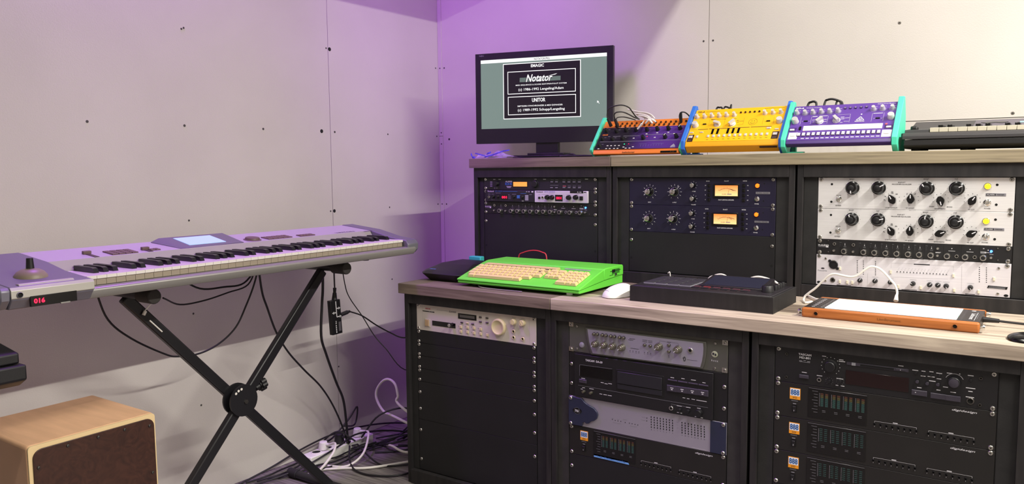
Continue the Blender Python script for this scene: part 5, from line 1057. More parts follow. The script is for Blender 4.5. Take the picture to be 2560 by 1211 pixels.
for x, y, g in ((705, 508, -40), (1008, 490, 40)):
    a, b = p.ab(x+14, y+14); p.knob(a, b, 0.0095, 0.005, M_KSIL, skirt=1.15, name='selector_base'); p.put('selector_bar', ('selbar2',), lambda: MB().box(-0.0042, 0.0042, -0.0105, 0.0105, 0.0, 0.010), M_KSIL, a, b, 0.004, math.radians(g))
for x, y in ((1185, 290), (1277, 286), (1370, 283), (1468, 279), (1565, 274)): a, b = p.ab(x, y); p.jack(a, b, 0.0040, M_PURC, 0.5); p.ring(M_WHITEPRINT, a, b, 0.0014, 0.002, 10, 0.0035)
a, b = p.ab(362, 277); p.text(M_WHITEPRINT, 'RD-6', a, b, 0.023, 0.0062, bold=0.05); a0, b = p.ab(480, 275); a1, _ = p.ab(755, 268); p.text(M_WHITEPRINT, 'Computer Controlled', (a0+a1)/2, b, a1-a0, 0.0042); a0, b = p.ab(1755, 222); a1, _ = p.ab(2075, 212); p.text(M_WHITEPRINT, 'Analog Drum Machine', (a0+a1)/2, b, a1-a0, 0.004)
a, b = p.ab(1447, 477); tri_logo(p, M_WHITEPRINT, a, b, 0.0105, 0.0004); a, b = p.ab(1470, 400); p.dot(M_WHITEPRINT, a, b, 0.0022)
def L2(pts, wd=0.0005, m=M_WHITEPRINT): p.line(m, [p.ab(*s) for s in pts], wd)
L2(((385, 440), (355, 575))); L2(((575, 430), (545, 565))); L2(((880, 415), (845, 560))); L2(((1045, 405), (1275, 395), (1245, 545))); L2(((1665, 385), (1635, 535))); L2(((1870, 375), (1840, 525))); L2(((1100, 450), (1165, 447)), 0.0020); L2(((1100, 480), (1165, 477)), 0.0020); L2(((1170, 465), (1255, 460)), 0.0012); L2(((1080, 545), (1130, 543)), 0.0012); L2(((1150, 525), (1240, 525)), 0.001); L2(((590, 432), (680, 428)), 0.0022); L2(((710, 425), (865, 418)), 0.0016); L2(((1680, 390), (1845, 382)), 0.0018); L2(((580, 495), (635, 493)), 0.0014); L2(((590, 530), (635, 528)), 0.0014); L2(((785, 488), (850, 485)), 0.0014); L2(((785, 525), (845, 522)), 0.0014)
for x, y in ((462, 518), (1752, 478)): a, b = p.ab(x, y); p.slab('slide_switch', M_BLACKPL, a-0.005, b-0.0015, a+0.006, b+0.0018, 0.0, 0.003); p.rect(M_WHITEPRINT, a-0.011, b-0.0004, a-0.007, b+0.0003); p.rect(M_WHITEPRINT, a+0.008, b-0.0004, a+0.012, b+0.0003)
q = [p.ab(*s) for s in ((430, 600), (1855, 560), (1815, 660), (400, 695))]
p.slab('step_chart', mat('white_chart', '#e6e2e8', 0.5), 0.5*(q[0][0]+q[3][0]), (q[3][1]+q[2][1])/2+0.001, 0.5*(q[1][0]+q[2][0]), (q[0][1]+q[1][1])/2-0.001, 0.0, 0.0008)
for i in range(3): b = (q[3][1]+q[2][1])/2+0.005+i*0.0052; p.rect(M_GREYPRINT, q[0][0], b, q[1][0]-0.004, b+0.0004, 0.0022)
for i in range(17):
    a, b = p.ab(332+89.8*i, 764-2.5*i); p.button(a, b, 0.0115, 0.0148, 0.0015, M_PURC, c=0.0, name='button_well'); p.button(a, b, 0.0080, 0.0112, 0.003, M_WHITEPL, c=0.0012, name='step_button')
    if i: p.rect(M_WHITEPRINT, a-0.005, b-0.0165, a+0.004, b-0.0135)
a, b = p.ab(437, 718); p.rect(M_REDP, a-0.002, b-0.001, a+0.002, b+0.001, 0.006)
for x0, y0, x1, y1, nm in ((150, 715, 300, 850, 'w'), (1820, 660, 1990, 830, 'w')):
    a, b = p.ab((x0+x1)/2, (y0+y1)/2); p.slab('pale_label', mat('white_chart'), a-0.0125, b-0.0135, a+0.0125, b+0.0128, 0.0, 0.0008); p.button(a, b+0.002, 0.0125, 0.0095, 0.0025, M_WHITEPL, c=0.0008)
for x, y in ((215, 668), (1945, 628)): a, b = p.ab(x, y); p.slab('dark_label', M_PURC, a-0.0115, b-0.0075, a+0.0115, b+0.007, 0.0, 0.0006); p.button(a, b-0.002, 0.0125, 0.006, 0.003, M_WHITEPL, c=0.0006)
a, b = p.ab(1905, 585); p.rect(M_REDP, a-0.003, b-0.003, a+0.003, b+0.003, 0.002)
a, b = p.ab(362, 648); p.slab('black_slider', M_BLACKGL, a-0.003, b-0.0065, a+0.003, b+0.006, 0.001, 0.003)
p.finish()
# black keyboard with the lit display, running out of the picture
M_CHAR = mat('charcoal_case', '#3b393b', 0.5, bump=0.05, bscale=800); M_CHAR2 = mat('dark_case', '#1d1c1d', 0.5, bump=0.05, bscale=800)
x0, x1 = 1.952, 2.62
t = thing('keyboard_synth', ((x0+x1)/2, -0.28, SH), 'charcoal keyboard synthesizer with cream keys, beside the purple drum machine', 'keyboard')
obj('lower_case', MB().prism([(-0.372, SH+0.006), (-0.386, SH+0.014), (-0.386, SH+0.030), (-0.16, SH+0.038), (-0.16, SH+0.006)], lambda a, b, c: Vector((c, a, b)), x0+0.004, x1), M_CHAR2, t, bevel=0.002)
obj('upper_case', MB().prism([(-0.388, SH+0.031), (-0.388, SH+0.040), (-0.378, SH+0.048), (-0.350, SH+0.050), (-0.348, SH+0.045), (-0.25, SH+0.048), (-0.25, SH+0.064), (-0.150, SH+0.088), (-0.150, SH+0.038)], lambda a, b, c: Vector((c, a, b)), x0, x1), M_CHAR, t, bevel=0.0015)
for fx in (x0+0.03, 2.1, x1-0.05): obj('rubber_foot', MB().cyl((fx, -0.35, SH), (fx, -0.35, SH+0.0065), 0.012, 0.012, 14), M_BLACKRUB, t); obj('rubber_foot', MB().cyl((fx, -0.2, SH), (fx, -0.2, SH+0.0065), 0.012, 0.012, 14), M_BLACKRUB, t)
obj('wheel_block', MB().box(x0+0.012, x0+0.030, -0.335, -0.31, SH+0.05, SH+0.069), M_BLACKPL, t, bevel=0.004)
obj('end_cheek', MB().prism([(-0.347, SH+0.045), (-0.345, SH+0.058), (-0.25, SH+0.064), (-0.25, SH+0.045)], lambda a, b, c: Vector((c, a, b)), x0, x0+0.060), M_CHAR, t, bevel=0.001)
kx = x0+0.0615; kw = 0.0222
M_KEYC = mat('cream_key', '#cfc7b2', 0.35)
for i in range(22):
    obj('white_key', MB().box(kx+i*kw+0.0004, kx+(i+1)*kw-0.0006, -0.3475, -0.252, SH+0.0505, SH+0.0625), M_KEYC, t, bevel=0.0006)
for i in range(21):
    if i % 7 in (0, 1, 3, 4, 5): obj('black_key', MB().box(kx+(i+1)*kw-0.006, kx+(i+1)*kw+0.006, -0.315, -0.252, SH+0.0615, SH+0.0705), M_BLACKGL, t, bevel=0.001)
pk = Panel(t, Vector((x0, -0.25, SH+0.064))-wloc(t), (1, 0, 0), (0, 0.1, 0.024), (0, -0.024, 0.1), x1-x0, 0.103)
pk.slab('panel_inlay', mat('mauve_grey_inlay', '#57505c', 0.4), 0.155, 0.01, 0.64, 0.095, 0, 0.0008)
pk.shape('dark_grip', M_BLACKGL, [(0.170, 0.055), (0.185, 0.042), (0.205, 0.050), (0.222, 0.042), (0.235, 0.055), (0.220, 0.062), (0.185, 0.062)], 0.0006, 0.002)
M_CYAN = mat('cyan_display', '#7fe0e0', 0.4, emit='#8fe8e8', es=0.9)
for a in (0.262, 0.300, 0.338): pk.slab('display', M_CYAN, a, 0.046, a+0.028, 0.056, 0.0006, 0.0014)

# crumpled clear bag by the monitor foot
random.seed(3)
M_BAG = mat('clear_violet_bag', '#c7b4e6', 0.25, alpha=0.55, spec=0.6); M_BAGB = mat('blue_bag_band', '#4a49c0', 0.35)
t = thing('plastic_bag', (0.60, -0.28, SH), 'crumpled clear plastic bag with blue bands, left of the monitor foot', 'plastic bag')
nx, ny = 13, 7; vs = []; fs = []
for j in range(ny+1):
    for i in range(nx+1):
        fx, fy = i/nx, j/ny
        h = 0.004 + 0.030*math.sin(PI*fy)*max(0.12, math.sin(PI*min(1, fx*1.05)))*(0.35+0.75*random.random())*(0.45+0.75*fx) + (0.012 if i == 0 and 2 < j < 5 else 0)
        vs.append((0.486+0.150*fx+random.uniform(-.004, .004), -0.392+0.092*fy+random.uniform(-.005, .005), SH+0.0012+(h if 0 < j < ny else 0.001)))
for j in range(ny):
    for i in range(nx): q = j*(nx+1)+i; fs.append((q, q+1, q+nx+2, q+nx+1))
m = MB().add(vs, fs); ob = obj('film', m, M_BAG, t, deg=20)
def band(pts, wd):
    b = MB()
    for a, c in zip(pts, pts[1:]):
        a, c = Vector(a), Vector(c); b.add([a, c, c+Vector((0, 0.004, wd)), a+Vector((0, 0.004, wd))], [(0, 1, 2, 3)])
    return b
for pts, wd in ((((0.480, -0.397, SH+0.016), (0.489, -0.398, SH+0.002), (0.50, -0.397, SH+0.001)), 0.007), (((0.545, -0.398, SH+0.004), (0.58, -0.396, SH+0.011), (0.625, -0.392, SH+0.024), (0.65, -0.388, SH+0.027)), 0.005), (((0.553, -0.396, SH+0.014), (0.572, -0.396, SH+0.019)), 0.007), (((0.50, -0.397, SH+0.019), (0.545, -0.396, SH+0.009)), 0.0035)):
    o = obj('blue_band', band(pts, wd), M_BAGB, t); s = o.modifiers.new('solid', 'SOLIDIFY'); s.thickness = 0.0008
# patch cords
def PY(pts, ys): return [Y(u, v, ys if not isinstance(ys, (list, tuple)) else ys[i]) for i, (u, v) in enumerate(pts)]
def c4(pts): return [(1470+x/8.074, 250+y/8.074) for x, y in pts]
M_CORD = mat('black_cord', '#161417', 0.5); M_WCORD = mat('white_cord', '#e2ddd6', 0.45); M_PLUGB = mat('black_plug', '#1a181b', 0.5); M_PLUGW = mat('white_plug', '#d9d0cc', 0.4)
def jackplug(t, p0, p1, r, m): obj('plug', MB().cyl(p0, p1, r, r*0.8, 12), m, t)
pp = PY(c4([(440, 480), (400, 380), (388, 290), (420, 180), (520, 130), (680, 105), (820, 150), (900, 250), (960, 330), (1010, 370)]), [-.318, -.325, -.328, -.33, -.325, -.315, -.30, -.285, -.27, -.26])
cable('patch_cord', 'black patch cord arching highest over the orange synthesizer', pp, 0.0022, M_CORD, 'cable', 'patch cords', [(pp[0]+Vector((0.001, 0.008, -0.008)), pp[1], 0.0062, 0.0048, M_PLUGB)])
pp = PY(c4([(575, 500), (545, 390), (530, 300), (580, 250), (700, 245), (820, 290), (930, 350), (1040, 390)]), [-.318, -.325, -.33, -.33, -.32, -.30, -.285, -.27])
cable('patch_cord', 'black patch cord with a thick plug, second into the orange synthesizer', pp, 0.0022, M_CORD, 'cable', 'patch cords', [(pp[0]+Vector((0.001, 0.008, -0.008)), pp[1], 0.0062, 0.0050, M_PLUGB)])
pp = PY(c4([(560, 400), (600, 355), (720, 345), (840, 370), (960, 405)]), [-.32, -.315, -.30, -.285, -.27])
cable('patch_cord', 'short black patch cord lying low behind the orange synthesizer', pp, 0.0018, M_CORD, 'cable', 'patch cords')
pp = PY(c4([(1865, 440), (1845, 330), (1875, 255), (1950, 250), (2020, 300), (2065, 360)]), [-.30, -.305, -.305, -.30, -.29, -.28])
cable('patch_cord', 'black patch cord plugged in beside the yellow synthesizer', pp, 0.0022, M_CORD, 'cable', 'patch cords', [(pp[0]+Vector((0, 0.006, -0.006)), pp[2], 0.0050, 0.0040, M_PLUGB)])
wc = [[(800, 190), (930, 220), (1050, 245), (1180, 260), (1290, 310), (1350, 380)], [(930, 245), (1080, 260), (1230, 300), (1320, 370)], [(1000, 300), (1100, 340), (1150, 380), (1110, 450), (1060, 500)], [(980, 290), (1080, 330), (1180, 370), (1230, 410), (1190, 455)], [(960, 280), (1100, 290), (1210, 330), (1290, 400), (1340, 440)], [(1020, 320), (1130, 330), (1220, 370), (1260, 430), (1300, 470)]]
ends = [None, None, ((1090, 480), (1000, 590)), ((1220, 400), (1165, 475)), ((1290, 390), (1370, 445)), ((1245, 405), (1300, 475))]
wlab = ('white patch cord sweeping over the back of the bundle', 'white patch cord lying inside the outermost white one', 'white patch cord whose plug hangs over the front knobs', 'white patch cord with its plug pointing down left in the bundle', 'white patch cord with its plug lying furthest right in the bundle', 'white patch cord with its plug pointing down right in the bundle')
for i, (w_, e) in enumerate(zip(wc, ends)):
    pp = PY(c4(w_), [-.285-0.004*i-0.005*k for k in range(len(w_))])
    en = None
    if e: q = PY(c4(e), -.325-0.006*i); en = [(q[0], q[1], 0.0042, 0.0030, M_PLUGW)]; pp[-1] = q[0]
    cable('patch_cord', wlab[i], pp, 0.0020, M_WCORD, 'cable', 'patch cords', en)
# black cords behind the synthesizers
for pts, lb in (([(430, 265), (480, 255), (520, 268)], None), ):
    pass
def c2(pts): return [(1700+x/7.568, 240+y/7.568) for x, y in pts]
def c3(pts): return [(1950+x/7.125, 230+y/7.125) for x, y in pts]
zb = lambda u, v, y: Y(u, v, y)
for pts, lb, r in ((c2([(670, 330), (690, 250), (745, 220), (800, 250), (815, 330)]), 'black cord looping up behind the yellow synthesizer', 0.003), (c2([(810, 330), (830, 240), (890, 210), (945, 235), (970, 180), (985, 330)]), 'black cord with a raised end behind the yellow synthesizer', 0.0028), (c3([(480, 330), (500, 230), (560, 180), (620, 175), (650, 230), (670, 330)]), 'thick black cord looping behind the left half of the purple drum machine', 0.0036), (c3([(770, 330), (800, 190), (850, 140), (940, 128), (1050, 160), (1110, 215), (1140, 300)]), 'black cord arching highest behind the purple drum machine', 0.0034), (c3([(980, 300), (1000, 210), (1035, 160), (1080, 200), (1090, 300)]), 'small black cord loop under the high arch behind the drum machine', 0.003)):
    q = [Y(u, v, -0.21) for u, v in pts]; q = [Vector((q[0].x, -0.258, 1.215)), Vector((q[0].x, -0.235, 1.222))] + q[1:-1] + [Vector((q[-1].x, -0.235, 1.222)), Vector((q[-1].x, -0.258, 1.215))]
    cable('audio_cable', lb, q, r, M_CORD)
q = [Y(u, v, -0.33) for u, v in ((1400, 388), (1425, 385), (1440, 388), (1460, 386), (1478, 388))]; 
for v in q: v.z = SH+0.004+0.003*random.random()
cable('power_cable', 'black cord lying on the shelf between the monitor foot and the orange synthesizer', q, 0.003, M_CORD)
q = [Vector((v.x-0.01, v.y+0.03, SH+0.004)) for v in q]; q[1].z += 0.008
cable('power_cable', 'second black cord curled behind the one by the monitor foot', q, 0.003, M_CORD)

# ------------------------------------------------------------------ on the worktop
# green home computer
M_GRN = mat('bright_green_case', '#66d242', 0.42, bump=0.06, bscale=900); M_GRND = mat('green_seam', '#2b7a16', 0.6)
M_KEY = mat('beige_keycap', '#d8c489', 0.45); M_KEYT = mat('tan_keycap', '#c9b47e', 0.45)
gx0, gx1 = 0.685, 1.150
t = thing('home_computer', ((gx0+gx1)/2, -0.6, WT), 'bright green home computer with beige keys on the worktop', 'computer')
fn = lambda a, b, c: Vector((c, a, b))
obj('lower_shell', MB().prism([(-0.742, 0.7075), (-0.7455, 0.712), (-0.7455, 0.7165), (-0.60, 0.728), (-0.460, 0.734), (-0.460, 0.7075)], fn, gx0+0.002, gx1-0.002), M_GRN, t, bevel=0.002)
obj('upper_shell', MB().prism([(-0.747, 0.7172), (-0.748, 0.7215), (-0.744, 0.7235), (-0.633, 0.7545), (-0.598, 0.7635), (-0.592, 0.764), (-0.592, 0.7290), (-0.60, 0.7288)], fn, gx0, gx1), M_GRN, t, bevel=0.0022)
obj('rear_housing', MB().prism([(-0.5912, 0.7293), (-0.5912, 0.7655), (-0.575, 0.7675), (-0.465, 0.7675), (-0.459, 0.763), (-0.459, 0.7343)], fn, gx0, gx1), M_GRN, t, bevel=0.003)
for fx, fy in ((0.74, -0.72), (1.10, -0.72), (0.74, -0.49), (1.10, -0.49)): obj('rubber_foot', MB().cyl((fx, fy, WT), (fx, fy, 0.7078), 0.010, 0.010, 14), M_BLACKRUB if fx < 1 else M_WHITEPL, t)
sd = Panel(t, Vector((gx1, -0.5912, 0.7293))-wloc(t), (0, 1, 0), (0, 0, 1), (1, 0, 0), 0.13, 0.038)
sd.slab('drive_slot', M_BLACKHOLE, 0.040, 0.0235, 0.112, 0.0255, 0, 0.0004); sd.slab('drive_recess', M_GRND, 0.052, 0.014, 0.104, 0.030, 0, 0.0003); sd.slab('drive_flap', M_BLACKPL, 0.053, 0.020, 0.072, 0.029, 0.0003, 0.0012); sd.button(0.092, 0.012, 0.016, 0.005, 0.003, M_GRN, name='eject_button'); sd.slab('drive_slot', M_BLACKHOLE, 0.036, 0.0115, 0.060, 0.0128, 0, 0.0004); sd.slab('drive_clip', M_STEEL, 0.068, 0.009, 0.080, 0.017, 0.0003, 0.003)
p = Panel(t, Vector((gx0, -0.744, 0.7237))-wloc(t), (1, 0, 0), (0, 0.111, 0.031), (0, -0.031, 0.111), gx1-gx0, 0.1525)
U1 = 0.0190
def key(a, b, wd=1.0, m=M_KEY, hgt=1.0):
    W_, H_ = wd*U1-0.0010, hgt*U1-0.0010
    k = ('keycap', round(wd, 2), hgt, m.name)
    def bd():
        x, y = W_/2, H_/2; ix, iy0, iy1 = 0.0028, 0.0018, 0.0036
        vs = [(-x, -y, 0), (x, -y, 0), (x, y, 0), (-x, y, 0), (-x+ix, -y+iy0, 0.0085), (x-ix, -y+iy0, 0.0085), (x-ix, y-iy1, 0.0092), (-x+ix, y-iy1, 0.0092)]
        return MB().add(vs, [(3, 2, 1, 0), (4, 5, 6, 7), (0, 1, 5, 4), (1, 2, 6, 5), (2, 3, 7, 6), (3, 0, 4, 7)])
    p.put('key', k, bd, m, a+wd*U1/2, b+hgt*U1/2, 0.001)
kb0 = 0.0135; ka0 = 0.020
rows = [[(0.7, 1.4), (2.1, 8.2), (10.3, 1.4)],
        [(0, 1.55)] + [(1.55+i, 1) for i in range(10)] + [(11.55, 1.55)],
        [(0, 1.35)] + [(1.35+i, 1) for i in range(11)] + [(12.35, 1.0), (13.35, 1.2)],
        [(0, 1.25)] + [(1.25+i, 1) for i in range(12)] + [(13.25, 1.3)],
        [(i, 1) for i in range(14)] + [(14, 1.1)]]
for r_, row in enumerate(rows):
    for x, wd in row: key(ka0+x*U1*0.985, kb0+r_*U1, wd, M_KEY)
ca = ka0+15.3*U1*0.985
for i in range(2): key(ca+i*1.5*U1, kb0+4*U1, 1.5)
for r_ in (2, 3):
    for i in range(3): key(ca+i*U1, kb0+r_*U1)
na = ca+3.25*U1
for r_ in range(5):
    for i in range(4):
        if r_ == 0 and i == 0: key(na, kb0, 2.0)
        elif r_ == 0 and i == 1: pass
        elif i == 3 and r_ == 0: key(na+3*U1, kb0, 1)
        else: key(na+i*U1, kb0+r_*U1, 1)
fk = 0.0285
for i in range(10):
    a = ka0+0.012+i*fk; b = kb0+5*U1+0.0045
    p.shape('function_key', M_KEYT, [(a, b), (a+fk-0.0012, b), (a+fk+0.0075, b+0.0135), (a+0.0085, b+0.0135)], 0.0005, 0.0085, 0.0005)
a, b = p.w-0.130, 0.1335; p.slab('badge', mat('silver_badge', '#b9c8b4', 0.35, 0.5), a, b, a+0.092, b+0.0085, 0.0, 0.0012, 0.0003); p.text(M_GREYPRINT, 'ATARI 1040 ST', a+0.046, b+0.0042, 0.075, 0.0042, c=0.0016)
p.text(M_REDT, '*', na+3.5*U1, kb0+4.55*U1, 0.004, 0.004, c=0.0105)
p.rect(M_DARKPRINT, ka0+14.05*U1, kb0+4.4*U1, ka0+14.7*U1, kb0+4.68*U1, 0.0106); p.rect(M_DARKPRINT, ka0+13.3*U1, kb0+3.4*U1, ka0+13.7*U1, kb0+3.65*U1, 0.0106)
p.finish()
obj('wire_stand', MB().tube([(0.76, -0.73, WT+0.006), (0.79, -0.752, WT+0.004), (0.86, -0.757, WT+0.003), (0.95, -0.755, WT+0.003)], 0.0018), M_STEEL, t)
q = [Y(u, v, -0.435) for u, v in ((1297, 642), (1308, 632), (1333, 626.5), (1355, 631), (1366, 642))]; q = [Vector((q[0].x-0.004, -0.43, WT+0.003)), q[0]] + q[1:] + [Vector((q[-1].x+0.004, -0.44, WT+0.003))]
cable('red_cable', 'thin red cable arching up behind the green computer', q, 0.0022, mat('red_cord', '#c2323a', 0.45))
# small black box at the desk end
t = thing('black_device', (0.575, -0.605, WT), 'small faceted black device with a blue logo, at the left end of the worktop', 'network box')
def loft(rings, m, name, par, bevel=0.0015):
    mb = MB(); n = len(rings[0]); vs = [v for r_ in rings for v in r_]
    fs = [tuple(range(n-1, -1, -1)), tuple(range((len(rings)-1)*n, len(rings)*n))]
    for k in range(len(rings)-1): fs += [(k*n+i, k*n+(i+1) % n, (k+1)*n+(i+1) % n, (k+1)*n+i) for i in range(n)]
    mb.add(vs, fs); return obj(name, mb, m, par, bevel=bevel)
hexa = lambda x0, x1, y0, y1, cx, z: [(x0, y0+cx, z), (x0+cx, y0, z), (x1-cx, y0, z), (x1, y0+cx, z), (x1, y1, z), (x0, y1, z)]
loft([hexa(0.502, 0.655, -0.690, -0.50, 0.022, WT), hexa(0.483, 0.668, -0.712, -0.49, 0.022, 0.724), hexa(0.490, 0.664, -0.700, -0.492, 0.024, 0.733), hexa(0.512, 0.650, -0.640, -0.495, 0.03, 0.752)], M_BLACKPL, 'shell', t)
pn = Panel(t, Vector((0.507, -0.700, 0.7335))-wloc(t), (1, 0, 0), (0, 0.06, 0.0187), (0, -0.0187, 0.06), 0.1, 0.06); pn.text(mat('blue_logo', '#5c86c8', 0.5), 'STRONG', 0.026, 0.012, 0.026, 0.0055, c=0.0012); pn.finish()
t2 = tag(obj('foam_block', MB().box(Y(1172, 660, -0.487).x, Y(1201, 660, -0.487).x, -0.487, -0.462, WT, Y(1190, 642, -0.487).z), mat('teal_foam', '#2fa39c', 0.7, bump=0.2, bscale=600), bevel=0.003), 'upright teal foam block behind the small black device', 'foam block')
# white mouse
def blob(cx, cy, z0, L, W_, H_, rot, n=20, m=10, flat=0.0):
    vs = []; fs = []
    for j in range(m+1):
        ph = (j/m)*PI/2
        for i in range(n):
            th = 2*PI*i/n; r_ = math.cos(ph)**0.7
            ce, se = math.cos(th), math.sin(th)
            x = L/2*math.copysign(abs(ce)**0.8, ce)*r_; y = W_/2*math.copysign(abs(se)**0.75, se)*r_; z = H_*math.sin(ph)*(1-0.28*(x/(L/2)) if flat == 0 else 1)
            vs.append((cx+x*math.cos(rot)-y*math.sin(rot), cy+x*math.sin(rot)+y*math.cos(rot), z0+z))
    for j in range(m): fs += [(j*n+i, j*n+(i+1) % n, (j+1)*n+(i+1) % n, (j+1)*n+i) for i in range(n)]
    fs += [tuple(range(n-1, -1, -1)), tuple(range(m*n, (m+1)*n))]
    return MB().add(vs, fs)
t = thing('computer_mouse', (1.236, -0.672, WT), 'white computer mouse between the green computer and the black pad controller', 'mouse')
obj('shell', blob(1.238, -0.668, WT+0.002, 0.108, 0.062, 0.034, math.radians(250)), M_WHITEPL, t, deg=60)
obj('base', MB().prism([(1.238+0.024*math.cos(i*PI/8)*1.0, -0.668+0.045*math.sin(i*PI/8)) for i in range(16)], lambda a, b, c: Vector((a, b, c)), WT, WT+0.004), mat('grey_mouse_base', '#8d8a84', 0.5), t)
obj('grip_inlay', MB().cyl((1.262, -0.655, WT+0.012), (1.2685, -0.653, WT+0.010), 0.011, 0.009, 14), mat('grey_mouse_base'), t)
obj('button_line', MB().tube([(1.203, -0.694, WT+0.0205), (1.217, -0.703, WT+0.0215), (1.228, -0.709, WT+0.0205)], 0.0008, 6), M_GREYPRINT, t)
# pad controller in a black tray
t = thing('pad_controller', (1.506, -0.607, WT), 'black pad controller with a tilted touch screen, on the worktop before the navy compressors', 'pad controller')
mx0, mx1, my0, my1, mz = 1.300, 1.712, -0.717, -0.500, 0.7425
M_TRAY = mat('black_tray_wood', '#181617', 0.6, noise=0.3, nscale=8, stretch=(12, 12, 1.5), bump=0.15, bscale=60); M_MPC = mat('mpc_black', '#211d22', 0.45, bump=0.05, bscale=900)
tb = MB(); 
tb.box(mx0, mx1, my0, my0+0.008, WT, mz); tb.box(mx0, mx1, my1-0.008, my1, WT, mz); tb.box(mx0, mx0+0.008, my0+0.008, my1-0.008, WT, mz); tb.box(mx1-0.008, mx1, my0+0.008, my1-0.008, WT, mz)
obj('tray', tb, M_TRAY, t, bevel=0.001)
obj('body', MB().box(mx0+0.0085, mx1-0.0085, my0+0.0085, my1-0.0085, WT+0.004, mz+0.0012), M_MPC, t, bevel=0.002)
M_PAD = mat('grey_rubber_pad', '#2d2a31', 0.6); M_PADE = mat('pale_pad_edge', '#8d8a94', 0.5)
for r_ in range(4):
    for c_ in range(4):
        x, y = 1.318+c_*0.0368, -0.660+r_*0.0368
        pd = obj('pad', MB().box(x, x+0.033, y, y+0.033, mz+0.001, mz+0.0062), M_PAD, t, bevel=0.0015); obj('pad_rim', MB().box(x-0.0006, x+0.0336, y-0.0006, y+0.0336, mz+0.001, mz+0.0040), M_PADE, pd)
sl = MB().prism([(-0.625, mz+0.001), (-0.625, mz+0.004), (-0.512, mz+0.020), (-0.512, mz+0.001)], fn, 1.474, 1.655); obj('screen_hood', sl, M_MPC, t, bevel=0.001)
ps_ = Panel(t, Vector((1.474, -0.625, mz+0.004))-wloc(t), (1, 0, 0), (0, 0.113, 0.016), (0, -0.016, 0.113), 0.181, 0.114)
ps_.slab('touch_screen', mat('dark_blue_screen', '#262633', 0.15, emit='#2c2c44', es=0.25), 0.010, 0.008, 0.171, 0.106, 0, 0.0008)
pt = Panel(t, Vector((mx0+0.0085, my0+0.0085, mz+0.0012))-wloc(t), (1, 0, 0), (0, 1, 0), (0, 0, 1), 0.395, 0.2)
M_DBTN = mat('dark_red_button', '#4d2a33', 0.5)
for i in range(6): pt.button(0.170+i*0.028, 0.060, 0.019, 0.009, 0.003, M_DBTN if i != 1 else mat('lit_red_button', '#7a2c30', 0.5)); pt.button(0.170+i*0.028, 0.040, 0.019, 0.009, 0.003, M_MPC)
pt.button(0.105, 0.196, 0.014, 0.006, 0.003, mat('lit_red_button'))
pt.knob(0.366, 0.066, 0.0155, 0.018, M_BLACKPL, skirt=1.05)
for i in range(4): pt.knob(0.374, 0.108+i*0.023, 0.0062, 0.014, M_BLACKPL, M_CHROME if i == 1 else None, None, 0, 0.9)
# white cables round the controller
def PC(pts, f): return [f(u, v) for u, v in pts]
q = PC(((1771, 699), (1785, 690), (1802, 686.5), (1815, 691), (1825, 702)), lambda u, v: Y(u, v, -0.478)); q[0].z = max(q[0].z, WT+0.003)
q = [Vector((q[0].x-0.002, -0.476, WT+0.0035))] + q + [Vector((q[-1].x+0.004, -0.476, WT+0.0035))]
cable('usb_cable', 'white cable hump nearer the pads, behind the black pad controller', q, 0.0028, M_WCORD)
q = PC(((1868, 704), (1882, 695), (1900, 693), (1925, 700), (1945, 712)), lambda u, v: Y(u, v, -0.478)); q = [Vector((q[0].x-0.002, -0.476, WT+0.0035))] + q + [Vector((q[-1].x+0.005, -0.476, WT+0.0035))]
cable('usb_cable', 'white cable hump by the knobs, behind the black pad controller', q, 0.0034, M_WCORD)
q = PC(((1670, 683.5), (1675, 683.5), (1677, 692)), lambda u, v: Y(u, v, -0.485)); q = [q[0], q[1], Vector((q[2].x, q[2].y, WT+0.002))]
cable('usb_cable', 'tiny white hooked cable end sticking up behind the pads', q, 0.0016, M_WCORD)
# grid controller with wooden rails
t = thing('grid_controller', (1.976, -0.605, WT), 'slim grid controller with a glowing white playing surface and orange wooden rails', 'grid controller')
lx0, lx1, ly0, ly1, lz = 1.782, 2.176, -0.713, -0.512, 0.7225
M_WOODR = mat('orange_cherry_rail', '#b56c32', 0.4, col2='#9a5622', nscale=4, stretch=(3, 40, 40)); M_LINN = mat('dark_bronze_panel', '#2c2624', 0.4, 0.3)
for y0, y1 in ((ly0, ly0+0.017), (ly1-0.017, ly1)): obj('wooden_rail', MB().box(lx0, lx1, y0, y1, WT, lz), M_WOODR, t, bevel=0.005, seg=3)
obj('chassis', MB().box(lx0+0.002, lx1-0.002, ly0+0.0172, ly1-0.0172, WT+0.002, lz-0.0005), M_LINN, t)
p = Panel(t, Vector((lx0, ly0, lz-0.0005))-wloc(t), (1, 0, 0), (0, 1, 0), (0, 0, 1), lx1-lx0, ly1-ly0)
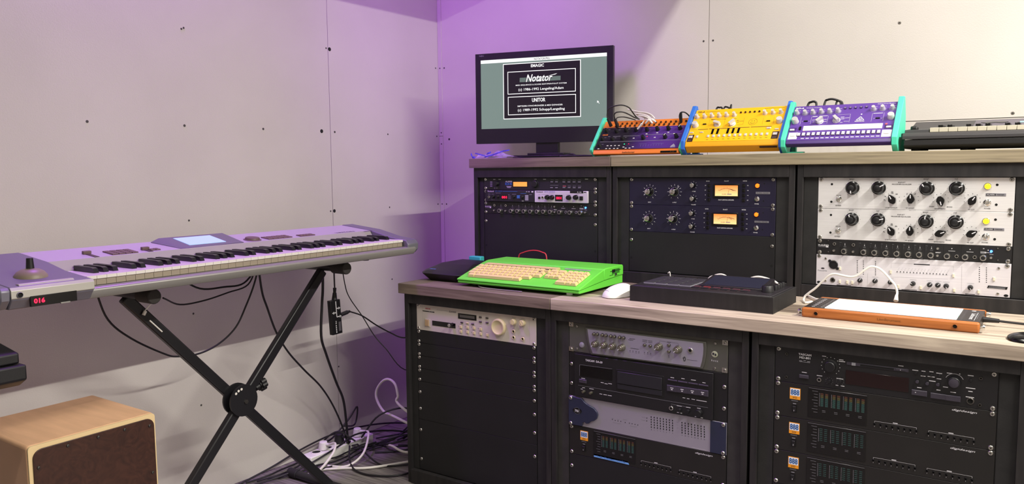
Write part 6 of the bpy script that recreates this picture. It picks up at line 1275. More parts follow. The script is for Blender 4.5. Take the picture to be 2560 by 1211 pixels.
def pad_mat():
    m = mat('glowing_white_grid', '#f4f4f0', 0.5); nt = m.node_tree; b = nt.nodes['Principled BSDF']; tc = nt.nodes.new('ShaderNodeTexCoord'); mp = nt.nodes.new('ShaderNodeMapping'); mp.inputs['Scale'].default_value = (16, 8, 1); nt.links.new(tc.outputs['Generated'], mp.inputs['Vector'])
    fl_ = nt.nodes.new('ShaderNodeVectorMath'); fl_.operation = 'FLOOR'; nt.links.new(mp.outputs['Vector'], fl_.inputs[0]); wn = nt.nodes.new('ShaderNodeTexWhiteNoise'); wn.noise_dimensions = '3D'; nt.links.new(fl_.outputs[0], wn.inputs['Vector'])
    r = nt.nodes.new('ShaderNodeValToRGB'); r.color_ramp.interpolation = 'CONSTANT'; e = r.color_ramp.elements; e[0].color = (1, 1, 1, 1); e[1].position = 0.80; e[1].color = hx('#a8f0c8'); k = e.new(0.92); k.color = hx('#a8e4f4')
    nt.links.new(wn.outputs['Value'], r.inputs['Fac']); nt.links.new(r.outputs['Color'], b.inputs['Emission Color']); b.inputs['Emission Strength'].default_value = 0.30; nt.links.new(r.outputs['Color'], b.inputs['Base Color']); return m
p.slab('playing_surface', pad_mat(), 0.052, 0.020, 0.345, 0.181, 0.0, 0.0016)
for i in range(17):
    a = 0.052+i*(0.293/16)
    for b in (0.0185, 0.1825): p.rect(M_STEEL, a-0.006, b-0.0006, a+0.004, b+0.0006)
for i in range(8): b = 0.030+i*0.0185; p.rect(M_WHITEPRINT, 0.0175, b, 0.0255, b+0.004); p.rect(M_WHITEPRINT, 0.040, b, 0.046, b+0.002); p.rect(M_GREYPRINT, 0.352, b, 0.356, b+0.002)
p.text(M_WHITEPRINT, 'LinnStrument', 0.373, 0.085, 0.085, 0.010, rot=-PI/2); p.rect(M_WHITEPRINT, 0.3795, 0.03, 0.3805, 0.145); p.rect(M_GREYPRINT, 0.3835, 0.05, 0.3840, 0.125)
for b in (0.16, 0.17): p.rect(M_WHITEPRINT, 0.365, b, 0.374, b+0.004)
p.finish()
pr_ = Panel(t, Vector((lx0, ly0, WT))-wloc(t), (1, 0, 0), (0, 0, 1), (0, -1, 0), lx1-lx0, lz-WT)
for a in (0.036, 0.345): pr_.hole(a, 0.0122, 0.0045); pr_.jack(a, 0.0122, 0.0052, mat('rail_hole_rim', '#7a4216', 0.5), 0.85)
pr_.text(mat('burnt_print', '#7c4a1c', 0.6), 'LinnStrument', 0.205, 0.0125, 0.052, 0.006, c=0.0004); pr_.finish()
for x, y, z, s in ((lx1, -0.700, 0.711, 1), (lx1, -0.525, 0.713, 1), (lx0, -0.702, 0.711, -1)): obj('strap_button', MB().cyl((x, y, z), (x+s*0.006, y, z), 0.003, 0.003, 12).cyl((x+s*0.006, y, z), (x+s*0.010, y, z), 0.0075, 0.006, 14), M_CHROME, t)
# white usb cable over the grid controller
def ck(pts): return [(2000+x/4.571, 580+y/4.571) for x, y in pts]
q = [Y(u, v, -0.475) for u, v in ck([(1113, 745), (1110, 690), (1085, 610), (1040, 555), (985, 490), (920, 430), (860, 402), (800, 400), (730, 440), (650, 500), (580, 515), (490, 500), (400, 482), (330, 500), (260, 560), (180, 640), (100, 700), (55, 740)])]
q0 = Vector((q[0].x, -0.497, 0.7262)); 
e1 = [Z(2009, 752, WT+0.004), Z(2014, 757, WT+0.0035), Z(2030, 755, WT+0.0035)]
pts = [q0] + q[1:] + e1
pts[0] = Vector((q[1].x+0.0005, -0.492, lz+0.006))
cable('usb_cable', 'white usb cable rising in a wave in front of the silver channel strip', pts, 0.0031, M_WCORD, 'cable', None, [(Vector((pts[0].x, -0.494, lz+0.0015)), pts[1]*0.6+pts[0]*0.4, 0.0062, 0.0036, M_WCORD)])
q = [Z(u, v, WT+0.006) for u, v in ((1992, 724), (2008, 733), (2030, 744), (2052, 752))]; q[-1].z = WT+0.004
cable('usb_cable', 'white cable running from the pad controller towards the grid controller', q, 0.0034, M_WCORD)
# power lead and low black mouse at the right
q = [Vector((lx1+0.020, -0.600, 0.7125)), Vector((lx1+0.060, -0.602, 0.711))] + [Vector((2.30, -0.60, 0.709)), Vector((2.42, -0.59, 0.7025)), Vector((2.5, -0.45, 0.7025))]
cable('power_lead', 'black power lead with a ferrite barrel, plugged into the grid controller', q, 0.0028, M_CORD, 'cable', None, [(Vector((lx1-0.003, -0.599, 0.7127)), Vector((lx1+0.032, -0.601, 0.7125)), 0.0068, 0.0048, M_PLUGB), (Vector((2.285, -0.6005, 0.7085)), Vector((2.335, -0.598, 0.7085)), 0.0100, 0.0100, M_PLUGB)])
t = thing('black_mouse', (2.278, -0.735, WT), 'low black mouse with a blue light at the front edge of the worktop', 'mouse')
obj('shell', blob(2.282, -0.735, WT+0.0005, 0.105, 0.085, 0.016, 0.2, flat=1), M_BLACKGL, t, deg=60); obj('blue_light', blob(2.287, -0.742, WT+0.0145, 0.030, 0.016, 0.0032, 0.3, flat=1), mat('blue_glow', '#4d86e0', 0.3, emit='#4d86e0', es=0.8), t)

# ------------------------------------------------------------------ stage keyboard by the left wall
M_SIL = mat('silver_grey_case', '#8f8c88', 0.42, 0.25, bump=0.04, bscale=900); M_SILT = mat('silver_top_panel', '#c6c2c6', 0.42, 0.3, bump=0.04, bscale=900); M_BEZ = mat('pale_silver_bezel', '#b3afa8', 0.4, 0.2); M_DSIL = mat('slate_silver', '#777480', 0.42, 0.3)
t = thing('stage_keyboard', (0.36, -1.40, 0.795), 'long silver stage keyboard with a small blue touch display, on an x-shaped stand', 'keyboard')
fx = lambda a, b, c: Vector((a, c, b))
KY0, KY1 = -1.868, -0.798
obj('lower_case', MB().prism([(0.20, 0.797), (0.512, 0.797), (0.521, 0.808), (0.523, 0.817), (0.519, 0.822), (0.507, 0.8235), (0.20, 0.828)], fx, KY0, -0.762), M_SIL, t, bevel=0.002)
obj('top_panel', MB().prism([(0.358, 0.8285), (0.358, 0.850), (0.343, 0.872), (0.205, 0.8860), (0.196, 0.880), (0.196, 0.8285)], fx, KY0, KY1), M_SILT, t, bevel=0.0015)
obj('key_backstrip', MB().prism([(0.3595, 0.8485), (0.3445, 0.8722), (0.3425, 0.8712), (0.3575, 0.8475)], fx, KY0+0.001, KY1-0.001), M_BEZ, t)
obj('right_cheek', MB().prism([(0.196, 0.800), (0.505, 0.800), (0.517, 0.812), (0.519, 0.832), (0.508, 0.846), (0.44, 0.853), (0.345, 0.8735), (0.205, 0.8875), (0.193, 0.880)], fx, KY1+0.0005, -0.745), M_DSIL, t, bevel=0.003)
# keys
KW = 1.0575/45; ky = -1.8575
M_WK = mat('white_key', '#e9e4dc', 0.3); M_BK = mat('black_key', '#141216', 0.35)
def shared(name, key, build, m, par, loc):
    if key not in MESH: MESH[key] = build().mesh(name, m)
    o = link(name, MESH[key], par); o.location = Vector(loc)-wloc(par); return o
for i in range(45):
    shared('white_key', 'wkey', lambda: MB().box(-0.139, 0.0, -KW/2+0.0004, KW/2-0.0004, 0.0145, 0.0220).box(-0.139, -0.0035, -KW/2+0.0004, KW/2-0.0004, 0.0, 0.0145, 1), [M_WK, mat('tan_key_front', '#9d9180', 0.5)], t, (0.498, ky+(i+0.5)*KW, 0.8247))
nb = 0
for i in range(44):
    if (i+2) % 7 in (0, 1, 3, 4, 5):
        shared('black_key', 'bkey', lambda: MB().prism([(-0.094, 0.0), (0.0, 0.0), (-0.006, 0.0105), (-0.016, 0.0125), (-0.094, 0.0125)], fx, -0.0058, 0.0058), M_BK, t, (0.453, ky+(i+1)*KW, 0.8466))
obj('key_block', MB().box(0.36, 0.492, ky+45*KW+0.0005, KY1, 0.8247, 0.842), M_BLACKPL, t)
# left controller block
obj('controller_block', MB().prism([(0.196, 0.800), (0.532, 0.800), (0.541, 0.812), (0.5505, 0.822), (0.5515, 0.842), (0.545, 0.8480), (0.43, 0.858), (0.345, 0.8735), (0.205, 0.8875), (0.193, 0.880)], fx, -2.040, KY0-0.0005), M_DSIL, t, bevel=0.003)
obj('front_band', MB().prism([(0.551, 0.8235), (0.5532, 0.8255), (0.5532, 0.8415), (0.5470, 0.8480), (0.5455, 0.8470)], fx, -2.040, KY0-0.0008), M_BEZ, t, bevel=0.0008)
obj('end_cap', MB().prism([(0.196, 0.802), (0.53, 0.802), (0.550, 0.822), (0.5525, 0.842), (0.5455, 0.8485), (0.43, 0.8590), (0.345, 0.8745), (0.205, 0.8885), (0.192, 0.880)], fx, -2.060, -2.0405), M_DSIL, t, bevel=0.003)
obj('joystick_dome', MB().lathe([(0.034, 0), (0.033, 0.006), (0.027, 0.014), (0.018, 0.019), (0.008, 0.021)], 28, o=(0.455, -1.957, 0.853)), mat('tan_joystick_dome', '#8a7d6a', 0.45), t)
obj('joystick_stick', MB().cyl((0.455, -1.957, 0.872), (0.455, -1.957, 0.897), 0.0085, 0.0068, 14), M_BLACKPL, t, bevel=0.001)
obj('ribbon_strip', MB().prism([(0.540, 0.8478), (0.536, 0.8525), (0.524, 0.8520), (0.522, 0.8490)], fx, -2.018, -1.905), M_BEZ, t, bevel=0.0008)
pb = Panel(t, Vector((0.5535, -2.04, 0.80))-wloc(t), (0, 1, 0), (0, 0, 1), (1, 0, 0), 0.17, 0.05)
pb.slab('drive_bezel', M_BLACKGL, 0.036, 0.004, 0.131, 0.0265, -0.006, 0.001, 0.0006); pb.text(M_REDLED, '016', 0.053, 0.0155, 0.022, 0.0105, c=0.0016, bold=0.03); pb.button(0.105, 0.004, 0.020, 0.003, 0.004, M_SIL, name='eject_button'); pb.hole(0.016, 0.032, 0.0055); pb.jack(0.016, 0.032, 0.0062, M_DSIL, 0.85)
pb.finish()
# top panel fittings
slope = (0.886-0.872)/(0.343-0.205)
pl = Panel(t, Vector((0.343, KY0, 0.8722))-wloc(t), (0, 1, 0), (-1, 0, slope), (slope, 0, 1), KY1-KY0, 0.1387)
def onpl(u, v):
    d = ray(u, v); O_ = pl.O+wloc(t); s = (O_-CAM).dot(pl.N)/d.dot(pl.N); q = CAM+d*s-O_; return q.dot(pl.A), q.dot(pl.B)
M_BRN = mat('taupe_button', '#6d5a54', 0.5); M_BRN2 = mat('dark_taupe', '#4a3b38', 0.5)
for (u0, v0), (u1, v1) in (((208, 634), (246, 643)), ((352, 624), (383, 629))):
    a0, b0 = onpl(u0, v0); a1, b1 = onpl(u1, v1)
    am = (a0+a1)/2; pl.slab('slider_slot', M_BRN2, am-0.006, min(b0, b1), am+0.006, max(b0, b1), 0, 0.0008); pl.slab('slider_cap', M_BRN, am-0.010, max(b0, b1)-0.016, am+0.010, max(b0, b1)-0.006, 0, 0.008, 0.001)
(a0, b0), (a1, b1) = onpl(262, 634), onpl(340, 630)
def grid(u0, v0, u1, v1, nx_, ny_, bh, m=M_BRN):
    (a0, b0), (a1, b1) = onpl(u0, v0), onpl(u1, v1); bm = (b0+b1)/2
    for i in range(nx_):
        for j in range(ny_):
            pl.button(a0+(a1-a0)*(i+0.5)/nx_, bm-bh/2+bh*(j+0.5)/ny_, (a1-a0)/nx_*0.86, bh/ny_*0.8, 0.003, m)
grid(262, 633, 340, 630, 4, 5, 0.052); grid(368, 625, 402, 625, 2, 2, 0.022); grid(655, 596, 728, 593, 5, 3, 0.042); grid(742, 590, 786, 588, 5, 2, 0.026)
a, b = onpl(631, 600); pl.knob(a, b, 0.022, 0.008, M_BRN, skirt=1.2, name='data_wheel')
a, b = onpl(862, 581); pl.text(M_DARKPRINT, 'TRITON', a, b, 0.085, 0.012, c=0.0006); a, b = onpl(920, 578); pl.rect(M_DARKPRINT, a-0.02, b-0.002, a+0.02, b+0.001); a, b = onpl(842, 582); pl.poly(M_WHITEPRINT, [(a-0.01, b-0.006), (a+0.008, b-0.006), (a+0.002, b+0.006)])
pl.finish()
# display wedge
wv = [(0.341, -1.520, 0.8724), (0.341, -1.312, 0.8724), (0.215, -1.285, 0.8852), (0.215, -1.535, 0.8852), (0.333, -1.510, 0.8750), (0.333, -1.322, 0.8750), (0.222, -1.305, 0.8965), (0.222, -1.512, 0.8965)]
obj('display_housing', MB().add(wv, [(3, 2, 1, 0), (4, 5, 6, 7), (0, 1, 5, 4), (1, 2, 6, 5), (2, 3, 7, 6), (3, 0, 4, 7)]), M_DSIL, t, bevel=0.003)
M_TOUCH = mat('blue_touch_display', '#9fc0dc', 0.3, emit='#a8cdea', es=0.55)
wd_ = Panel(t, Vector((0.333, -1.510, 0.8750))-wloc(t), (0, 1, 0), (-0.111, 0, 0.0215), (0.0215, 0, 0.111), 0.190, 0.1130)
wd_.slab('touch_display', M_TOUCH, 0.032, 0.014, 0.150, 0.094, 0.0, 0.0012)
for y in (-1.75, -0.95): 
    for x in (0.25, 0.47): obj('rubber_foot', MB().cyl((x, y, 0.7905), (x, y, 0.7975), 0.012, 0.012, 14), M_BLACKRUB, t)
# x stand
M_STAND = mat('black_tube_paint', '#17161a', 0.4, bump=0.03, bscale=600)
t = thing('keyboard_stand', (0.33, -1.35, 0.0), 'black x-shaped keyboard stand under the silver stage keyboard', 'keyboard stand')
PV = Vector((0.33, -1.348, 0.405))
def beam(name, p0, p1, w_, d_, m=M_STAND, par=t, bev=0.004):
    p0, p1 = Vector(p0), Vector(p1); d = (p1-p0).normalized(); a = Vector((1, 0, 0)); b = d.cross(a).normalized(); vs = []
    for p in (p0, p1):
        for s, q in ((-1, -1), (1, -1), (1, 1), (-1, 1)): vs.append(p+a*(s*d_/2)+b*(q*w_/2))
    return obj(name, MB().add(vs, [(3, 2, 1, 0), (4, 5, 6, 7), (0, 1, 5, 4), (1, 2, 6, 5), (2, 3, 7, 6), (3, 0, 4, 7)]), m, par, bevel=bev)
l1 = beam('leg', (0.315, -1.672, 0.757), (0.315, -0.990, 0.014), 0.030, 0.022)
l2 = beam('leg', (0.345, -1.022, 0.757), (0.345, -1.700, 0.018), 0.030, 0.022)
for y, x0, x1 in ((-1.672, 0.17, 0.458), (-1.022, 0.17, 0.462)):
    obj('top_arm', MB().cyl((x0, y, 0.771), (x1-0.05, y, 0.771), 0.0135, 0.0135, 16), M_STAND, t)
    obj('foam_grip', MB().cyl((x1-0.062, y, 0.771), (x1, y, 0.771), 0.0190, 0.0190, 20), mat('ribbed_foam', '#2e2a28', 0.8, bump=0.5, bscale=300), t, bevel=0.003)
    obj('foam_grip', MB().cyl((x0-0.004, y, 0.771), (x0+0.058, y, 0.771), 0.0190, 0.0190, 20), mat('ribbed_foam'), t, bevel=0.003)
for y in (-0.988, -1.702):
    obj('foot_bar', MB().cyl((0.12, y, 0.016), (0.52, y, 0.016), 0.0140, 0.0140, 16), M_STAND, t)
    for x0, x1 in ((0.105, 0.15), (0.49, 0.535)): obj('rubber_end', MB().cyl((x0, y, 0.0165), (x1, y, 0.0165), 0.0165, 0.0165, 16), M_BLACKRUB, t, bevel=0.002)
dsk = obj('locking_disc', MB().cyl((0.359, -1.354, 0.410), (0.365, -1.354, 0.410), 0.047, 0.047, 32).cyl((0.326, -1.354, 0.41), (0.332, -1.354, 0.41), 0.047, 0.047, 32), M_STAND, t)
for i in range(3): 
    a = math.radians(132-i*17); obj('disc_hole', MB().cyl((0.3651, -1.354+0.036*math.cos(a)-0.003, 0.41+0.036*math.sin(a)), (0.3656, -1.354+0.036*math.cos(a)-0.003, 0.41+0.036*math.sin(a)), 0.0038, 0.0038, 14), M_WALL, dsk)
obj('pivot_bolt', MB().cyl((0.356, -1.348, 0.405), (0.368, -1.348, 0.405), 0.008, 0.007, 6), M_DARKSTEEL, t)
kn = MB().cyl((0.35, -1.302, 0.432), (0.35, -1.288, 0.436), 0.009, 0.009, 12)
for i in range(6): a = i*PI/3; kn.cyl((0.35+0.011*math.cos(a), -1.286, 0.437+0.011*math.sin(a)), (0.35+0.011*math.cos(a), -1.270, 0.441+0.011*math.sin(a)), 0.0085, 0.0085, 10)
kn.cyl((0.35, -1.288, 0.436), (0.35, -1.268, 0.442), 0.013, 0.013, 14); obj('locking_knob', kn, M_BLACKPL, t)
obj('cable_tie', MB().tube([(0.332, -1.628, 0.715), (0.345, -1.615, 0.735), (0.345, -1.592, 0.748)], 0.0016).cyl((0.334, -1.632, 0.706), (0.334, -1.626, 0.716), 0.0045, 0.0045, 10), M_WHITEPL, t)
obj('white_mark', MB().tube([(0.3275, -1.612, 0.688), (0.3275, -1.578, 0.651)], 0.002), M_WHITEPL, t)

# hanging usb interface
t = thing('usb_interface', (0.232, -0.895, 0.505), 'small black usb interface box with a white symbol, hanging from its cable under the keyboard', 'usb interface')
p = Panel(t, Vector((0.245, -0.893, 0.507))-wloc(t), (0, 0.999, 0.03), (0, -0.065, 0.998), (1, 0.02, 0), 0.046, 0.123)
p.plate('case', M_BLACKPL, 0.016, 0.001)
s = M_WHITEPRINT
p.line(s, [(0.0245, 0.118), (0.0245, 0.062), (0.041, 0.062)], 0.0035); p.line(s, [(0.0245, 0.078), (0.010, 0.078)], 0.0035); p.line(s, [(0.0245, 0.092), (0.038, 0.092)], 0.0035)
for a, b, g in ((0.044, 0.062, 1), (0.007, 0.078, -1), (0.041, 0.092, 1)): p.poly(s, [(a-g*0.006, b-0.005), (a+g*0.003, b), (a-g*0.006, b+0.005)][::g])
p.text(s, 'FTB', 0.0185, 0.043, 0.011, 0.0055, rot=-PI/2)
for b0, b1 in ((0.029, 0.034), (0.022, 0.027), (0.014, 0.020), (0.006, 0.012)): p.rect(s, 0.0165, b0, 0.0205, b1)
p.slab('grey_sticker', mat('grey_sticker', '#5a565c', 0.5), 0.030, 0.010, 0.041, 0.043, 0, 0.0004)
p.finish()
pl1 = obj('plug', MB().cyl((0.237, -0.874, 0.630), (0.237, -0.872, 0.655), 0.0095, 0.0065, 12).cyl((0.237, -0.872, 0.655), (0.237, -0.871, 0.672), 0.005, 0.0062, 12), M_PLUGB, t)
pl2 = obj('plug', MB().cyl((0.237, -0.848, 0.572), (0.237, -0.815, 0.577), 0.0072, 0.0072, 12).cyl((0.237, -0.815, 0.577), (0.237, -0.803, 0.578), 0.0055, 0.0045, 12), M_PLUGB, t)
def XC(pts, x): return [X(u, v, x if not isinstance(x, (list, tuple)) else x[i]) for i, (u, v) in enumerate(pts)]
cable('midi_cable', 'thin black cable from the keyboard down to the usb interface box', [(0.237, -0.871, 0.670), (0.238, -0.873, 0.72), (0.24, -0.875, 0.7932)], 0.0026, M_CORD, 'cable')
q = [Vector((0.237, -0.804, 0.578))] + XC(((905, 790), (940, 813), (975, 832), (1010, 845)), [0.25, 0.28, 0.33, 0.40])
q.append(Vector((0.462, -0.66, 0.50)))
q.append(Vector((0.478, -0.60, 0.49)))
cable('midi_cable', 'black cable from the side of the usb interface box over to the desk', q, 0.0026, M_CORD, 'cable')
q = XC(((852, 684), (862, 710), (874, 745), (905, 790), (936, 840), (965, 873), (1012, 925)), [0.26, .265, .27, .28, .30, .34, .40]); q[0] = Vector((0.26, q[0].y, 0.7932))
q += [Vector((0.455, -0.60, 0.36)), Vector((0.44, -0.5, 0.2)), Vector((0.42, -0.42, 0.006))]
cable('midi_cable', 'thin black cable falling behind the desk end from the keyboard', q, 0.0018, M_CORD, 'cable')
q = XC(((808, 684), (807, 720), (805, 760), (803, 840), (815, 885), (840, 955), (858, 1000), (866, 1060), (870, 1105)), [0.25, .24, .23, .22, .20, .17, .15, .13, .12]); q[0] = Vector((0.25, q[0].y, 0.7932))
q += [Vector((0.115, -0.705, 0.046))]
cable('power_cable', 'thick black power cable hanging straight down from the keyboard to the power strip', q, 0.0046, M_CORD, 'cable')
q = XC(((640, 702), (655, 730), (668, 770), (690, 830), (720, 880), (760, 925), (800, 965), (830, 1010), (855, 1065), (868, 1110)), [0.25, .24, .23, .21, .19, .17, .15, .13, .12, .11]); q = [Vector((0.25, q[0].y+0.01, 0.7932))] + q[1:] + [Vector((0.10, -0.73, 0.047))]
cable('power_cable', 'black cable sloping from the middle of the keyboard down to the power strip', q, 0.0034, M_CORD, 'cable')
q = XC(((228, 748), (270, 800), (330, 848), (410, 885), (445, 892), (500, 884), (550, 858), (590, 818), (615, 765), (635, 712), (650, 698)), [0.30, .28, .25, .22, .21, .21, .22, .23, .24, .25, .26]); q[0] = Vector((0.32, q[0].y, 0.7932)); q[-1].z = 0.7955
cable('pedal_cable', 'black cable hanging in one big loop under the keyboard', q, 0.0028, M_CORD, 'cable')
q = XC(((398, 762), (450, 762), (510, 752), (570, 732), (620, 712), (645, 698)), [0.34, .30, .28, .27, .26, .26]); q[0] = Vector((0.36, q[0].y, 0.748)); q[-1].z = 0.794
cable('pedal_cable', 'black cable drooping from the stand grip to the middle of the keyboard', q, 0.0024, M_CORD, 'cable')
q = XC(((442, 722), (500, 722), (560, 718), (610, 708), (650, 694)), [0.30, .29, .28, .27, .26]); q[0] = Vector((0.30, q[0].y, 0.7932)); q[-1] = Vector((q[-1].x, q[-1].y, 0.7932))
cable('pedal_cable', 'black cable lying flat close under the keyboard bottom', q, 0.0028, M_CORD, 'cable')

# ------------------------------------------------------------------ cajon and black piano end
M_BIRCH = mat('birch_plywood', '#dcae88', 0.45, col2='#cba07c', nscale=3, stretch=(2, 14, 2)); M_EDGE = mat('pale_ply_edge', '#d3b98c', 0.5)
def tapa_mat():
    m = mat('dark_burl_veneer', '#3a1f14', 0.4); nt = m.node_tree; b = nt.nodes['Principled BSDF']; tc = nt.nodes.new('ShaderNodeTexCoord'); n = nt.nodes.new('ShaderNodeTexNoise'); n.inputs['Scale'].default_value = 26; n.inputs['Detail'].default_value = 8; n.inputs['Distortion'].default_value = 3.5
    nt.links.new(tc.outputs['Object'], n.inputs['Vector']); r = nt.nodes.new('ShaderNodeValToRGB'); r.color_ramp.elements[0].position = 0.3; r.color_ramp.elements[0].color = hx('#2c160f'); r.color_ramp.elements[1].position = 0.7; r.color_ramp.elements[1].color = hx('#40241a')
    nt.links.new(n.outputs['Fac'], r.inputs['Fac']); nt.links.new(r.outputs['Color'], b.inputs['Base Color']); return m
t = thing('cajon', (0.381, -1.872, 0.0), 'birch cajon box drum with a dark brown front, on the floor below the keyboard', 'cajon')
cx0, cx1, cy0, cy1, cz = 0.238, 0.524, -2.018, -1.727, 0.50
obj('shell', MB().box(cx0, cx1, cy0, cy1, 0.012, cz), M_BIRCH, t, bevel=0.008, seg=3)
def rr(a0, b0, a1, b1, r_, n=6):
    o = []
    for cx, cy, t0 in ((a1-r_, b1-r_, 0), (a0+r_, b1-r_, 90), (a0+r_, b0+r_, 180), (a1-r_, b0+r_, 270)):
        for i in range(n+1): t_ = math.radians(t0+90*i/n); o.append((cx+r_*math.cos(t_), cy+r_*math.sin(t_)))
    return o
obj('front_edge', MB().prism(rr(cy0+0.001, 0.013, cy1-0.001, cz-0.001, 0.008), lambda a, b, c: Vector((c, a, b)), cx1-0.004, cx1+0.0012), M_EDGE, t)
obj('front_board', MB().prism(rr(cy0+0.009, 0.02, cy1-0.005, cz-0.010, 0.020), lambda a, b, c: Vector((c, a, b)), cx1+0.0012, cx1+0.0042), tapa_mat(), t, bevel=0.0008)
pc = Panel(t, Vector((cx1+0.0042, cy0, 0))-wloc(t), (0, 1, 0), (0, 0, 1), (1, 0, 0), cy1-cy0, cz)
for a, b in ((0.019, 0.450), (0.274, 0.472), (0.212, 0.480), (0.150, 0.480), (0.082, 0.480), (0.276, 0.355), (0.017, 0.355), (0.276, 0.22), (0.017, 0.22), (0.276, 0.07), (0.017, 0.07)): pc.screw(a, b, 0.0036, M_DARKSTEEL)
for x, y in ((cx0+0.03, cy0+0.03), (cx1-0.03, cy0+0.03), (cx0+0.03, cy1-0.03), (cx1-0.03, cy1-0.03)): obj('rubber_foot', MB().cyl((x, y, 0), (x, y, 0.014), 0.014, 0.014, 14), M_BLACKRUB, t)
t = thing('digital_piano', (0.46, -2.40, 0.0), 'squared end of a black digital piano on legs, left of the cajon', 'piano')
fy = lambda a, b, c: Vector((a, c, b))
obj('upper_case', MB().prism([(0.28, 0.70), (0.600, 0.70), (0.600, 0.722), (0.42, 0.748), (0.28, 0.752)], fy, -2.85, -2.052), M_BLACKPL, t, bevel=0.004)
obj('lower_case', MB().prism([(0.27, 0.652), (0.585, 0.652), (0.615, 0.668), (0.615, 0.699), (0.27, 0.699)], fy, -2.86, -2.046), M_BLACKPL, t, bevel=0.004)
for x in (0.31, 0.57):
    for y in (-2.78, -2.30): obj('leg', MB().box(x-0.02, x+0.02, y-0.02, y+0.02, 0, 0.6525), M_BLACKPL, t, bevel=0.003)

# ------------------------------------------------------------------ floor: power strip and cable tangle
t = thing('power_strip', (0.09, -0.74, 0.0), 'white power strip on the floor against the left wall, buried in cables', 'power strip')
obj('strip_body', MB().box(0.062, 0.116, -0.90, -0.58, 0.0, 0.042), M_WHITEPL, t, bevel=0.004)
pw = Panel(t, Vector((0.062, -0.90, 0.042))-wloc(t), (0, 1, 0), (-1, 0, 0), (0, 0, 1), 0.32, 0.054); pw.O = Vector((0.116, -0.90, 0.042))-wloc(t)
for i in range(5): pw.jack(0.05+i*0.055, 0.027, 0.019, M_WHITEPL, 0.85)
for y, m, h, lab, r_ in ((-0.815, M_WHITEPL, 0.030, 'white plug with a curved cord at the near end of the power strip', 0.019), (-0.735, M_PLUGB, 0.038, 'black plug block pushed into the middle of the power strip', 0.02), (-0.64, M_WHITEPL, 0.032, 'white plug at the far end of the power strip', 0.019)):
    z0 = 0.0435
    tt = thing('mains_plug', (0.089, y, z0), lab, 'plug')
    obj('plug_body', MB().cyl((0.089, y, z0), (0.089, y, z0+h), r_, r_*0.75, 16), m, tt, bevel=0.003); obj('strain_relief', MB().cyl((0.089, y, z0+h*0.6), (0.118, y+0.004, z0+h*0.75), 0.007, 0.0045, 10), m, tt)
random.seed(11)
def floorcord(pts, lab, r_, m):
    cable('floor_cable', lab, pts, r_, m, 'cable')
W = M_WCORD; K = M_CORD
floorcord([(0.118, -0.811, 0.066), (0.17, -0.83, 0.085), (0.21, -0.88, 0.07), (0.20, -0.935, 0.025), (0.16, -0.95, 0.006), (0.15, -0.91, 0.006), (0.22, -0.84, 0.006), (0.30, -0.78, 0.006), (0.40, -0.62, 0.006)], 'white cord arching over the near end of the power strip', 0.0045, W)
floorcord([(0.118, -0.636, 0.068), (0.17, -0.66, 0.075), (0.23, -0.75, 0.035), (0.22, -0.82, 0.008), (0.16, -0.86, 0.008)], 'white cord drooping from the far plug onto the floor', 0.0042, W)
floorcord([(0.03, -1.16, 0.005), (0.045, -1.02, 0.03), (0.05, -0.9, 0.055), (0.052, -0.75, 0.07), (0.05, -0.6, 0.06), (0.06, -0.42, 0.03), (0.2, -0.28, 0.01)], 'black cord running along the wall behind the power strip', 0.0035, K)
floorcord([(0.06, -1.18, 0.005), (0.10, -1.05, 0.012), (0.135, -0.93, 0.03), (0.15, -0.80, 0.06), (0.14, -0.68, 0.075), (0.20, -0.52, 0.05), (0.34, -0.42, 0.01), (0.44, -0.4, 0.006)], 'black cord passing over the front of the power strip', 0.0035, K)
floorcord([(0.16, -0.72, 0.06), (0.11, -0.76, 0.10), (0.06, -0.79, 0.06), (0.03, -0.72, 0.045), (0.04, -0.64, 0.10), (0.05, -0.60, 0.145), (0.055, -0.62, 0.08), (0.08, -0.70, 0.098)], 'black cord standing up in a narrow loop beside the wall', 0.0032, K)
floorcord([(0.13, -0.66, 0.05), (0.17, -0.60, 0.13), (0.24, -0.52, 0.15), (0.30, -0.49, 0.10), (0.32, -0.50, 0.03), (0.28, -0.58, 0.006), (0.20, -0.66, 0.006)], 'black cord bowing up in a wide arch by the desk', 0.0034, K)
floorcord([(0.16, -0.75, 0.05), (0.20, -0.79, 0.02), (0.27, -0.83, 0.006), (0.36, -0.83, 0.006), (0.44, -0.77, 0.006), (0.455, -0.66, 0.006)], 'black cord looping furthest out across the bare floor', 0.0036, K)
floorcord([(0.15, -0.70, 0.04), (0.22, -0.73, 0.03), (0.31, -0.74, 0.006), (0.38, -0.70, 0.006), (0.45, -0.60, 0.006)], 'black cord curving inside the outermost floor loop', 0.0033, K)
floorcord([(0.17, -0.58, 0.006), (0.25, -0.62, 0.03), (0.33, -0.62, 0.02), (0.40, -0.54, 0.03), (0.45, -0.46, 0.03)], 'white cord lying straight towards the desk foot', 0.0046, W)
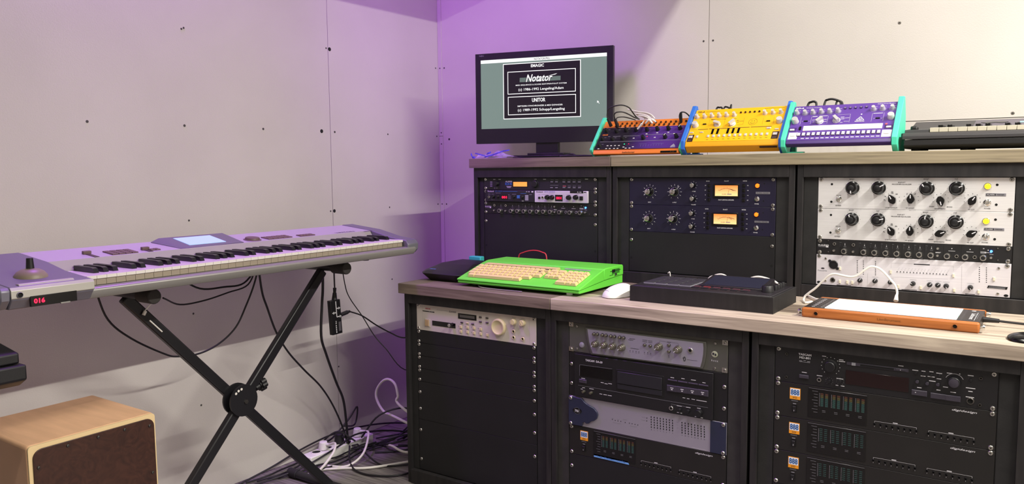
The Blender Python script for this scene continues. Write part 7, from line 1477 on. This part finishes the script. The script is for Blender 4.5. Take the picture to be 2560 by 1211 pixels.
floorcord([(0.20, -0.40, 0.02), (0.28, -0.44, 0.06), (0.36, -0.44, 0.07), (0.43, -0.40, 0.05), (0.40, -0.36, 0.08), (0.30, -0.36, 0.06), (0.24, -0.40, 0.03)], 'pale cord coiled flat beside the desk', 0.0045, W)
q = [Y(u, v, -0.56) for u, v in ((1012, 1075), (985, 1042), (960, 1030), (943, 1002), (941, 978), (955, 955), (972, 949), (988, 962), (995, 990), (1000, 1015), (1014, 1050))]
q = [Vector((0.40, -0.54, 0.07))] + [Vector((min(v.x, 0.470), v.y, v.z)) for v in q[1:-1]] + [Vector((0.46, -0.55, 0.07)), Vector((0.45, -0.50, 0.01))]
floorcord(q, 'pale cord standing up in a big round loop by the desk end', 0.0050, W)
floorcord([(0.22, -0.55, 0.006), (0.30, -0.52, 0.02), (0.38, -0.48, 0.12), (0.44, -0.45, 0.20), (0.465, -0.42, 0.24)], 'black cord rising towards the desk end', 0.0030, K)
floorcord([(0.10, -0.55, 0.01), (0.19, -0.46, 0.03), (0.30, -0.40, 0.10), (0.40, -0.37, 0.12), (0.46, -0.34, 0.17)], 'black cord running up to the back of the desk', 0.0036, K)
lab = ('lowest', 'second', 'third', 'fourth', 'fifth', 'sixth', 'seventh', 'eighth')
for i in range(8):
    y0 = -0.62+0.03*i+random.uniform(-.02, .02); x0 = 0.13+random.uniform(0, .06); z = 0.012+0.009*i
    pts = [(x0, y0-0.03, 0.006)]
    for k in range(1, 7): pts.append((x0+(0.455-x0)*k/6, y0+0.10*k/6*random.uniform(.5, 1.6)+random.uniform(-.035, .035), max(0.005, z*math.sin(PI*k/7)*1.6+random.uniform(0, .018))))
    floorcord(pts, 'black cord in the tangle heaped beside the desk end', 0.0034, K)
    COL.objects[-1]['group'] = 'tangled black cords beside the desk end'
for i in range(5):
    y0 = -1.12+0.03*i; pts = [(0.035+0.02*i, y0, 0.005)]
    for k in range(1, 6): pts.append((0.05+0.03*i+0.012*math.sin(k*1.3+i), y0+0.07*k, 0.006+0.008*abs(math.sin(k+i))))
    pts.append((0.13+0.02*i, y0+0.44, 0.03)); floorcord(pts, 'black cord fanning out along the wall towards the stand foot', 0.0032, K)
    COL.objects[-1]['group'] = 'black cords fanning along the wall'
